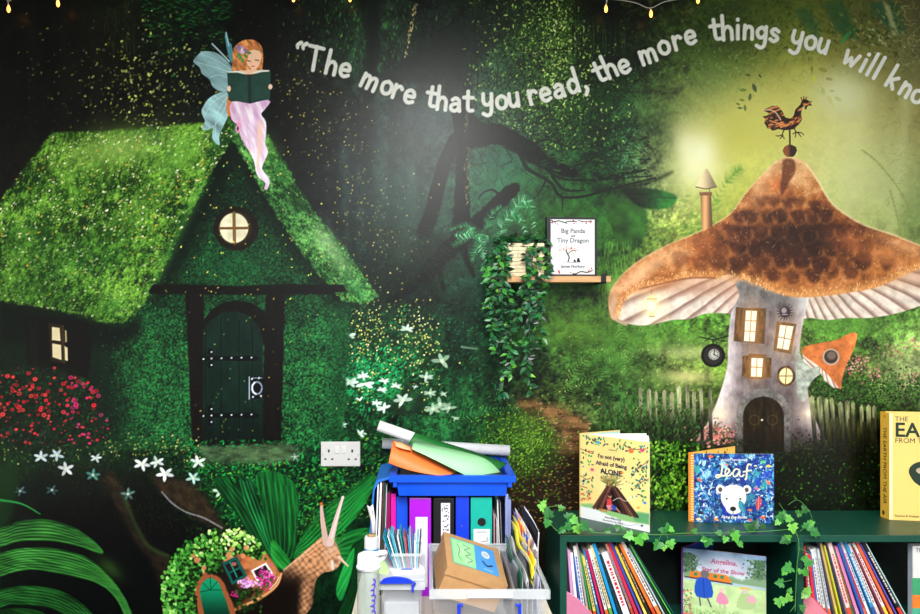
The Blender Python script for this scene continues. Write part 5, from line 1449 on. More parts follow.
m_leafA = mat('plastic_leaf', rough=.36, attr='Col', spec=.6)
m_leafB = mat('ivy_leaf', rough=.45, attr='Col', spec=.5)
m_vine = mat('vine_stem', '2c4a1e', .6)
def planter():
    rnd = random.Random(11)
    a, b = W(506, 276, 2.675), W(544, 243, 2.675)
    root = empty('trailing_planter', ((a.x + b.x) / 2, -.075, zt), 'cream ridged pot of trailing glossy green leaves on the wall shelf', 'potted plant')
    mb = MB()
    x0, x1, zb, z1 = a.x, b.x, zt + .0005, b.z
    yf, yb = 2.672 - 2.8, -.022
    n = 9
    for i in range(n):    # split-stone courses
        h = (z1 - zb) / n; z = zb + i * h
        x = x0; 
        while x < x1 - .004:
            w = min(rnd.uniform(.02, .045), x1 - x)
            o = rnd.uniform(0, .004)
            mb.box((x, yf + .002 - o, z + .0006), (x + w - .0006, yf + .012, z + h - .0006), .001)
            x += w
        for xx in (x0, x1 - .012):
            mb.box((xx - (.001 if xx == x0 else 0), yf + .004, z + .0006), (xx + .012 + (.001 if xx != x0 else 0), yb, z + h - .0006))
    mb.box((x0 + .002, yf + .006, zb), (x1 - .002, yb, z1 - .002))
    mb.build('pot', mat('split_stone', 'e6d8b4', .8, noise=.14, nscale=60, bump=.5, bscale=150), root)
    box('soil', (x0 + .008, yf + .01, z1 - .002), (x1 - .008, yb - .006, z1 + .004), mat('moss_dark', '14200e', .9, noise=.4, nscale=80), root)
    cols = [lin(c)[:3] for c in ('1c5c30', '2a7a3a', '174a28', '3a9440', '10351e', '226a44', '3c8a5a')]
    lime = [lin(c)[:3] for c in ('58b43c', '74c83a', '4aa83a')]
    fol, cl = leafbm(); vin = MB()
    # vines: (start px, end px list)
    V = [([(508, 240), (500, 244), (489, 256), (486, 285), (487, 318)], 46), ([(512, 240), (503, 250), (497, 275), (494, 305), (492, 330), (498, 352)], 60),
         ([(508, 240), (505, 254), (503, 285), (502, 315), (508, 345), (504, 375), (502, 400)], 80), ([(509, 240), (506, 262), (508, 290), (510, 320), (512, 350), (511, 378)], 62),
         ([(532, 240), (526, 252), (526, 280), (523, 300), (519, 318)], 40), ([(540, 240), (533, 256), (530, 290), (530, 320), (528, 345), (527, 370), (531, 392)], 76),
         ([(540, 240), (537, 256), (536, 285), (538, 305), (541, 330), (543, 352)], 56), ([(543, 240), (548, 255), (545, 275), (540, 295), (535, 312)], 44),
         ([(500, 246), (492, 262), (491, 290), (488, 310)], 36), ([(534, 250), (532, 275), (534, 300), (530, 325), (525, 350)], 44),
         ([(510, 244), (506, 262), (498, 285), (497, 300)], 30)]
    for k, (pts, n) in enumerate(V):
        dd = rnd.uniform(2.60, 2.652)
        path = []
        for i, (px, py) in enumerate(pts):
            d = (2.70 if i == 0 else (2.662 if i == 1 else dd + .012 * math.sin(i * 1.7 + k)))
            path.append(W(px, py, d))
        P = bez(path, 10)
        vin.tube(P, .0012, 5)
        for i in range(n):
            t = (i + rnd.random()) / n
            p = P[int(t * (len(P) - 1))]
            a = rnd.uniform(0, 2 * math.pi)
            d = Vector((math.cos(a), -abs(math.sin(a)) * .55 - .1, rnd.uniform(-.9, .35)))
            nn = Vector((rnd.uniform(-.5, .5), -1, rnd.uniform(-.2, .9)))
            L = rnd.uniform(.020, .034)
            c = rnd.choice(lime) if rnd.random() < .13 else rnd.choice(cols)
            leafmesh(fol, cl, p, d, nn, L, L * rnd.uniform(.40, .58), rnd.uniform(.1, .4), c * rnd.uniform(.38, 1.0), 'oval')
    for i in range(120):   # crown over the rim
        p = Vector((rnd.uniform(x0 - .028, x1 + .012), rnd.uniform(yf - .014, yb), z1 + rnd.uniform(-.006, .026)))
        a = rnd.uniform(0, 2 * math.pi)
        leafmesh(fol, cl, p, Vector((math.cos(a), -.4 * abs(math.sin(a)), rnd.uniform(-.3, .6))), Vector((rnd.uniform(-.4, .4), -.6, 1)), rnd.uniform(.016, .026), rnd.uniform(.011, .017), .2, rnd.choice(cols) * rnd.uniform(.35, .8), 'oval')
    vin.build('vine', m_vine, root)
    leaf_build(fol, 'foliage', m_leafA, root)
planter()

def panda_book():
    x0, x1 = W(547, 276, 2.69).x, W(598, 276, 2.69).x
    z0, z1 = zt + .0006, W(549, 217, 2.69).z
    root = empty('black_edged_book', ((x0 + x1) / 2, -.11, z0), 'black edged hardback with a white illustrated cover standing on the wall shelf', 'book')
    yf = 2.69 - 2.8
    ang = math.radians(4)
    R = Matrix.Rotation(ang, 3, 'Z'); piv = Vector((x0, yf, z0))
    def fr(u, v, w): return piv + R @ Vector((u, w, v))
    w, h = x1 - x0, z1 - z0
    for nm, d_, m_ in (('cover', ((0, 0), (w, h), 0, .0035), mat('book_black', '17151b', .45)), ('back_cover', ((0, 0), (w, h), .024, .0275), mat('book_black')), ('spine', ((0, 0), (.004, h), .0035, .024), mat('book_black')), ('pages', ((.004, .004), (w - .004, h - .004), .0037, .0238), mat('page_white', 'e6e2d8', .8))):
        b = MB(); (a0, b0), (a1, b1), e0, e1 = d_
        b.prism([(a0, b0), (a1, b0), (a1, b1), (a0, b1)], e0, e1, fr); ob = b.build(nm, m_, root)
        if nm == 'cover': cover = ob
    b = MB(); b.prism([(.013, .007), (w - .009, .007), (w - .009, h - .008), (.013, h - .008)], -.0006, -.0002, fr)
    pn = b.build('white_panel', mat('panel_white', 'e4e6ea', .5), cover)
    U_, Z_ = R @ Vector((1, 0, 0)), Vector((0, 0, 1))
    tm = mat('print_grey', '5a6068', .6)
    for s, v, sz in (('Big Panda', .150, .022), ('and', .137, .010), ('Tiny Dragon', .117, .022), ('James Norbury',   .030, .0135)):
        text(s, fr(w / 2 + .003, v, -.0008), U_, Z_, sz, tm, cover, 'printed_title', .0002, bold=.0005)
    bk = mat('print_black', '18161a', .6); rd = mat('print_red', 'b02838', .6)
    br = MB()
    off = .004
    def brush(pts, wd):
        P = catmull([(a_ + .009 - .05 * a_, b_) for a_, b_ in pts], 5, False)
        for i in range(len(P) - 1):
            d = P[i + 1] - P[i]; d = d / (np.hypot(*d) + 1e-9); nn = np.array([-d[1], d[0]]) * wd / 2
            q = [P[i] - nn, P[i + 1] + d * wd * .2 - nn, P[i + 1] + d * wd * .2 + nn, P[i] + nn]
            br.prism([tuple(a) for a in q], -.0011, -.0007, fr)
    T = h - .008
    brush([(.005, T - .002), (.018, T - .008), (.034, T - .005), (.055, T - .010), (.075, T - .006), (.10, T - .008)], .0036)
    brush([(.005, T - .012), (.014, T - .006), (.022, T - .014)], .0028); brush([(.105, T - .003), (.13, T - .007), (.155, T - .004)], .0028); brush([(.055, T - .010), (.066, T - .016)], .0022)
    br.build('printed_branch', bk, cover); br = MB()
    brush([(.160, .022), (.14, .014), (.115, .016), (.095, .008), (.085, .010)], .0042); brush([(.14, .014), (.148, .024)], .0024)
    br.build('printed_branch', bk, cover); br = MB()
    # plain generic little tree-and-stones vignette
    brush([(.068, .050), (.072, .066), (.066, .078), (.060, .090)], .0045); brush([(.068, .078), (.085, .090), (.098, .088)], .0028); brush([(.052, .050), (.090, .048), (.118, .050)], .0016)
    brush([(.090, .050), (.092, .057), (.096, .050)], .004); brush([(.103, .050), (.106, .062), (.110, .050)], .006)
    br.build('printed_tree', bk, cover)
    rb = MB(); rnd = random.Random(4)
    for u, v in ((.024, T - .006), (.03, T - .016), (.088, T - .004), (.09, T - .014), (.12, T - .008), (.135, T - .012), (.152, T - .008), (.034, .018), (.036, .012), (.078, .013), (.155, .028), (.150, .016), (.01, T - .012)):
        r = rnd.uniform(.0028, .0046)
        u = u * .95 + .009
        rb.prism([(u + r * math.cos(k), v + r * math.sin(k) * .8) for k in (0, 1.05, 2.1, 3.14, 4.2, 5.2)], -.0014, -.0008, fr)
    rb.build('printed_blossom', rd, cover)
    ob = MB()
    for k in range(26):
        u, v = rnd.gauss(.078, .017), rnd.gauss(.094, .004); r = .0026
        ob.prism([(u + r * math.cos(j), v + r * math.sin(j)) for j in (0, 1.5, 3, 4.5)], -.0013, -.0008, fr)
    ob.build('printed_leaves', mat('print_orange', 'b8683c', .6), cover)
panda_book()

# ------------------------------------------------------------------ fairy lights
def fairy_lights():
    root = empty('fairy_light_string', (0, -.05, 2.6), 'string of small warm fairy lights hung along the top of the mural', 'fairy lights')
    w = MB()
    pts = [(-140, -18), (-60, -12), (0, -8), (8, 1), (20, -6), (40, -8), (54, -5), (62, -10), (120, -14), (200, -16), (280, -12), (292, -10), (310, -12), (348, -11), (380, -14), (460, -16), (540, -14), (590, -2), (600, -1), (607, -1), (620, 0), (636, 3), (650, 8), (664, 2), (682, -2), (698, -9), (740, -14), (830, -16), (920, -16), (1050, -14)]
    dd = 2.745
    P = bez([W(x, y, dd) for x, y in pts], 6)
    w.tube(P, .0016, 5)
    for a, b in (((607, -1), (606, 6)), ((650, 8), (651, 11)), ((8, 1), (8.5, 6)), ((54, -5), (57, 0)), ((292, -10), (293, -6)), ((348, -11), (350, -6)), ((698, -9), (698, -5))):
        w.tube([W(*a, dd), W(*b, dd)], .0022, 6)
    w.build('wire', mat('clear_wire', 'b8b4a4', .4), root)
    bm_ = mat('warm_bulb', 'ffb050', .4, emit=3.)
    for x, y, tx in ((8.6, 9, 0), (58, 3.5, 2), (293.5, -1.5, 0), (350, -1.5, 0), (606, 9, 0), (651, 14, 0), (698, 0, 0)):
        b = MB(); c = W(x, y, dd)
        b.lathe(c, [(.0004, -.013), (.004, -.010), (.006, -.003), (.0055, .004), (.003, .011), (.002, .014)], 12)
        b.build('bulb', bm_, root)
fairy_lights()
# ------------------------------------------------------------------ bookcase
m_grn = mat('green_paint', '0f4638', .38, noise=.12, nscale=9, bump=.12, bscale=50, spec=.5)
BX0, BX1, BT = .4325, 1.973, .7185
BF = 2.493 - 2.8
TH = .022
DIV = 1.192
MID = .385
bc = empty('bookcase', (BX0, -.16, 0), 'dark green painted bookcase with open bays against the mural', 'bookcase')
box('top_board', (BX0, BF, BT - TH), (BX1, -.002, BT), m_grn, bc, .0015)
for nm, x in (('side_panel', BX0), ('divider', DIV), ('side_panel', BX1 - TH)):
    box(nm, (x + (.0003 if nm == 'side_panel' else 0), BF + .001, .002), (x + TH - .0003, -.012, BT - TH - .0003), m_grn, bc, .001)
for x0, x1 in ((BX0 + TH, DIV), (DIV + TH, BX1 - TH)):
    box('shelf_board', (x0, BF + .004, MID - TH), (x1, -.0125, MID), m_grn, bc)
    box('shelf_board', (x0, BF + .004, .06), (x1, -.0125, .06 + TH), m_grn, bc)
box('back_board', (BX0 + .001, -.0115, .002), (BX1 - .001, -.003, BT - TH - .0005), mat('green_back_shaded', '061a14', .5), bc)  # dark green paint, deepened further to hold the shade inside the bays
box('plinth', (BX0 + TH, BF + .02, .002), (BX1 - TH, BF + .035, .0595), m_grn, bc)

# ------------------------------------------------------------------ rows of leaning books
m_page = mat('book_pages', 'ddd8cc', .85, noise=.12, nscale=12, stretch=(400, 1, 1))
def spine_book(x, yf, z, t, h, dep, lean, c1, label, group, title=None, band=None, z0=None):
    """thin book, spine towards the room; x = where the spine's left lower corner stands; leans left by lean"""
    root = empty('picture_book', (x, yf + dep / 2, z), label, 'book', group)
    ca, sa = math.cos(lean), math.sin(lean)
    def fr(u, v, w): return Vector((x + u * ca - v * sa, w, z + u * sa + v * ca))
    m1 = paper(c1, .4)
    b = MB(); e = .0009
    b.prism([(0, 0), (t, 0), (t, h), (0, h)], yf, yf + .0014, fr)
    b.prism([(0, 0), (e, 0), (e, h), (0, h)], yf + .0014, yf + dep, fr)
    b.prism([(t - e, 0), (t, 0), (t, h), (t - e, h)], yf + .0014, yf + dep, fr)
    b.build('cover', m1, root)
    if t > .003:
        p = MB(); p.prism([(e, .002), (t - e, .002), (t - e, h - .003), (e, h - .003)], yf + .0015, yf + dep - .003, fr); p.build('pages', m_page, root)
    if title:
        s = MB(); r = random.Random(int(x * 1e5)); v = h * .35
        while v < h * .88:
            L = r.uniform(.004, .012)
            s.prism([(t * .3, v), (t * .72, v), (t * .72, v + L), (t * .3, v + L)], yf - .0005, yf, fr); v += L + r.uniform(.002, .005)
        s.build('spine_title', paper(title), root)
    if band:
        s = MB(); s.prism([(0, h * .02), (t, h * .02), (t, h * .30), (0, h * .30)], yf - .0006, yf, fr); s.build('spine_band', paper(band), root)
    return root

NAMES = {}
def row(items, xs, group, where, pz=MID, lean0=3., lean1=33., yf0=BF + .022):
    rnd = random.Random(len(items) * 7 + 3); items = [(q[0], q[1], q[2] * .92) + q[3:] for q in items]
    n = len(items); x = xs; pa = math.radians(lean0)
    for i, (c, nm, t, h, ti, ba) in enumerate(items):
        a = math.radians(lean0 + (lean1 - lean0) * (i / (n - 1)) ** .9)
        h = min(h, (.3045 - t * math.sin(a)) / math.cos(a))
        hm = h if i == 0 else min(h, ph)
        x += 0 if i == 0 else pt / math.cos(pa) + hm * (math.tan(a) - math.tan(pa)) * math.cos(pa) * 1.02 + .0004
        prev = items[i - 1][1] if i else None; nxt = items[i + 1][1] if i < n - 1 else None
        if prev and nxt: lab = '%s spined book leaning between the %s and the %s one, %s' % (nm, prev, nxt, where)
        elif nxt: lab = '%s spined book at the left end of the row, %s' % (nm, where)
        else: lab = '%s spined book leaning outermost at the right end, %s' % (nm, where)
        spine_book(x, yf0 + rnd.uniform(0, .022), pz + .0004, t, h, min(.235, -.016 - yf0 - .024) - rnd.uniform(0, .02), a, c, lab, group, ti, ba)
        pt, ph, pa = t, h, a
L_ = [('34363c', 'grey', .007, .262, None, 'b03050'), ('c890c0', 'pink', .009, .277, None, None), ('e8e4ec', 'white', .010, .267, None, 'c8a8c8'), ('2c58b0', 'blue', .004, .255, None, 'e87828'),
      ('d8dcd8', 'pale', .011, .290, '3858a8', 'e05a20'), ('a09a98', 'taupe', .007, .300, None, 'e89030'), ('2c9a50', 'green', .005, .262, None, 'd83030'), ('e0c850', 'yellow', .009, .258, '305080', 'd84820'),
      ('3878a8', 'teal', .008, .280, 'e8e8e8', None), ('c82060', 'crimson', .008, .282, None, None), ('e4e4dc', 'ivory', .009, .290, '404860', 'e06820'), ('d8cfa8', 'cream', .010, .302, '684830', '58a040'),
      ('1890d0', 'azure', .010, .312, None, None), ('183038', 'navy', .010, .275, None, None), ('e8e6ea', 'white', .022, .282, 'c82840', None), ('a87860', 'tan', .008, .318, '4860a0', 'b04030'),
      ('c02848', 'red', .011, .322, None, None), ('3858c0', 'cobalt', .007, .324, None, '7040a0'), ('d8b840', 'mustard', .008, .312, None, 'f0e060'), ('302824', 'black', .008, .326, 'b8a080', None),
      ('e87028', 'orange', .010, .326, None, 'c84018'), ('e8e4dc', 'white', .012, .336, '585060', 'e08040'), ('a8bcc0', 'grey', .005, .318, None, None), ('204030', 'bottle', .004, .33, None, None), ('50b048', 'lime', .004, .34, None, None), ('1c4c48', 'dark-green', .004, .35, None, None)]
def shades(items):
    # colour words that set look-alike neighbours apart
    out = []; cnt = {}
    words = ['', 'slim ', 'taller ', 'thick ', 'narrow ']
    for it in items:
        k = cnt.get(it[1], 0); cnt[it[1]] = k + 1
        w = words[k]
        out.append(it[:1] + ((w + it[1]),) + it[2:])
    return out
row(shades(L_), BX0 + TH + .012, 'picture books leaning in the left bay', 'left bay', lean0=2.5, lean1=31.5)
R_ = [('7838a8', 'purple', .011, .270, None, '3030a0'), ('a82828', 'brick', .006, .29, None, None), ('e0e0e4', 'white', .008, .262, '909098', None), ('d82c40', 'scarlet', .010, .262, None, 'c02030'), ('2f68b8', 'blue', .005, .27, None, None),
      ('e4e4e0', 'white', .010, .278, '606870', 'e05020'), ('d4d6d8', 'silver', .009, .282, '707880', 'e04828'), ('c8ccd0', 'pewter', .008, .282, '707880', 'e86030'), ('1f2f58', 'navy', .006, .31, None, None), ('d0b070', 'tan', .007, .305, None, 'd8d040'),
      ('c8c830', 'yellow', .005, .30, None, None), ('28284c', 'indigo', .008, .312, None, None), ('e8c8c4', 'blush', .014, .312, 'c05060', 'd84838'), ('386838', 'moss', .008, .29, 'e04020', None), ('d880b0', 'pink', .010, .30, None, 'e890c0'),
      ('2858a8', 'cobalt', .009, .325, None, None), ('c02838', 'crimson', .008, .30, None, 'e86040'), ('e4e8ec', 'white', .009, .328, '3858b0', None), ('2f90c8', 'azure', .010, .325, 'e8e8e8', '2c50a0'), ('e8dcd8', 'ivory', .010, .318, '905050', 'e0c8c0'),
      ('803048', 'maroon', .006, .31, None, None), ('ece8e4', 'white', .010, .326, 'c04050', 'f0d040'), ('e06038', 'orange', .009, .345, None, 'f07030'), ('5850b8', 'violet', .005, .352, None, None), ('1c1a1e', 'black', .012, .362, 'd0ccc8', 'c83020'), ('a8c8c8', 'pale-teal', .004, .352, None, None)]
row(shades(R_), DIV + TH + .012, 'picture books leaning in the right bay', 'right bay', lean0=2., lean1=29)

# slanted magazine files at the left of each bay
def magfile(x0, c, lab):
    root = empty('magazine_file', (x0, BF + .01, MID), lab, 'magazine file')
    y = BF + .0065
    b = MB(); 
    b.prism([(x0, MID + .0005), (x0 + .10, MID + .0005), (x0 + .10, MID + .055), (x0 + .075, MID + .085), (x0 + .035, MID + .128), (x0, MID + .150)], y, y + .0022)
    b.box((x0, y + .0023, MID + .0005), (x0 + .002, y + .0130, MID + .148))
    b.build('side_panel', paper(c, .35), root)
    e = MB(); e.tube([(x0 + .001, y, MID + .150), (x0 + .035, y, MID + .128), (x0 + .075, y, MID + .085), (x0 + .099, y, MID + .056)], .0016, 6); e.build('edge_trim', paper('e03048' if c == 'd88090' else 'e0a0c0'), root)
magfile(BX0 + TH + .0008, 'c87898', 'pink slanted magazine file at the left of the left bay')
magfile(DIV + TH + .0008, 'd88090', 'rose magazine file with red edge at the left of the right bay')

# ------------------------------------------------------------------ painted book covers
def cover_obj(cv, A, B, h, root, th=.0024, name='front_cover', edge='e8e0d0'):
    """cover standing from A (left foot) to B (right foot), seen from the left-hand normal side; painted front"""
    A = Vector(A); B = Vector(B); U = (B - A); w = U.length; U.normalize(); Z = Vector((0, 0, 1)); N = U.cross(Z)   # towards the viewer (-y)
    wu, hv = cv.xs[-1], cv.ys[-1]
    Mi = world_mat(root).inverted()
    def pos(X, Y):
        P = np.array(A)[None, None, :] + np.array(U) * (X / wu * w)[..., None] + np.array([0, 0, 1.]) * ((1 - Y / hv) * h)[..., None] + np.array(N) * .0003
        return P + np.array([Mi.translation.x, Mi.translation.y, Mi.translation.z])
    b = MB()
    fr = lambda u, v, s: A + U * u + Z * v - N * s
    b.prism([(0, 0), (w, 0), (w, h), (0, h)], 0, th, fr)
    c = b.build(name, paper(edge, .5), root)
    g = canvas_objs(cv, pos, 'cover_print', mat('cover_print', rough=.38, attr='Col', spec=.35))[None]
    COL.objects.link(g); g.parent = c
    return c, fr, U, N, w

def new_cv(w, h, s=3.): return Canvas(np.arange(0, w + .01, 1. / s), np.arange(0, h + .01, 1. / s))

def scatter_leaves(cv, rnd, n, fn, cols, size=(2.4, 4.2)):
    for i in range(n):
        x, y = fn()
        cv.leaf(x, y, rnd.uniform(*size), rnd.uniform(1.1, 2.2), rnd.uniform(0, 3.1), hx(rnd.choice(cols)), 1.)

# --- yellow woodland book (72 x 86 units)
def yellow_book():
    rnd = random.Random(21); U = rnd.uniform
    cv = new_cv(78, 88, 3.4)
    cv.C[:] = hx('f2d888')
    cv.C *= (1 + .07 * (fbm(cv.X, cv.Y, 20, 3, 5) - .5))[..., None]
    cv.glow(40, 48, 22, 16, 'fbe9a8', .7)
    cv.poly([(0, 74), (12, 71), (26, 73), (40, 74), (55, 71), (78, 69), (78, 88), (0, 88)], '8ec07a', soft=1.5, rough=1.5)
    cv.poly([(60, 74), (68, 70), (78, 70), (78, 80), (62, 80)], '4a9a6a', soft=1.5, alpha=.7)
    cv.poly([(-1, 76), (16, 76), (32, 79), (50, 82), (78, 81), (79, 89), (-1, 89)], 'eceef0', soft=1, rough=.6)
    gc = ['1c7a4a', '2a9a5a', '0f5a3c', '28406a', '1c2a3a', '58b068', '2a88b8']
    scatter_leaves(cv, rnd, 34, lambda: (U(1, 15), U(14, 46) if rnd.random() < .7 else U(46, 62)), gc)
    scatter_leaves(cv, rnd, 30, lambda: (U(1, 34), U(2, 10)), gc)
    scatter_leaves(cv, rnd, 30, lambda: (U(38, 76), U(2, 12)), gc)
    scatter_leaves(cv, rnd, 60, lambda: (U(59, 76), U(18, 58)), gc)
    scatter_leaves(cv, rnd, 14, lambda: (U(1, 13), U(58, 70)), ['d86050', 'e89050', '58a058'])
    for p in ([(77, 18), (70, 24), (63, 30)], [(77, 36), (70, 40), (62, 48)], [(0, 16), (9, 18), (16, 17)], [(0, 44), (7, 47), (12, 45)], [(0, 55), (8, 56)], [(14, 4), (24, 8)], [(50, 6), (60, 9), (74, 7)]):
        cv.line(p, .8, '7a5430', smooth=3)
    for x, y, c, r in ((58, 11, 'd8703c', 3), (70, 9, 'e04878', 2.2), (14, 36, 'e84890', 2.2), (48, 34, 'e89838', 2), (21, 7, '38a8d8', 2), (10, 18, 'd85838', 1.6), (54, 64, 'e8e0d0', 2), (11, 66, 'e07858', 2), (73, 60, '2f8ad0', 1.8), (58, 57, 'f0e8e0', 1.4), (66, 66, 'e8a040', 1.6)):
        cv.ell(x, y, r, r * .75, c)
    # stick den
    cv.poly([(36, 46), (60, 76), (16, 74)], '3a2420', soft=.5)
    cv.poly([(36, 52), (49, 74), (27, 73)], '1a1214', soft=.5)
    for x0, x1, c in ((35, 16, '5c3830'), (36, 20, '43281f'), (38, 62, '4c2c26'), (37, 57, '6a4036'), (37, 24, '6e463a'), (38, 65, '3a2420')):
        cv.line([(x0, 46), (x1, 75)], 2.6, c, w1=3.2)
    for i in range(60):
        a = U(-2.9, -.2); r = U(4, 15)
        cv.line([(36, 50), (36 + r * math.cos(a), 48 + r * .8 * math.sin(a))], .5, rnd.choice(['6a6030', '8a7a40', '3a5030']), alpha=.8)
    scatter_leaves(cv, rnd, 60, lambda: (rnd.gauss(37, 9), rnd.gauss(42, 3.4)), ['b8a860', '7a9048', 'd8c890', '5a7a3c', 'c86a48'], (1.6, 3))
    # small seated figure in red top and blue shorts
    cv.ell(34.5, 59.6, 2.2, 2.5, 'b8805c'); cv.ell(34.2, 58.2, 2.4, 1.7, '38201c')
    cv.poly([(31.4, 63), (36, 62.4), (37.4, 70), (30.6, 71)], 'd8404a', soft=.4); cv.poly([(30, 70), (38, 68), (41, 72), (33, 75)], 'e88a90', soft=.4)
    cv.poly([(36, 68.5), (42, 69), (43, 73), (36, 74)], '2f4cb0', soft=.4)
    cv.line([(42, 71), (46, 74.5)], 1.8, 'b8805c'); cv.line([(37, 72), (30, 76), (26, 76)], 1.6, 'b8805c')
    cv.ell(48, 74.6, 1.8, 1.1, '3a3a48'); cv.ell(25.4, 75.6, 2.2, 1.2, 'e07830')
    cv.line([(38, 64), (45, 60), (52, 62), (60, 58)], .5, 'f4f0e8', smooth=4)
    cv.line([(44, 83.5), (54, 86), (64, 83), (70, 84)], .5, '8a98b8', smooth=4, alpha=.8); cv.ell(70, 83, 1.3, 1, '38384a')
    A = W(580.5, 517, 2.704); B = W(649.5, 532, 2.524); A.z = B.z = BT + .0005; h = .292
    root = empty('yellow_picture_book', (A + B) / 2, 'yellow picture book with a stick den on its cover, standing open on the bookcase', 'book')
    c, fr, Ux, N, w = cover_obj(cv, A, B, h, root)
    Z = Vector((0, 0, 1)); s = w / 78
    ink = mat('ink_plum', '2c2040', .6)
    def T(t, u, y, sz, m=ink, bold=.0006): text(t, fr(u * s, h * (1 - y / 88), -.0009), Ux, Z, sz, m, c, bold=bold)
    T("I'm not (very)", 36, 22.5, .0185); T('Afraid of Being', 36, 29.8, .0195); T('ALONE', 36, 38, .0245, bold=.001)
    sm = mat('ink_grey', '606878', .6); T('Usborne', 38, 13.5, .009, sm, 0)
    T('Anna Milbourne', 38, 83, .0095, mat('ink_navy', '28305c', .6), .0001); T('Illustrated by Asa Gilland', 38, 86, .0075, mat('ink_navy'), 0)
    # back cover, folded back, and the fanned pages between
    Cb = W(620, 510, 2.778); Cb.z = BT + .0005
    Ab = A + Vector((-.002, .004, 0))
    U2 = (Cb - Ab).normalized(); N2 = U2.cross(Z)
    L2 = (Cb - Ab).length
    fb = lambda u, v, q: Ab + U2 * u + Z * v - N2 * q
    b = MB(); b.prism([(0, 0), (L2, 0), (L2, h), (0, h)], -.0004, .0016, fb); bk = b.build('back_cover', paper('e8c880'), root)
    b = MB(); b.prism([(.004, .004), (L2 - .003, .004), (L2 - .003, h - .004), (.004, h - .004)], -.0009, -.0005, fb); b.build('endpaper', paper('a8d8d0'), bk)
    for k, (f, hh) in enumerate(((.30, -.004), (.42, -.006), (.56, -.006), (.70, -.005), (.80, -.006), (.88, -.006), (.95, -.005))):
        d = (U2 * (1 - f) + Ux * f).normalized(); L = w * (.93 - .10 * f)
        g = [[A + Vector((.003, .003, 0)) + d * (L * u) + Vector((0, 1, 0)) * .006 * math.sin(math.pi * u) * (1 - f) + Z * zz for u in [q / 8 for q in range(9)]] for zz in (.004, h + hh)]
        e = g[0][8]
        if e.y > -.006: continue
        b = MB(); b.sheet(g, .0006); b.build('page', paper('f0eee8', .7), root)
yellow_book()

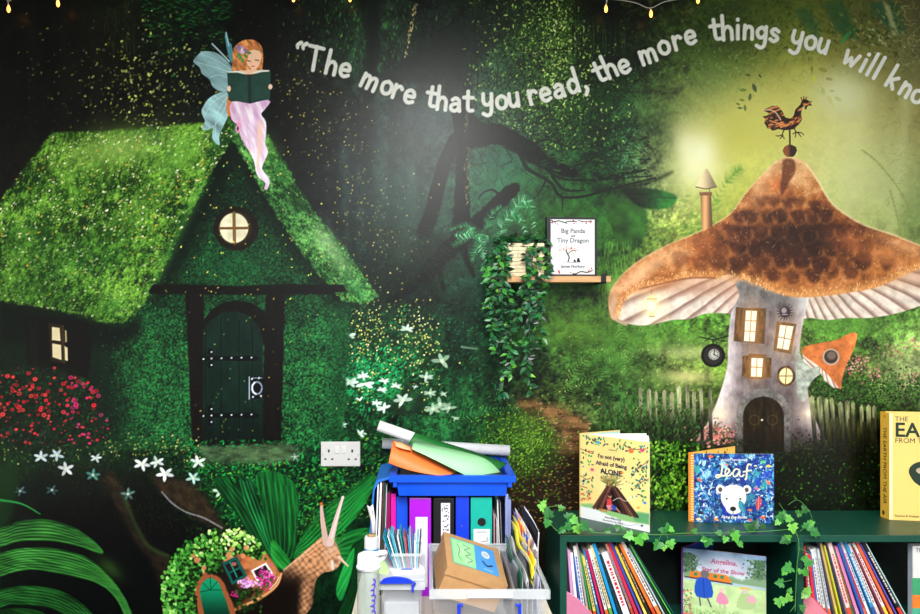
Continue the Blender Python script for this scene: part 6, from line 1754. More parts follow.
def blue_book():
    rnd = random.Random(31); U = rnd.uniform
    cv = new_cv(86, 70, 3.4)
    cv.C[:] = hx('1c3c9c')
    t = fbm(cv.X, cv.Y, 9, 3, 9); cv.C = cv.C * (1 - t[..., None]) * .9 + hx('3a90d8') * (t ** 1.5)[..., None]
    for i in range(1500):
        cv.leaf(U(0, 86), U(0, 70), U(2, 7), U(.8, 2.1), U(0, 3.1), hx(rnd.choice(['f0f4f8', '0a1038', '1428a0', '2a58c8', '58b0e0', '98d8e8', '0c1850', '2f8ac0', '183880', 'b8e4f0', '101838', '38a0b0'])), U(.5, 1))
    for i in range(26):    # fronds
        x, y, a = U(4, 84), U(4, 68), U(0, 6.28); L = U(7, 13); c = rnd.choice(['58b8e8', '1c2c90', '9ad8ec', '0f1c60', '38a8a8', '2848c0'])
        for k in range(7):
            q = k / 7 * L; px, py = x + q * math.cos(a), y + q * math.sin(a)
            for sg in (-1, 1):
                cv.line([(px, py), (px + 3.4 * math.cos(a + sg * .9), py + 3.4 * math.sin(a + sg * .9))], .8, c)
    for x, y, c, r, a in ((18, 3, 'e86828', 3, 0), (35, 11, 'e88060', 2.2, .3), (6, 27, 'e06040', 3, .5), (80, 12, 'f0c850', 2.8, 0), (80, 29, 'e07048', 3, .8), (26, 38, 'f08838', 3, 1.2), (60, 57, 'e88838', 2.6, 0), (74, 64, 'e85838', 3, 0), (60, 67, 'e84838', 2.4, 0), (24, 67, 'f0a050', 3, .4), (67, 35, 'd868a8', 2.6, 0), (5, 67, 'f0d0a0', 3, 0), (31, 45, 'f0b860', 2, .6), (74, 8, '58c880', 3, 0), (66, 12, 'f0e0a0', 1.6, 0), (40, 5, 'e8e8f0', 1.4, 0), (8, 60, '2c2c2c', 3, .6), (11, 10, 'a8e0e8', 3.4, 2)):
        cv.leaf(x, y, r * 2.2, r, a, hx(c), 1.)
    cv.leaf(69.5, 50, 15, 6, 1.75, hx('d84048'), 1.); cv.line([(69.5, 43), (69, 57)], .7, 'f0b0a8')
    for k in range(70):
        cv.ell(rnd.choice([U(68, 84), U(2, 20)]), U(4, 68), .5, .5, rnd.choice(['f8f8f0', 'f8e8a0', 'a8f0f0']))
    # a plain white animal face
    cv.glow(44, 45, 19, 15, '1c2c58', .6)
    cv.ell(28, 36, 4.3, 4.3, 'f0f0ec'); cv.ell(28.4, 36.6, 2.2, 2.4, '4a4648'); cv.ell(57, 36, 4.3, 4.3, 'f0f0ec'); cv.ell(56.6, 36.6, 2.2, 2.4, '4a4648')
    cv.poly([(30, 38), (34, 33.5), (42.5, 31.5), (51, 33.5), (55, 38), (56, 46), (53, 53), (49.5, 59), (42.5, 62), (36, 59), (32, 53), (29, 46)], lambda x, y: hx('f2f2f0') * (.95 + .08 * fbm(x, y, 2, 2, 4))[..., None], soft=.5, smooth=4)
    for s in (-1, 1):
        cv.line([(42.5 + s * 5, 44), (42.5 + s * 8, 42.5), (42.5 + s * 10, 44)], .6, '9a9aa0', smooth=3); cv.ell(42.5 + s * 7.4, 45.8, 1.2, .9, '20202a')
    cv.ell(42, 56, 3.3, 2.3, '1c1c22'); cv.line([(42, 58), (42, 61.5)], .7, '3a3a40'); cv.line([(38, 61.4), (42, 62), (46, 61.2)], .8, '4a3cb8', smooth=3)
    cv.leaf(51.5, 53.5, 14, 6.5, 1.15, hx('1c7890'), 1.)
    for k in range(5): cv.line([(50.5 + k * .8, 50 + k * 1.8), (49 + k * .8, 52 + k * 1.8)], .4, '9ad8d8')
    for p in ([(31, 54), (33, 57), (31.5, 60)], [(36, 62), (34, 65)]):
        cv.line(p, 3, '1c2ca0', smooth=3)
    A = W(694, 522, 2.645); B = W(774, 523, 2.630); A.z = B.z = BT + .0005; h = .2335
    root = empty('blue_picture_book', (A + B) / 2, 'blue leafy picture book with a white bear face and orange spine, standing on the bookcase', 'book')
    c, fr, Ux, N, w = cover_obj(cv, A, B, h, root)
    Z = Vector((0, 0, 1)); s = w / 86
    cr = 'f4ecc8'
    # brush-script title as modelled ribbon strokes
    tb = MB(); tm = paper('f4ecc8')
    def rib(pts, r):
        r = r * 1.35
        P = catmull(pts, 6, False)
        tb.tube([fr(x * s, h * (1 - y / 70), -.0012) for x, y in P], r, 6)
    rib([(30.5, 10.5), (30, 16), (29, 21), (26, 24.5), (23.5, 23.5), (26, 21.5), (30, 22.5), (33, 22.5)], .0022)
    rib([(33, 22.5), (37, 19), (37.5, 16), (35, 15.5), (33.5, 19), (34.5, 22.5), (38.5, 22), (41, 19)], .002)
    rib([(49, 16.5), (45, 15.5), (42, 19), (43, 23), (46.5, 22), (49, 17), (49, 22), (51.5, 23), (54, 21)], .002)
    rib([(61.5, 11.5), (58.5, 10.5), (57, 14), (56.5, 20), (56, 25), (54.5, 26)], .0022); rib([(52.5, 18.5), (57, 17.5), (62, 16.5)], .0018)
    tb.build('brush_title', tm, c)
    text('SANDRA DIECKMANN', fr(43 * s, h * (1 - 7.2 / 70), -.0009), Ux, Z, .0088, mat('ink_pale', 'd8e4f0', .6), c, bold=.0001)
    text('Flying Eye Books', fr(43 * s, h * (1 - 65.5 / 70), -.0009), Ux, Z, .0125, paper('f0ece8'), c, shear=.3, bold=.0002)
    # spine
    S = W(688.8, 521, 2.655); S.z = A.z
    d = (A - S).normalized(); Ls = (A - S).length - .0003; nn = d.cross(Z)
    fs = lambda u, v, q: S + d * u + Z * v - nn * q
    b = MB(); b.prism([(0, 0), (Ls, 0), (Ls, h), (0, h)], 0, .002, fs); sp = b.build('spine', paper('e88a20'), root)
    b = MB()
    for k in range(26):
        v = .006 + k * .0087
        b.prism([(Ls * .42, v), (Ls * .92, v), (Ls * .92, v + .0042), (Ls * .42, v + .0042)], -.0004, 0, fs)
    b.build('spine_pattern', paper('f4d8a0'), sp)
    E = W(735, 512, 2.782); E.z = A.z; S2 = S + Vector((.001, .004, 0))
    U2 = (E - S2).normalized(); N2 = U2.cross(Z); L2 = (E - S2).length
    fb = lambda u, v, q: S2 + U2 * u + Z * v - N2 * q
    b = MB(); b.prism([(0, 0), (L2, 0), (L2, h), (0, h)], -.0004, .0014, fb); bk = b.build('back_cover', paper('e8b060'), root)
    b = MB(); b.prism([(.004, .003), (L2 - .002, .003), (L2 - .002, h - .003), (.004, h - .003)], -.0009, -.0005, fb); ep = b.build('endpaper', paper('f0c058'), bk)
    b = MB(); rr = random.Random(3)
    for k in range(16):
        u, v = rr.uniform(.03, L2 - .02), h - rr.uniform(.006, .03); r = rr.uniform(.002, .004)
        b.prism([(u + r * math.cos(j), v + 1.7 * r * math.sin(j)) for j in (0, 1.57, 3.14, 4.71)], -.0012, -.0009, fb)
    b.build('endpaper_pattern', paper('5a4020'), ep)
    b = MB(); g = [[A + Vector((.0, .006, .003)) + Ux * (w - .006) * u + Vector((0, .010, 0)) * math.sin(u * 3.1) + Z * zz for u in [q / 8 for q in range(9)]] for zz in (0, h - .006)]
    b.sheet(g, .004); b.build('pages', paper('e8e4dc', .7), root)
blue_book()

def earth_book():
    A = Vector((1.5945, -.1281, BT + .0005)); yaw = math.radians(8)
    Ux = Vector((math.cos(yaw), -math.sin(yaw), 0)); Z = Vector((0, 0, 1)); N = Ux.cross(Z); h = .3672; w = .285
    root = empty('large_yellow_book', A + Vector((.14, .0, 0)), 'tall thick pale yellow hardback standing at the right end of the bookcase top', 'book')
    fr = lambda u, v, q: A + Ux * u + Z * v - N * q
    yel = mat('book_yellow', 'f2d078', .45, noise=.03, nscale=8)
    b = MB(); b.prism([(0, 0), (w, 0), (w, h), (0, h)], 0, .003, fr); c = b.build('front_cover', yel, root)
    b = MB(); b.prism([(.004, 0), (w, 0), (w, h), (.004, h)], .042, .045, fr); b.build('back_cover', yel, root)
    # spine faces left, slightly towards the room
    sp0 = A + Vector((-.0045, .0445, 0)); d = (A - sp0).normalized(); nn = d.cross(Z); Ls = (A - sp0).length
    fs = lambda u, v, q: sp0 + d * u + Z * v - nn * q
    b = MB(); b.prism([(0, 0), (Ls - .0003, 0), (Ls - .0003, h), (0, h)], 0, .003, fs); s = b.build('spine', mat('spine_yellow', 'e8b840', .45), root)
    b = MB(); b.prism([(.0035, .004), (w - .006, .004), (w - .006, h - .006), (.0035, h - .006)], .0035, .0415, fr); b.build('pages', paper('c8d0dc', .7), root)
    b = MB(); b.prism([(.0, .002), (.010, .002), (.010, h - .002), (.0, h - .002)], -.0005, -.0001, fr); b.build('hinge_strip', paper('f4e4b8'), c)
    ink = mat('ink_dark_green', '1c3424', .5)
    text('THE', fr(.0175, h - .0275, -.0008), Ux, Z, .0235, mat('ink_grey_green', '4a5444', .5), c, align='LEFT')
    text('EARTH', fr(.0165, h - .080, -.0008), Ux, Z, .068, ink, c, align='LEFT', bold=.0014, spacing=1.02)
    text('FROM THE AIR', fr(.0175, h - .102, -.0008), Ux, Z, .0245, mat('ink_grey_green'), c, align='LEFT')
    text('Thames & Hudson', fr(.016, .012, -.0008), Ux, Z, .0105, mat('ink_dark_green'), c, align='LEFT')
    b = MB()
    b.prism([tuple(q) for q in catmull([(.062, .170), (.072, .190), (.10, .204), (.15, .214), (.20, .205), (.235, .18), (.22, .15), (.17, .128), (.12, .112), (.085, .128), (.068, .150)], 6)], -.0009, -.0003, fr)
    b.build('dark_blob', ink, c)
    b = MB(); r = random.Random(2)
    b.prism([(.098 + .016 * math.cos(k * .7) * r.uniform(.6, 1), .172 + .013 * math.sin(k * .7) * r.uniform(.6, 1)) for k in range(9)], -.0013, -.0009, fr); b.build('pale_islet', paper('b8a890'), c)
    # spine lettering reads downwards
    text('THE EARTH FROM THE AIR', fs(Ls * .36, h * .86, -.0006), -Z, d, .022, mat('ink_dark_green'), s, align='LEFT')
    text('&', fs(Ls * .36, h * .975, -.0006), -Z, d, .017, mat('ink_gold', 'b08a30', .4), s, align='LEFT')
    b = MB(); b.prism([(Ls * .35 + .006 * math.cos(k * .8), .018 + .008 * math.sin(k * .8)) for k in range(8)], -.0006, 0, fs); b.build('spine_mark', ink, s)
earth_book()

def show_book():
    rnd = random.Random(41); U = rnd.uniform
    cv = new_cv(84, 82, 3.2)
    X, Y = cv.X, cv.Y
    cv.C = hx('7898b8') * (1 - ss(0, 30, Y))[..., None] + hx('c8d4e0') * ss(0, 30, Y)[..., None]
    cv.C *= (1 + .35 * (fbm(X, Y, 9, 4, 3) - .5))[..., None]
    cv.glow(42, 14, 22, 10, 'd8c8d8', .7)
    for x0, x1 in ((0, 12), (68, 84)):
        for i in range(420):
            x = rnd.gauss((x0 + x1) / 2, 4.6); y = U(5, 27)
            cv.leaf(x, y, 3, 1.5, U(0, 3), hx(rnd.choice(['4a6a4a', '2c4a34', '6a8a5a', '3a5a48'])), U(.4, .9))
    cv.poly([(0, 26), (30, 24), (60, 27), (84, 24), (84, 40), (0, 40)], '7a9a78', soft=2, rough=2)
    cv.poly([(0, 31), (30, 31), (84, 33), (84, 36), (0, 35)], 'a8c0c8', soft=.8)
    cv.poly([(0, 34), (84, 36), (84, 84), (0, 84)], lambda x, y: hx('b8d498') * (.85 + .3 * fbm(x, y, 8, 4, 6))[..., None], soft=1)
    cv.poly([(8, 24), (44, 24), (50, 30), (48, 32), (6, 31)], 'd87828', soft=.5); cv.line([(2, 31), (50, 33)], 1.4, '3a2418')
    for x in (13, 33, 40): cv.ell(x, 27, 2, 1.8, '2c7a58')
    for i in range(260): cv.leaf(U(0, 84), U(64, 74), 3, .8, U(1, 2), hx(rnd.choice(['6a9a48', '8ab060', '4a7a3a'])), .6)
    for i in range(90): cv.ell(U(0, 9), U(44, 76), .7, .7, rnd.choice(['d84050', '2c8a4a', '2c8a4a', 'e86a70']))
    cv.poly([(0, 70), (20, 71), (50, 74), (84, 78), (84, 83), (0, 83)], 'd8605c', soft=1, rough=.7)
    # plain coats and dresses on a fence line stand where the figures are: a blue coat, pink and green dresses
    cv.poly([(16, 30), (26, 30), (30, 38), (30, 50), (14, 51), (12, 40)], '2350b8', soft=.5, smooth=2); cv.line([(21, 31), (22, 50)], .5, '102c78')
    cv.ell(22.5, 26, 4.4, 4.2, '66666e'); cv.line([(17, 51), (18, 60)], 1.6, '5a5a62'); cv.line([(25, 51), (29, 60)], 1.6, '5a5a62')
    cv.poly([(37, 44), (42, 44), (47, 53), (42, 56), (34, 54)], 'd888a8', soft=.5, smooth=2); cv.ell(39.5, 40.5, 2.6, 2.4, 'd8b8b8'); cv.line([(38, 55), (38, 60)], .9, 'b89090'); cv.line([(42, 55), (44, 60)], .9, 'b89090')
    cv.poly([(60, 40), (68, 42), (74, 52), (68, 58), (54, 57)], 'a8c088', soft=.5, smooth=2); cv.poly([(66, 44), (72, 43), (74, 50), (66, 50)], 'd8a0b0', soft=.5, smooth=2); cv.ell(63, 36.5, 6, 1.6, 'd8b848'); cv.ell(63, 39, 3, 2.6, 'c8b8b8')
    A = Vector((.869, 2.62 - 2.8, MID + .0006)); B = Vector((1.108, 2.527 - 2.8, MID + .0006)); h = .2535
    root = empty('pastel_picture_book', (A + B) / 2, 'pastel picture book with a pink title standing open inside the left bay', 'book')
    c, fr, Ux, N, w = cover_obj(cv, A, B, h, root, edge='c878b0')
    Z = Vector((0, 0, 1)); s = w / 84; V = lambda y: h * (1 - y / 82)
    pk = mat('ink_rose', 'a8406c', .6)
    text('Angelina,', fr(42 * s, V(13.2), -.0009), Ux, Z, .0225, pk, c, bold=.0004, shear=.15)
    text('Star of the Show', fr(41 * s, V(22.5), -.0009), Ux, Z, .0195, pk, c, bold=.0004, shear=.1)
    text('Katharine Holabird', fr(42 * s, V(77), -.0009), Ux, Z, .010, mat('ink_brown', '5a2c28', .6), c)
    E = Vector((1.02, -.05, A.z)); S2 = A + Vector((-.003, .004, 0)); U2 = (E - S2).normalized(); N2 = U2.cross(Z); L2 = min((E - S2).length, w)
    fb = lambda u, v, q: S2 + U2 * u + Z * v - N2 * q
    b = MB(); b.prism([(0, 0), (L2, 0), (L2, h), (0, h)], -.0004, .0014, fb); bk = b.build('back_cover', paper('9048a8'), root)
    b = MB(); b.prism([(.004, .003), (L2 - .002, .003), (L2 - .002, h - .003), (.004, h - .003)], -.0009, -.0005, fb); b.build('endpaper', paper('2c4cb0'), bk)
    b = MB(); g = [[A + Vector((.002, .004, .003)) + Ux * (w - .008) * u + Vector((0, .012, 0)) * math.sin(u * 3.1) + Z * zz for u in [q / 8 for q in range(9)]] for zz in (0, h - .006)]
    b.sheet(g, .004); b.build('pages', paper('e8e4dc', .7), root)
show_book()

def striped_book():
    x0 = W(913, 600, 2.53).x; y0 = 2.53 - 2.8; h = W(913, 546, 2.53).z - MID; w = .23; z = MID + .0005
    root = empty('white_green_book', (x0 + w / 2, y0 + .02, MID), 'upright white, green and orange hardback at the right edge of the right bay', 'book')
    box('front_cover', (x0, y0, z), (x0 + w, y0 + .0022, z + h), paper('d8d8d6'), root); c = root.children[0] if root.children else None
    box('back_cover', (x0, y0 + .022, z), (x0 + w, y0 + .0242, z + h), paper('d8d8d6'), root)
    box('spine', (x0 - .002, y0, z), (x0 - .0001, y0 + .0242, z + h), paper('a8b0bc'), root)
    box('pages', (x0 + .0005, y0 + .0025, z + .003), (x0 + w - .004, y0 + .0217, z + h - .003), paper('e8e4dc', .7), root)
    z1 = W(913, 578, 2.53).z; z2 = W(913, 595, 2.53).z; z3 = W(913, 608, 2.53).z
    box('green_band', (x0 - .0024, y0 - .0006, z2), (x0 + w, y0 - .0001, z1), paper('3c9a6a'), root)
    box('orange_band', (x0 - .0024, y0 - .0006, z3), (x0 + w, y0 - .0001, z2 - .0002), paper('e87828'), root)
    box('lower_band', (x0 - .0024, y0 - .0006, z), (x0 + w, y0 - .0001, z3 - .0002), paper('4aa88a'), root)
    text('THE', Vector((x0 + .008, y0 - .0008, W(913, 552, 2.53).z)), (1, 0, 0), (0, 0, 1), .018, mat('ink_grey', '606878', .6), root, align='LEFT')
striped_book()

# ------------------------------------------------------------------ ivy garland
def garland():
    rnd = random.Random(77); U = rnd.uniform
    root = empty('ivy_garland', (1.0, BF + .03, BT), 'artificial ivy garland draped along the front edge of the bookcase top and down its divider', 'garland')
    st = MB(); fol, cl = leafbm()
    cols = [lin(c)[:3] for c in ('58b03c', '489838', '78c04c', '3a8a3c', '2a7434', '68b850')]
    dk = [lin(c)[:3] for c in ('2a6a34', '1f5a2c', '3a7a3c')]  # darkest leaf greens, with shadow among the ivy put into the colour
    def P_(px, py, d): return W(px, py, d)
    paths = [([(538, 500, 2.50), (545, 508, 2.50), (549, 520, 2.47), (556, 530, 2.475), (566, 533, 2.488), (580, 532, 2.50), (600, 533, 2.492), (620, 534, 2.489), (645, 534.5, 2.488), (662, 534.5, 2.487), (690, 533, 2.493), (720, 533, 2.49), (745, 532, 2.495), (770, 531, 2.49), (790, 529, 2.49)], .0014),
             ([(790, 528, 2.487), (797, 535, 2.478), (799, 548, 2.474), (797, 565, 2.473), (796, 585, 2.472), (795, 612, 2.472)], .0014),
             ([(779, 503, 2.62), (785, 512, 2.58), (792, 522, 2.52), (797, 533, 2.484)], .001), ([(788, 505, 2.64), (797, 500, 2.64), (806, 507, 2.60), (812, 520, 2.54), (800, 531, 2.49)], .001),
             ([(662, 533, 2.485), (659, 540, 2.480), (658, 545, 2.478)], .0009), ([(666, 533, 2.485), (668, 540, 2.480), (669, 545, 2.478)], .0009),
             ([(792, 580, 2.473), (783, 582, 2.47), (776, 584, 2.468)], .0009), ([(796, 604, 2.472), (790, 612, 2.47)], .0009), ([(698, 532, 2.488), (704, 537, 2.48), (708, 542, 2.478)], .0009),
             ([(722, 532, 2.488), (725, 538, 2.48)], .0009), ([(732, 531, 2.488), (736, 536, 2.48)], .0009), ([(798, 548, 2.473), (808, 552, 2.468), (812, 558, 2.465)], .0009), ([(545, 508, 2.50), (556, 506, 2.52), (566, 508, 2.54)], .001), ([(560, 530, 2.48), (569, 524, 2.50), (577, 519, 2.53)], .001)]
    for pts, r in paths:
        st.tube(bez([P_(*p) for p in pts], 6), r, 6)
    # px, py, d, size(px), direction (deg, 0 = right, 90 = up), tone
    LV = [(541, 507, 2.49, 12, 150, 0), (548, 512, 2.48, 15, 100, 0), (543, 503, 2.5, 9, 170, 0), (547, 524, 2.46, 12, 250, 0), (562, 508, 2.52, 10, 10, 1), (570, 516, 2.52, 13, 40, 0), (575, 521, 2.50, 13, 320, 0), (567, 527, 2.48, 13, 200, 0), (578, 530, 2.478, 15, 290, 0), (585, 527, 2.47, 15, 330, 0),
          (561, 531, 2.475, 10, 220, 1), (592, 531, 2.48, 7, 350, 1), (607, 531, 2.49, 9, 190, 1), (618, 527, 2.49, 10, 30, 1), (624, 529, 2.48, 8, 350, 1), (628, 536, 2.474, 14, 190, 0), (637, 533, 2.474, 8, 80, 1), (640, 541, 2.468, 17, 300, 0), (646, 537, 2.47, 11, 330, 0),
          (668, 527, 2.49, 13, 100, 0), (661, 530, 2.49, 9, 170, 0), (672, 530, 2.48, 9, 330, 0), (657, 546, 2.472, 15, 235, 0), (671, 545, 2.472, 14, 290, 0), (664, 548, 2.47, 9, 270, 0),
          (671, 544, 2.47, 9, 300, 0), (707, 543, 2.474, 15, 260, 0), (703, 540, 2.475, 8, 200, 0), (725, 540, 2.474, 10, 250, 0), (736, 538, 2.468, 17, 290, 0), (741, 545, 2.468, 9, 310, 0), (733, 531, 2.49, 9, 60, 1), (747, 526, 2.51, 11, 150, 2), (756, 523, 2.51, 13, 60, 2), (752, 530, 2.50, 10, 250, 2), (764, 527, 2.51, 10, 340, 2), (718, 533, 2.49, 9, 180, 2), (694, 531, 2.49, 9, 170, 1),
          (779, 518, 2.54, 12, 160, 0), (783, 514, 2.55, 12, 60, 0), (790, 519, 2.53, 12, 350, 0), (777, 523, 2.53, 9, 220, 0), (793, 529, 2.46, 15, 280, 0), (808, 525, 2.52, 13, 60, 0), (816, 533, 2.475, 15, 340, 0), (812, 523, 2.53, 10, 20, 0), (800, 513, 2.60, 10, 20, 1), (806, 510, 2.60, 12, 350, 1), (784, 541, 2.47, 13, 200, 1), (788, 537, 2.475, 9, 150, 0),
          (809, 562, 2.462, 15, 10, 0), (805, 558, 2.465, 10, 60, 0), (787, 568, 2.468, 15, 190, 0), (784, 573, 2.468, 9, 230, 0), (779, 583, 2.464, 13, 180, 0), (806, 573, 2.462, 13, 310, 0), (800, 572, 2.464, 8, 250, 0), (788, 597, 2.466, 14, 100, 0), (783, 600, 2.464, 12, 120, 0), (779, 603, 2.464, 14, 280, 0), (808, 590, 2.462, 12, 60, 1), (804, 596, 2.464, 10, 220, 1), (803, 609, 2.464, 12, 280, 2), (790, 590, 2.466, 8, 60, 0)]
    for px, py, d, sz, ang, tone in LV:
        a = math.radians(ang); L = sz * .70 * d / FPX
        c = (rnd.choice(cols) if tone == 0 else (rnd.choice(cols) * .75 if tone == 1 else rnd.choice(dk)))
        D = Vector((math.cos(a), U(-.25, .1), math.sin(a))); n = Vector((U(-.3, .3), -1, U(.2, .8)))
        p = P_(px, py, d) - D.normalized() * L * .45
        if p.z < BT + .004 and p.y > BF - .004 and px < 775 and px > 565: p.y = BF - .006
        leafmesh(fol, cl, p, D, n, L, L * .92, U(.05, .28), c * U(.85, 1.1), 'ivy')
    st.build('vine', mat('ivy_stem', '4a8a3c', .5), root)
    leaf_build(fol, 'leaves', m_leafB, root)
garland()
# ------------------------------------------------------------------ low table and the stack on it
TZ = .52
tb = empty('low_table', (.1, -.38, 0), 'low cream topped table under the folders and plastic boxes', 'table')
m_cream = mat('cream_laminate', 'd8d0c0', .5, noise=.05, nscale=10)
box('tabletop', (-.222, -.80, TZ - .025), (.385, -.004, TZ), m_cream, tb, .002)
for x in (-.20, .345):
    for y in (-.78, -.04):
        box('leg', (x, y, 0), (x + .03, y + .03, TZ - .0255), mat('steel_grey', '8a8c90', .4, .8), tb, .003)

def plastic(name, col, alpha=.35, rough=.15):
    # clear polypropylene: thin milky see-through
    return mat(name, col, rough, alpha=alpha, spec=.7)
m_clear = plastic('clear_plastic', 'dfe4ea', .13)
m_clear2 = plastic('clear_plastic_thick', 'e0e6ec', .33, .2)
m_blueh = mat('blue_handle', '1436c8', .35)
m_tray = mat('blue_crate', '0c50e0', .33, spec=.5)

def ring(mb, x0, x1, y0, y1, z0, z1, t):
    mb.box((x0, y0, z0), (x1, y0 + t, z1)); mb.box((x0, y1 - t, z0), (x1, y1, z1)); mb.box((x0, y0 + t, z0), (x0 + t, y1 - t, z1)); mb.box((x1 - t, y0 + t, z0), (x1, y1 - t, z1))

def tapered(mb, x0, x1, y0, y1, z0, z1, tp, t):
    # open bin with walls of thickness t narrowing downwards
    def loop(z, k, o):
        return [Vector((x0 + k + o, y0 + k + o, z)), Vector((x1 - k - o, y0 + k + o, z)), Vector((x1 - k - o, y1 - k - o, z)), Vector((x0 + k + o, y1 - k - o, z))]
    A, B, C, D = loop(z0, tp, 0), loop(z1, 0, 0), loop(z1, 0, t), loop(z0 + t, tp, t)
    vs = [[mb.bm.verts.new(p) for p in q] for q in (A, B, C, D)]
    for a, b in ((0, 1), (1, 2), (2, 3)):
        for i in range(4):
            j = (i + 1) % 4
            mb.bm.faces.new([vs[a][i], vs[a][j], vs[b][j], vs[b][i]])
    mb.bm.faces.new(vs[0][::-1]); mb.bm.faces.new(vs[3])

# --- lever arch files and folders, spines to the room
FY = 2.5 - 2.8
def folder(px0, px1, ytop, col, name, label, d=2.5, dep=.27, arch=True, ybot=None):
    x0, x1 = W(px0, 500, d).x, W(px1, 500, d).x; y = d - 2.8; z1 = min(W(px0, ytop, d).z, .8465); z0 = TZ + .0005
    root = empty(name, ((x0 + x1) / 2, y + dep / 2, z0), label, 'folder')
    m_ = mat('folder_' + col, col, .38, noise=.04, nscale=30)
    s = MB(); s.box((x0, y, z0), (x1, y + .003, z1), .0008); sp = s.build('spine', m_, root)
    box('cover', (x0, y + .0031, z0), (x0 + .0028, y + dep, z1), m_, root); box('cover', (x1 - .0028, y + .0031, z0), (x1, y + dep, z1), m_, root)
    box('papers', (x0 + .0035, y + .012, z0 + .002), (x1 - .0035, y + dep - .01, z1 - .02), paper('e4e4e0', .8), root)
    return root, sp, x0, x1, y, z0, z1
r, sp, x0, x1, y, z0, z1 = folder(409.5, 431, 498, 'a010d0', 'lever_arch_file', 'bright purple lever arch file with a tall white spine label')
box('rim', (x0 + .002, y - .0012, z1 - .0035), (x1 - .002, y - .0001, z1 - .0012), mat('nickel', 'c8c0b8', .3, .9), sp)
box('spine_label', (W(415.5, 0, 2.5).x, y - .0012, TZ + .03), (W(427.5, 0, 2.5).x, y - .0001, W(0, 517, 2.5).z), paper('e0e4e8'), sp, .0004)
text('Science', Vector((W(421, 0, 2.5).x, y - .0014, W(0, 522.5, 2.5).z)), (1, 0, 0), (0, 0, 1), .008, mat('ink_dark', '30303a', .6), sp, 'label_text', .0001)
r, sp, x0, x1, y, z0, z1 = folder(433.5, 454, 498.5, '17171b', 'lever_arch_file', 'black lever arch file with a black and white patterned spine label')
lx0, lx1, lz1 = W(441, 0, 2.5).x, W(450, 0, 2.5).x, W(0, 503, 2.5).z
box('spine_label', (lx0, y - .001, TZ + .02), (lx1, y - .0001, lz1), paper('e0dee8'), sp)
b = MB(); rr = random.Random(8)
for k in range(130):
    u, v = rr.uniform(lx0 + .002, lx1 - .005), rr.uniform(TZ + .03, lz1 - .006); q = rr.uniform(.002, .005)
    b.prism([(u, v), (u + q, v + rr.uniform(-.002, .003)), (u + q * .8, v + q * rr.uniform(.5, 1.2)), (u - q * .2, v + q)], y - .0015, y - .0011)
b.build('label_pattern', mat('ink_black', '101014', .5), sp)
box('rim', (x0 + .001, y - .001, z1 - .006), (x1 - .001, y - .0001, z1 - .003), mat('dark_metal', '3a3a40', .3, .8), sp)
r, sp, x0, x1, y, z0, z1 = folder(455.8, 469, 496.5, '1038d0', 'ring_binder', 'plain royal blue ring binder between the black and turquoise files')
b = MB(); b.lathe((0, 0, 0), [(.0022, 0), (.0022, .0006), (.0012, .001)], 10)
bmesh.ops.transform(b.bm, matrix=Matrix.Translation((W(462, 0, 2.5).x, y - .0001, W(0, 526, 2.5).z)) @ Matrix.Rotation(math.pi / 2, 4, 'X'), verts=b.bm.verts); b.build('rivet', mat('brass', 'c8a040', .3, .9), sp)
r, sp, x0, x1, y, z0, z1 = folder(470.8, 492, 497.5, '10a898', 'lever_arch_file', 'turquoise lever arch file with finger hole and white spine label')
b = MB(); hx_, hz_ = W(481.7, 0, 2.5).x, W(0, 522, 2.5).z
b.prism([(hx_ + .0125 * math.cos(k * .393), hz_ + .0125 * math.sin(k * .393)) for k in range(16)], y - .0012, y - .0001); b.build('finger_hole', mat('ink_black', '101014', .5), sp)
b = MB(); b.tube([(hx_ + .0128 * math.cos(k * .393), y - .0006, hz_ + .0128 * math.sin(k * .393)) for k in range(17)], .001, 6); b.build('hole_ring', mat('dark_metal', '3a3a40', .3, .8), sp)
box('spine_label', (W(473.5, 0, 2.5).x, y - .001, TZ + .03), (W(490, 0, 2.5).x, y - .0001, W(0, 529, 2.5).z), paper('d4d8dc'), sp)
text('Assessment', Vector((W(481.7, 0, 2.5).x, y - .0012, W(0, 532.5, 2.5).z)), (1, 0, 0), (0, 0, 1), .007, mat('ink_dark', '30303a', .6), sp, 'label_text', .0001)
b = MB(); b.tube([(W(487, 0, 2.5).x, y - .0014, W(0, 537, 2.5).z), (W(488, 0, 2.5).x, y - .0014, W(0, 541, 2.5).z), (W(485, 0, 2.5).x, y - .0014, W(0, 541, 2.5).z), (W(481, 0, 2.5).x, y - .0014, W(0, 542, 2.5).z)], .0008, 5); b.build('label_scribble', mat('ink_black'), sp)
folder(396.5, 407.5, 497, '0c4cd8', 'ring_binder', 'narrow blue ring binder left of the purple file', d=2.53, dep=.24)
r, sp, x0, x1, y, z0, z1 = folder(391, 395.8, 494, 'd8109c', 'document_wallet', 'hot pink thin document wallet beside the narrow blue binder', d=2.52, dep=.24)
folder(385.8, 390.4, 490, '801050', 'document_wallet', 'dark magenta wallet beside the hot pink one', d=2.52, dep=.24)

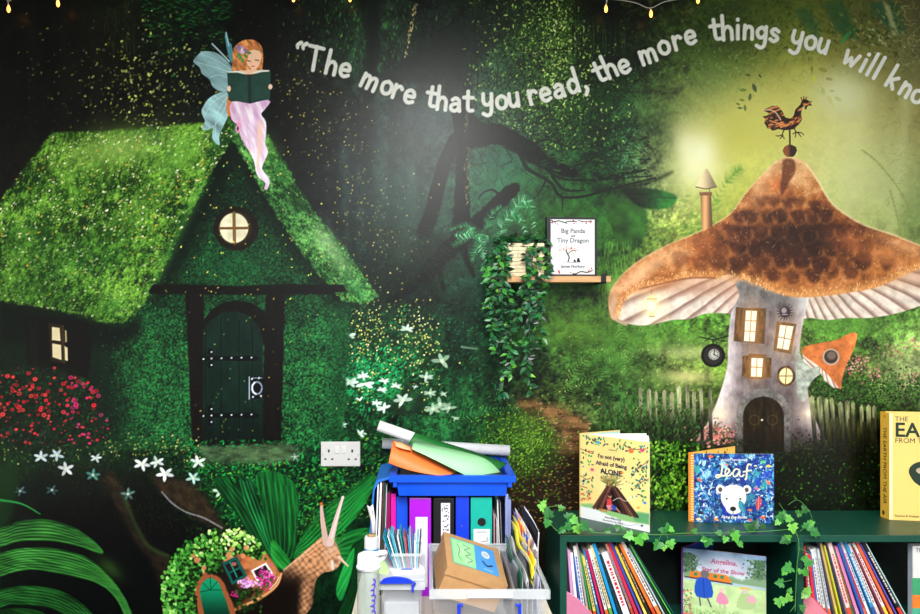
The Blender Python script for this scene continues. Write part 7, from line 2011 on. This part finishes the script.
def flat_doc(px0, ptop0, pxb, col, label, t=.003, d=2.52, dep=.24, cat='document', name='paper_wad', lean=0.):
    xb = W(pxb, 590, d).x; z1 = W(px0, ptop0, d).z; xt = W(px0, ptop0, d).x; y = d - 2.8
    b = MB(); z0 = TZ + .0006
    b.prism([(xb, z0), (xb + t, z0), (xt + t, z1), (xt, z1)], y, y + dep)
    o = b.build(name, paper(col, .6), None); return tag(o, label, cat)
flat_doc(493.6, 515, 494, 'c890a0', 'pinkish paper booklet standing right of the turquoise file', .0035)
flat_doc(496.6, 520, 497, 'e4e4e8', 'low white booklet standing beside the pinkish one', .0028)
flat_doc(496.9, 500, 500.6, 'd8dcdc', 'tall white document leaning beside the lavender panel', .0036, lean=.1)
flat_doc(499.9, 502, 503.2, '8a8c94', 'grey document leaning against the lavender panel', .002)
# lavender magazine rack panel at the right
b = MB(); d = 2.5; y = d - 2.8; xr0, xr1 = W(505.2, 0, d).x, W(511, 0, d).x
b.box((xr0 + .010, y, TZ + .0006), (xr1, y + .25, W(0, 500, d).z), .001); b.box((xr0, y, TZ + .0006), (xr0 + .0098, y + .003, W(0, 494, d).z), .001)
tag(b.build('magazine_rack', mat('lavender_plastic', '8c98d0', .35, alpha=.85)), 'lavender plastic magazine rack end at the right of the files', 'magazine rack')

# light blue magazine rack at the left, with papers
rk = empty('magazine_rack', (-.17, -.25, TZ), 'light blue plastic magazine rack holding papers at the left end of the files', 'magazine rack')
m_lb = mat('sky_plastic', '2c78d8', .35, alpha=.9)
d = 2.5; y = d - 2.8
P = [W(368, 548, d), W(370.5, 520, d), W(373, 490, d), W(376.5, 480, d), W(390, 476.5, d)]
b = MB(); poly_o = [(p.x, p.z) for p in P] + [(P[-1].x, P[-1].z - .008), (P[3].x + .006, P[3].z - .008), (P[2].x + .005, P[2].z), (P[1].x + .005, P[1].z), (P[0].x + .005, P[0].z), (P[0].x + .005, TZ + .001), (P[0].x - .002, TZ + .001)]
b.prism(poly_o, y, y + .24); b.build('side_panel', m_lb, rk)
def stk(px_t, py_t, px_b, col, nm, lab, t, dy=0., cat='document'):
    o = flat_doc(px_t, py_t, px_b, col, lab, t, 2.508 + dy, .22, cat, nm); return o
stk(377.5, 484, 373.2, 'd8dce4', 'paper_wad', 'white crumpled paper sheaf inside the light blue rack', .0045)
stk(380.2, 481, 376.0, 'e8eaf0', 'paper_wad', 'tall white sheaf standing second in the light blue rack', .006)
stk(383.0, 480.5, 379.6, '4a3428', 'document_wallet', 'brown card wallet edge standing in the light blue rack', .005)
stk(384.9, 483, 381.8, '24504c', 'document_wallet', 'dark teal wallet standing right of the brown one', .003)
stk(386.4, 486, 383.4, 'd8dce0', 'paper_wad', 'thin white sheaf right of the dark teal wallet', .0016)
b = MB(); q0 = W(367, 506, 2.49); 
b.sheet([[W(367, 505, 2.49), W(370, 507, 2.485), W(373, 504, 2.49)], [W(371, 522, 2.492), W(372.5, 522, 2.488), W(375.5, 521, 2.49)], [W(371, 536, 2.492), W(373, 535, 2.488), W(376, 536, 2.492)]], .0008)
b.build('torn_sheet', paper('dcdce4', .7), rk)

# --- blue crate on top of the files
CR = dict(x0=-.1135, x1=.2875, y0=2.462 - 2.8, y1=-.012, z0=.8475, z1=.912)
cr = empty('blue_crate', (.087, -.175, CR['z0']), 'bright blue shallow plastic crate on top of the files, full of paper', 'crate')
b = MB(); tapered(b, CR['x0'] + .02, CR['x1'] - .02, CR['y0'] + .012, CR['y1'] - .012, CR['z0'], CR['z1'], .010, .004); b.build('tray', m_tray, cr)
b = MB(); ring(b, CR['x0'], CR['x1'], CR['y0'], CR['y1'], CR['z1'] - .003, CR['z1'] + .003, .021)
ring(b, CR['x0'], CR['x1'], CR['y0'], CR['y1'], CR['z1'] - .017, CR['z1'] - .0031, .003); b.build('rim', m_tray, cr)
b = MB()
for x in (CR['x0'] + .012, CR['x1'] - .024): b.box((x, CR['y0'] + .004, CR['z1'] - .034), (x + .012, CR['y0'] + .0118, CR['z1'] - .0175), .002)
b.build('corner_clip', m_tray, cr)
# dark folders lying inside
tag(box('dark_folder', (CR['x0'] + .03, CR['y0'] + .03, CR['z0'] + .0045), (CR['x1'] - .035, CR['y1'] - .10, CR['z0'] + .06), mat('folder_dark', '1c1c22', .5), None, .003), 'dark folder pile lying in the bottom of the blue crate', 'folder')
# paper rolls
def roll(a, c, r, col, label):
    root = empty('paper_roll', (a + c) / 2, label, 'paper roll')
    b = MB(); ax = (c - a).normalized(); L = (c - a).length; q = ax.to_track_quat('Z', 'Y').to_matrix().to_4x4()
    n = 28
    prof = [(r * .90, 0), (r, 0), (r, L), (r * .90, L), (r * .90, .0)]
    b.lathe((0, 0, 0), prof[:4], n); 
    b.bm.faces.ensure_lookup_table()
    caps = [f for f in b.bm.faces if len(f.verts) > 4]
    bmesh.ops.delete(b.bm, geom=caps, context='FACES_ONLY')
    vs = b.bm.verts[:]; V0 = vs[:n]; V3 = vs[3 * n:4 * n]
    for k in range(n): b.bm.faces.new([V0[k], V3[k], V3[(k + 1) % n], V0[(k + 1) % n]])
    bmesh.ops.transform(b.bm, matrix=Matrix.Translation(a) @ q, verts=b.bm.verts)
    b.build('rolled_sheet', paper(col, .6), root)
    b = MB(); sp_ = []
    for k in range(40):
        t = k * .35; rr_ = r * .86 * (1 - k / 90)
        sp_.append(a + ax * .0006 + q.to_3x3() @ Vector((rr_ * math.cos(t), rr_ * math.sin(t), 0)))
    g = [[p for p in sp_], [p + ax * (L - .002) for p in sp_]]
    b.sheet(g, .0005); b.build('inner_turns', paper('c8c4c4', .7), root)
roll(W(382.5, 443.2, 2.742), W(509.5, 450.5, 2.742), .0185, 'c4c8d0', 'grey white paper roll lying level along the back of the blue crate')
roll(W(378.5, 425.5, 2.66), W(462, 455, 2.65), .0185, 'f0eef2', 'bright white paper roll sticking up to the left out of the blue crate')
# sheets
def sheet(name, grid, m, label, cat='card'):
    b = MB(); b.sheet(grid, .0012); o = b.build(name, m); return tag(o, label, cat)
def pxsheet(rows, name, m, label, n=8, cat='card'):
    R = [bez([W(*p) for p in r], n) for r in rows]
    cols = [bez([r[i] for r in R], 4) if len(R) > 2 else [R[0][i], R[0][i].lerp(R[1][i], .5), R[1][i]] for i in range(len(R[0]))]
    return sheet(name, [[c[j] for c in cols] for j in range(len(cols[0]))], m, label, cat)
pxsheet([[(415, 432.5, 2.605), (440, 441, 2.605), (475, 452, 2.61), (507, 463.5, 2.64)], [(408, 444, 2.585), (440, 449, 2.575), (475, 459, 2.57), (499, 470, 2.60)]], 'green_card', mat('card_green', '1c6a2c', .55), 'dark green card sheet lying under the pale green one in the crate')
pxsheet([[(413, 441, 2.56), (440, 446.5, 2.55), (475, 455, 2.545), (490, 462, 2.55), (502, 474, 2.56)], [(412, 449, 2.50), (430, 457.5, 2.492), (448, 466.5, 2.485), (462, 473.5, 2.48), (467, 476, 2.48)]], 'green_card', mat('card_pale_green', '9ad8a4', .55), 'pale green curved card sheet lying across the blue crate')
pxsheet([[(393, 440.5, 2.53), (409, 446, 2.54), (430, 456, 2.545), (458, 472, 2.53)], [(388.5, 463, 2.485), (405, 469, 2.478), (425, 473.5, 2.474), (446, 476, 2.474)]], 'orange_card', mat('card_orange', 'f07838', .5), 'orange folded card sheet hanging over the left of the blue crate')
pxsheet([[(394, 441.5, 2.522), (402, 443, 2.518), (410, 447, 2.522)], [(396, 446.5, 2.508), (402, 448.5, 2.504), (411, 450.5, 2.51)]], 'orange_flap', mat('card_light_orange', 'f0a878', .5), 'small pale orange card flap on top of the orange sheet')

# ------------------------------------------------------------------ large clear box in front
def clear_box(nm, x0, x1, y0, y1, z0, z1, label, handle=True, lid=False, tp=.016):
    root = empty(nm, ((x0 + x1) / 2, (y0 + y1) / 2, z0), label, 'storage box')
    b = MB(); tapered(b, x0 + .006, x1 - .006, y0 + .006, y1 - .006, z0, z1, tp, .0022); bd = b.build('box_body', m_clear, root)
    b = MB(); ring(b, x0, x1, y0, y1, z1 - .024, z1 - .0002, .0045); ring(b, x0 + .0046, x1 - .0046, y0 + .0046, y1 - .0046, z1 - .003, z1, .006); b.build('rim', m_clear2, root)
    return root
bx0, bx1, by0, by1, bz1 = .0115, .332, 2.06 - 2.8, 2.47 - 2.8, .70
bb = clear_box('clear_storage_box', bx0, bx1, by0, by1, TZ + .0006, bz1, 'large clear plastic box with a cardboard carton and papers inside')
bm2 = MB(); bm2.box((W(468, 0, 2.05).x, by0 - .008, W(0, 598.5, 2.05).z), (W(513, 0, 2.05).x, by0 - .0003, W(0, 592.5, 2.05).z), .002); bm2.build('grip', mat('white_grip', 'e4e8ee', .3), bb)
for px in (459, 520):
    b = MB(); x = W(px, 0, 2.05).x
    b.box((x - .0045, by0 - .006, bz1 - .085), (x + .0045, by0 - .0003, bz1 - .034), .002); b.tube([(x + (.011 if px < 500 else -.011), by0 - .004, bz1 - .038), (x, by0 - .004, bz1 - .038)], .0042, 10)
    b.build('clip', m_blueh, bb)
# cardboard carton, tilted, with printed label
m_card = mat('cardboard', 'b48a5c', .8, noise=.10, nscale=30, bump=.1, bscale=300)
def carton():
    # lid corners on the photo plane (px, py, depth)
    TL, TR, BR, BL = W(443.5, 531.5, 2.36), W(498, 549, 2.40), W(508, 586, 2.165), W(447.5, 567, 2.13)
    n = (TR - TL).cross(BL - TL).normalized()
    if n.z < 0: n = -n
    th = .088
    root = empty('cardboard_carton', (TL + BR) / 2 - n * th, 'brown cardboard carton with green and blue label tilted in the clear box', 'carton')
    b = MB(); c = [TL, TR, BR, BL]
    # shallow lid over the deeper body
    def slab(k, a, bb_, mb):
        ctr = (TL + BR) / 2
        T = [ctr + (p - ctr) * k + n * a for p in c]; B_ = [ctr + (p - ctr) * k + n * bb_ for p in c]
        t = [mb.bm.verts.new(p) for p in T]; q = [mb.bm.verts.new(p) for p in B_]
        mb.bm.faces.new(t); mb.bm.faces.new(q[::-1])
        for i in range(4): mb.bm.faces.new([t[i], t[(i + 1) % 4], q[(i + 1) % 4], q[i]])
    slab(1., 0, -.022, b); b.build('lid', m_card, root)
    b = MB(); slab(.965, -.0222, -th, b); b.build('carton_body', m_card, root)
    # label frame on the lid
    ux = (TR - TL).normalized(); uy = (BL - TL) - ux * (BL - TL).dot(ux); hgt = uy.length; uy.normalize()
    Wd = (TR - TL).length; sk = (BL - TL).dot(ux) / hgt
    cv = new_cv(100, 60, 2.2)
    cv.C[:] = hx('7ed08a'); cv.poly([(55, -1), (101, -1), (101, 61), (49, 61)], '4a94dc', soft=.6)
    cv.poly([(3, 3), (54, 3), (48, 57), (3, 57)], 'a4e498', soft=1, alpha=.7)
    rr = random.Random(5)
    for x, y0_, n_ in ((20, 8, 3), (34, 6, 5)):
        for k in range(n_ * 3):
            cv.line([(x - 6 + rr.uniform(-1, 1), y0_ + k * 3.1 + 4), (x + 6, y0_ + k * 3.1 + 4 + rr.uniform(-1, 1))], .9, 'e8f4e0'); cv.line([(x - 6, y0_ + k * 3.1 + 5.2), (x + 5, y0_ + k * 3.1 + 5.2)], .5, '3a8a50')
    for p in ([(14, 12), (18, 24), (14, 40), (20, 50)], [(28, 10), (42, 14), (30, 22), (43, 28), (30, 36), (44, 42), (32, 50)]):
        cv.line(p, 1.4, '2c5c38', smooth=5)
    cv.ell(78, 18, 9, 8, 'e8ecf0'); cv.ell(78, 18, 7, 6, 'b8c0c8')
    cv.line([(68, 36), (76, 44), (88, 40)], 3.2, '101c30', smooth=3); cv.line([(68, 52), (86, 54)], .9, 'd8e8f8')
    for e in ([(1, 1), (99, 1), (99, 59), (1, 59), (1, 1)],): cv.line(e, 1.2, '2a9ac0')
    Mi = world_mat(root).inverted().translation
    def pos(X, Y):
        u = (.11 + .78 * X / 100)[..., None]; v = (.11 + .72 * Y / 60)[..., None]
        a_, b_, c_, d_ = (np.array(q + Mi + n * .0006) for q in (TL, TR, BR, BL))
        return (a_ * (1 - u) + b_ * u) * (1 - v) + (d_ * (1 - u) + c_ * u) * v
    g = canvas_objs(cv, pos, 'printed_label', mat('cover_print', rough=.38, attr='Col', spec=.35))[None]; COL.objects.link(g); g.parent = root
carton()
# plain open carton under it
ob = box('open_carton', (.03, -.70, TZ + .004), (.20, -.40, TZ + .05), m_card, None, .002)
tag(ob, 'plain brown carton lying under the labelled one inside the clear box', 'carton')
# folders standing at the right of the box
def standing(p, nm, m, lab, cat='folder'):
    # p: top-left(back), top-right(front), bottom-right, bottom-left  as (px, py, d)
    g = bil(*[W(*q) for q in p], nx=8, ny=6, curl=lambda u, v: Vector((.004 * math.sin(v * 5 + u * 3), 0, 0)))
    b = MB(); b.sheet(g, .0014); return tag(b.build(nm, m), lab, cat)
cl = mat('clear_pocket', 'd0d4da', .2, alpha=.6, spec=.8)
def banded(p, nm, lab, colr, frac, cat='folder', wave=.0035, stripe=None):
    """clear pocket folder with a coloured wavy top edge"""
    P_ = [W(*q) for q in p]
    cu = lambda u, v: Vector((wave * math.sin(u * 9 + v * 3), 0, wave * .8 * math.sin(u * 12)))
    root = empty(nm, (P_[2] + P_[3]) / 2, lab, cat)
    g = bil(*P_, nx=14, ny=8, curl=cu); b = MB(); b.sheet(g, .001); b.build('pocket', cl, root)
    def band(f0, f1, m, nm2, off):
        q = [P_[0].lerp(P_[3], f0), P_[1].lerp(P_[2], f0), P_[1].lerp(P_[2], f1), P_[0].lerp(P_[3], f1)]
        gg = [[x + Vector((-off, -off, 0)) for x in r_] for r_ in bil(*q, nx=14, ny=3, curl=cu)]
        b = MB(); b.sheet(gg, .001); return b.build(nm2, m, root)
    band(-.01, frac, colr, 'coloured_edge', .0012)
    if stripe: band(frac * .45, frac * .62, stripe, 'dark_stripe', .0026)
    return root
def magmat(name, cols, sc):
    if name in _m: return _m[name]
    m = mat(name, cols[0], .35); nt = m.node_tree
    n = nt.nodes.new('ShaderNodeTexVoronoi'); n.inputs['Scale'].default_value = sc
    tc = nt.nodes.new('ShaderNodeTexCoord'); r = nt.nodes.new('ShaderNodeValToRGB'); r.color_ramp.interpolation = 'CONSTANT'
    while len(r.color_ramp.elements) < len(cols): r.color_ramp.elements.new(.5)
    for i, c in enumerate(cols):
        r.color_ramp.elements[i].position = i / len(cols); r.color_ramp.elements[i].color = tuple(lin(c)) + (1,)
    sp = nt.nodes.new('ShaderNodeSeparateColor')
    nt.links.new(tc.outputs['Object'], n.inputs['Vector']); nt.links.new(n.outputs['Color'], sp.inputs[0]); nt.links.new(sp.outputs[0], r.inputs['Fac']); nt.links.new(r.outputs['Color'], nt.nodes['Principled BSDF'].inputs['Base Color'])
    return m
standing([(500.5, 550, 2.38), (514, 588, 2.09), (516, 636, 2.10), (505, 606, 2.38)], 'document_wallet', mat('wallet_grey', '7a7472', .5), 'grey brown wallet standing next to the carton', 'folder')
banded([(505.5, 535, 2.40), (522.5, 577, 2.10), (524, 640, 2.10), (509, 606, 2.40)], 'document_wallet', 'clear document wallet with a dark green top edge', mat('wallet_green', '0c5c3c', .45), .22)
banded([(509, 533, 2.41), (528, 580, 2.12), (529, 640, 2.12), (513, 602, 2.41)], 'document_wallet', 'clear document wallet with a pale grey edge right of the green edged one', mat('wallet_pale', 'b8bcc0', .4), .10)
banded([(511.5, 521, 2.43), (534, 572, 2.16), (535, 634, 2.16), (516, 598, 2.43)], 'document_wallet', 'clear document wallet with a wavy bright yellow and black top edge', mat('wallet_yellow', 'f4e428', .45), .20, wave=.005, stripe=mat('wallet_black', '18181e', .4))
banded([(513, 516, 2.438), (535.5, 562, 2.20), (536.5, 626, 2.20), (518, 596, 2.438)], 'document_wallet', 'clear document wallet with a second wavy yellow edge behind the first', mat('wallet_yellow2', 'e8d020', .45), .14, wave=.004)
standing([(513.5, 510.5, 2.446), (529, 541, 2.26), (531, 620, 2.26), (519, 594, 2.446)], 'magazine', magmat('mag_print_a', ['d82830', 'f0c828', '2f50a8', 'e8602c', 'f4e8d0'], 55), 'multicoloured red and yellow magazine behind the yellow edged wallets', 'magazine')
standing([(515, 508, 2.455), (537, 549, 2.26), (538, 614, 2.26), (521, 590, 2.455)], 'magazine', magmat('mag_print_b', ['e0dcd8', 'c8a0a0', 'b8bcc4', 'e8e4e0', '8a7c80'], 50), 'pale glossy magazine standing at the right of the papers', 'magazine')
standing([(521, 505, 2.46), (538, 531, 2.30), (539, 600, 2.30), (525, 586, 2.46)], 'document_wallet', mat('wallet_black', '18181e', .4), 'black folder standing rearmost at the right of the clear box', 'folder')
standing([(524, 506, 2.468), (539, 533, 2.31), (540, 600, 2.31), (528, 586, 2.468)], 'document_wallet', paper('e4e4e8'), 'white backed folder standing just behind the black one', 'folder')
standing([(527, 560, 2.34), (539, 578, 2.14), (539.5, 640, 2.14), (529, 608, 2.34)], 'plastic_pocket', mat('pocket_lilac', 'c4c4e4', .3, alpha=.75), 'lilac tinted plastic pocket inside the right wall of the clear box', 'plastic pocket')

# ------------------------------------------------------------------ small clear box, card tray, leaflets
sx0_, sx1_, sy0, sy1, sz1 = -.128, W(425, 0, 2.12).x, 2.12 - 2.8, 2.335 - 2.8, .703
sb = clear_box('small_clear_box', sx0_, sx1_, sy0, sy1, TZ + .0006, sz1, 'small clear plastic box with a blue arched handle', tp=.008)
m_frost = mat('frosted_lid', 'd0d6dc', .35, alpha=.75)
box('lid', (sx0_ + .001, sy0 + .001, sz1 + .0003), (sx1_ - .001, sy1 - .001, sz1 + .005), m_frost, sb, .001)
b = MB(); hx0, hx1 = W(380, 0, 2.105).x, W(414, 0, 2.105).x; hz = W(0, 582.5, 2.105).z
pts = [(hx0, hz - .004), (hx0 + .012, hz + .007), (hx0 + .04, hz + .0115), (hx0 + .07, hz + .008), (hx1 - .003, hz + .0)]
A_ = [tuple(q) for q in catmull(pts, 5, False)]
b.prism(A_ + [(hx1 - .006, hz - .005)] + [(hx0, hz - .006)], sy0 - .009, sy0 - .0003)
b.tube([(hx1 - .002, sy0 - .005, hz - .002), (hx1 + .003, sy0 - .005, hz - .007), (hx1, sy0 - .005, hz - .0125), (hx1 - .006, sy0 - .005, hz - .010)], .0032, 8)
b.box((hx1 - .007, sy0 - .007, hz - .030), (hx1 - .001, sy0 - .0006, hz - .012), .001)
b.build('handle', m_blueh, sb)
box('contents', (sx0_ + .016, sy0 + .016, TZ + .004), (sx1_ - .016, sy1 - .016, TZ + .12), paper('a4a8b0', .7), sb, .004)

tz = sz1 + .0056
ct = empty('card_tray', (-.07, -.56, tz), 'small clear tray packed with teal and blue booklets on the small box', 'tray')
cx0, cx1, cy0, cy1 = W(392, 0, 2.19).x, W(421, 0, 2.19).x, 2.19 - 2.8, 2.30 - 2.8
b = MB(); tapered(b, cx0, cx1, cy0, cy1, tz, W(0, 557, 2.19).z, .004, .0016); b.build('tray_body', m_clear, ct)
b = MB(); zr = W(0, 553.5, 2.19).z; ring(b, cx0 - .002, cx1 + .002, cy0 - .002, cy1 + .002, zr - .008, zr, .003); b.build('rim', m_clear2, ct)
rr = random.Random(6); cc = ['1898b8', '10788c', 'd8e0e4', '2fb0c8', '70a8b8', '404c58', 'e8e8ec', '0c8890', '58707c', 'c83840', '1c90c0', '98a4b0', '207080', 'e0e4e8', '28a8d0', '404048']
nm = {'1898b8': 'cyan', '10788c': 'deep teal', 'd8e0e4': 'white', '2fb0c8': 'bright aqua', '70a8b8': 'dusty blue', '404c58': 'slate', 'e8e8ec': 'pale', '0c8890': 'green teal', '58707c': 'grey blue', 'c83840': 'red', '1c90c0': 'sky blue', '98a4b0': 'light grey', '207080': 'petrol', 'e0e4e8': 'off-white', '28a8d0': 'vivid blue', '404048': 'charcoal'}
for k, c in enumerate(cc):
    u = k / (len(cc) - 1)
    xb = cx0 + .007 + u * (cx1 - cx0 - .016); lean = -.034 + .040 * u + rr.uniform(-.002, .002)
    zt_ = W(0, rr.uniform(528, 537) if k < 12 else rr.uniform(534, 541), 2.22).z
    b = MB(); y_ = cy0 + .006 + rr.uniform(0, .008)
    b.prism([(xb, tz + .002), (xb + .0026, tz + .002), (xb + lean + .0034, zt_), (xb + lean - .0006, zt_ + rr.uniform(0, .005))], y_, y_ + .075)
    o = b.build('booklet', paper(c, .4)); prevn = nm[cc[k - 1]] if k else None; nxn = nm[cc[k + 1]] if k < len(cc) - 1 else None
    lab = '%s booklet in the clear card tray, %s' % (nm[c], ('between the %s and %s ones' % (prevn, nxn)) if prevn and nxn else ('first at the left' if nxn else 'last at the right'))
    tag(o, lab, 'booklet', 'booklets in the clear card tray')
# leaflets and note
def flat(px, nm_, col, lab, z, cat='leaflet', th=.0012):
    pts = []
    for x_, y_ in px:
        dd = (CAMZ - z) * FPX / (y_ - CY); pts.append((W(x_, y_, dd).x, W(x_, y_, dd).y))
    b = MB(); b.prism(pts, z, z + th, lambda u, v, w: Vector((u, v, w))); return tag(b.build(nm_, paper(col, .5)), lab, cat)
flat([(371, 572), (377, 562), (385, 561), (389, 571), (387, 575)], 'note_sheet', 'c8f0a0', 'pale lime green note sheet beside the bottle on the small box', tz, 'note')
lf = flat([(389, 569), (394, 575.5), (425, 573.5), (424, 568), (418, 562.5), (408, 566)], 'leaflet', 'e8e8ee', 'white leaflet with blue and red print on the small box', tz, 'leaflet')
b = MB(); z = tz + .0014
for q, c in (([(401, 567), (404, 565.5), (417, 564.5), (415, 566.5)], 0), ([(400, 570), (403, 568.5), (413, 568), (412, 570)], 0)):
    pts = []
    for x_, y_ in q:
        dd = (CAMZ - z) * FPX / (y_ - CY); p = W(x_, y_, dd); pts.append((p.x, p.y))
    b.prism(pts, z, z + .0003, lambda u, v, w: Vector((u, v, w)))
b.build('blue_print', paper('2c58c8'), lf)
b = MB(); pts = []
for x_, y_ in [(402, 568.4), (404, 567.4), (418, 566.6), (416, 567.8)]:
    dd = (CAMZ - z) * FPX / (y_ - CY); p = W(x_, y_, dd); pts.append((p.x, p.y))
b.prism(pts, z, z + .0003, lambda u, v, w: Vector((u, v, w))); b.build('red_print', paper('d83848'), lf)

# ------------------------------------------------------------------ water bottle
def bottle():
    d = 2.05; cx = W(368.5, 0, d).x; cy = d - 2.8 + .0; z0 = TZ + .0006
    root = empty('water_bottle', (cx, cy, z0), 'clear water bottle with white flip lid and purple script down its side', 'bottle')
    zb = W(0, 567, d).z
    b = MB(); r = .0295
    b.lathe((cx, cy, z0), [(.0005, 0), (r * .9, 0), (r, .004), (r, zb - z0 - .02), (r * .93, zb - z0 - .004), (r * .9, zb - z0)], 36); b.build('body', mat('bottle_clear', 'b8c8c0', .12, alpha=.38, spec=.8), root)
    b = MB(); R = .032; L = zb
    b.lathe((cx, cy, L), [(R * .9, -.004), (R * 1.0, -.003), (R * 1.02, .003), (R * .98, .0045), (R * .93, .006), (R * .92, .026), (R * .86, .034), (R * .6, .038), (.0005, .039)], 40)
    ld = b.build('lid', mat('lid_white', 'eeeeee', .3), root)
    b = MB()   # carry spout loop
    z1 = L + .028
    P = [Vector((cx + .010, cy - .012, z1 + .006)), Vector((cx + .025, cy - .018, z1 + .013)), Vector((cx + .040, cy - .012, z1 + .014)), Vector((cx + .044, cy, z1 + .008)), Vector((cx + .038, cy + .004, z1 - .004)), Vector((cx + .026, cy - .006, z1 - .010))]
    b.tube(bez(P, 6), .0068, 12); b.build('carry_loop', mat('lid_white'), ld)
    b = MB(); b.lathe((cx, cy, L), [(R * 1.025, .0005), (R * 1.03, .0012), (R * 1.025, .002)], 40); b.build('lid_band', mat('band_blue', '5868a8', .4), ld)
    b = MB(); rr = random.Random(3)   # purple script running down the side
    pts = []
    for k in range(64):
        v = k / 63; a = math.radians(-62 + 9 * math.sin(k * 1.15) + 4 * math.sin(k * .41)); z = zb - .026 - v * .16 + .0035 * math.sin(k * 1.15 + 1.3)
        pts.append((cx + (r + .0006) * math.cos(a), cy + (r + .0006) * math.sin(a), z))
    b.tube(bez([Vector(p) for p in pts], 3), .0019, 5); b.build('script_print', mat('print_purple', '5028b8', .4), root)
    b = MB(); b.lathe((cx, cy, z0), [(r * .84, .003), (r * .85, .05)], 30); b.build('water', mat('tea_tint', 'a8a890', .2, alpha=.3), root)
bottle()
# white jar with blue band behind the bottle
def jar():
    d = 2.33; cx = W(371.5, 0, d).x; cy = d - 2.8; z0 = TZ + .0006
    root = empty('cardboard_tube', (cx, cy, z0), 'white upright tube with cork top and blue band behind the bottle lid', 'tube')
    zt_ = W(0, 536, d).z
    b = MB(); b.lathe((cx, cy, z0), [(.0215, 0), (.0215, zt_ - z0 - .006), (.019, zt_ - z0)], 28); b.build('tube_wall', paper('dcdce0'), root)
    b = MB(); b.lathe((cx, cy, zt_), [(.0125, .0003), (.013, .005), (.0005, .006)], 24); b.build('cork', mat('cork', 'a88a5c', .8, noise=.2, nscale=90), root)
    b = MB(); zz = W(0, 548, d).z; b.lathe((cx, cy, zz), [(.0217, -.03), (.0219, -.029), (.0219, 0), (.0217, .001)], 28); b.build('blue_band', mat('band_sky', '2c88d8', .4), root)
jar()
# ------------------------------------------------------------------ lights and camera
m_lamp = mat('panel_glow', 'fff8ee', .5, emit=3.)
def panel(x, y, w, l, power, where):
    r = empty('ceiling_light_panel', (x, y, RH - .03), 'square white ceiling light panel, %s' % where, 'ceiling light', 'ceiling light panels')
    b = MB(); 
    for lo, hi in (((x - w, y - l), (x + w, y - l + .025)), ((x - w, y + l - .025), (x + w, y + l)), ((x - w, y - l), (x - w + .025, y + l)), ((x + w - .025, y - l), (x + w, y + l))):
        b.box((lo[0], lo[1], RH - .028), (hi[0], hi[1], RH - .0005))
    b.build('panel_frame', mat('gloss_white'), r)
    box('diffuser', (x - w + .026, y - l + .026, RH - .02), (x + w - .026, y + l - .026, RH - .01), m_lamp, r)
    L = bpy.data.lights.new('panel_lamp', 'AREA'); L.shape = 'RECTANGLE'; L.size = 2 * w - .06; L.size_y = 2 * l - .06; L.energy = power; L.color = (1, .985, .95)
    o = bpy.data.objects.new('panel_lamp', L); link(o); o.location = (x, y, RH - .035)
    return r
panel(.05, -2.45, .3, .6, 92, 'nearer the mural')
panel(.05, -3.95, .3, .6, 118, 'behind the first one, added as fill')  # unseen panel added as fill, also feeds the central sheen
panel(2.2, -3.4, .3, .6, 64, 'right of the rear one, added to brighten the upper right')  # unseen panel added to lift the dim upper right of the mural
for i, (a, b) in enumerate(wins):
    L = bpy.data.lights.new('daylight', 'AREA'); L.shape = 'RECTANGLE'; L.size = b - a; L.size_y = WZ1 - WZ0; L.energy = 8; L.color = (.97, .99, 1)
    o = bpy.data.objects.new('window_daylight', L); link(o); o.location = ((a + b) / 2, RY0 + .02, (WZ0 + WZ1) / 2); o.rotation_euler = (math.radians(90), 0, 0)
sc = bpy.context.scene
wd = bpy.data.worlds.new('World'); sc.world = wd; wd.use_nodes = True
wd.node_tree.nodes['Background'].inputs[0].default_value = (.75, .85, 1, 1); wd.node_tree.nodes['Background'].inputs[1].default_value = 1.
cam = bpy.data.cameras.new('camera'); cam.sensor_width = 36; cam.lens = FPX / 920 * 36
cam.shift_x = (460 - CX) / 920; cam.shift_y = 0
co = bpy.data.objects.new('camera', cam); link(co); co.location = (0, CAMY, CAMZ); co.rotation_euler = (math.radians(90), 0, 0)
sc.camera = co
sc.view_settings.view_transform = 'Standard'; sc.view_settings.look = 'None'; sc.view_settings.gamma = 1; sc.view_settings.use_curve_mapping = False
sc.view_settings.exposure = 0.28
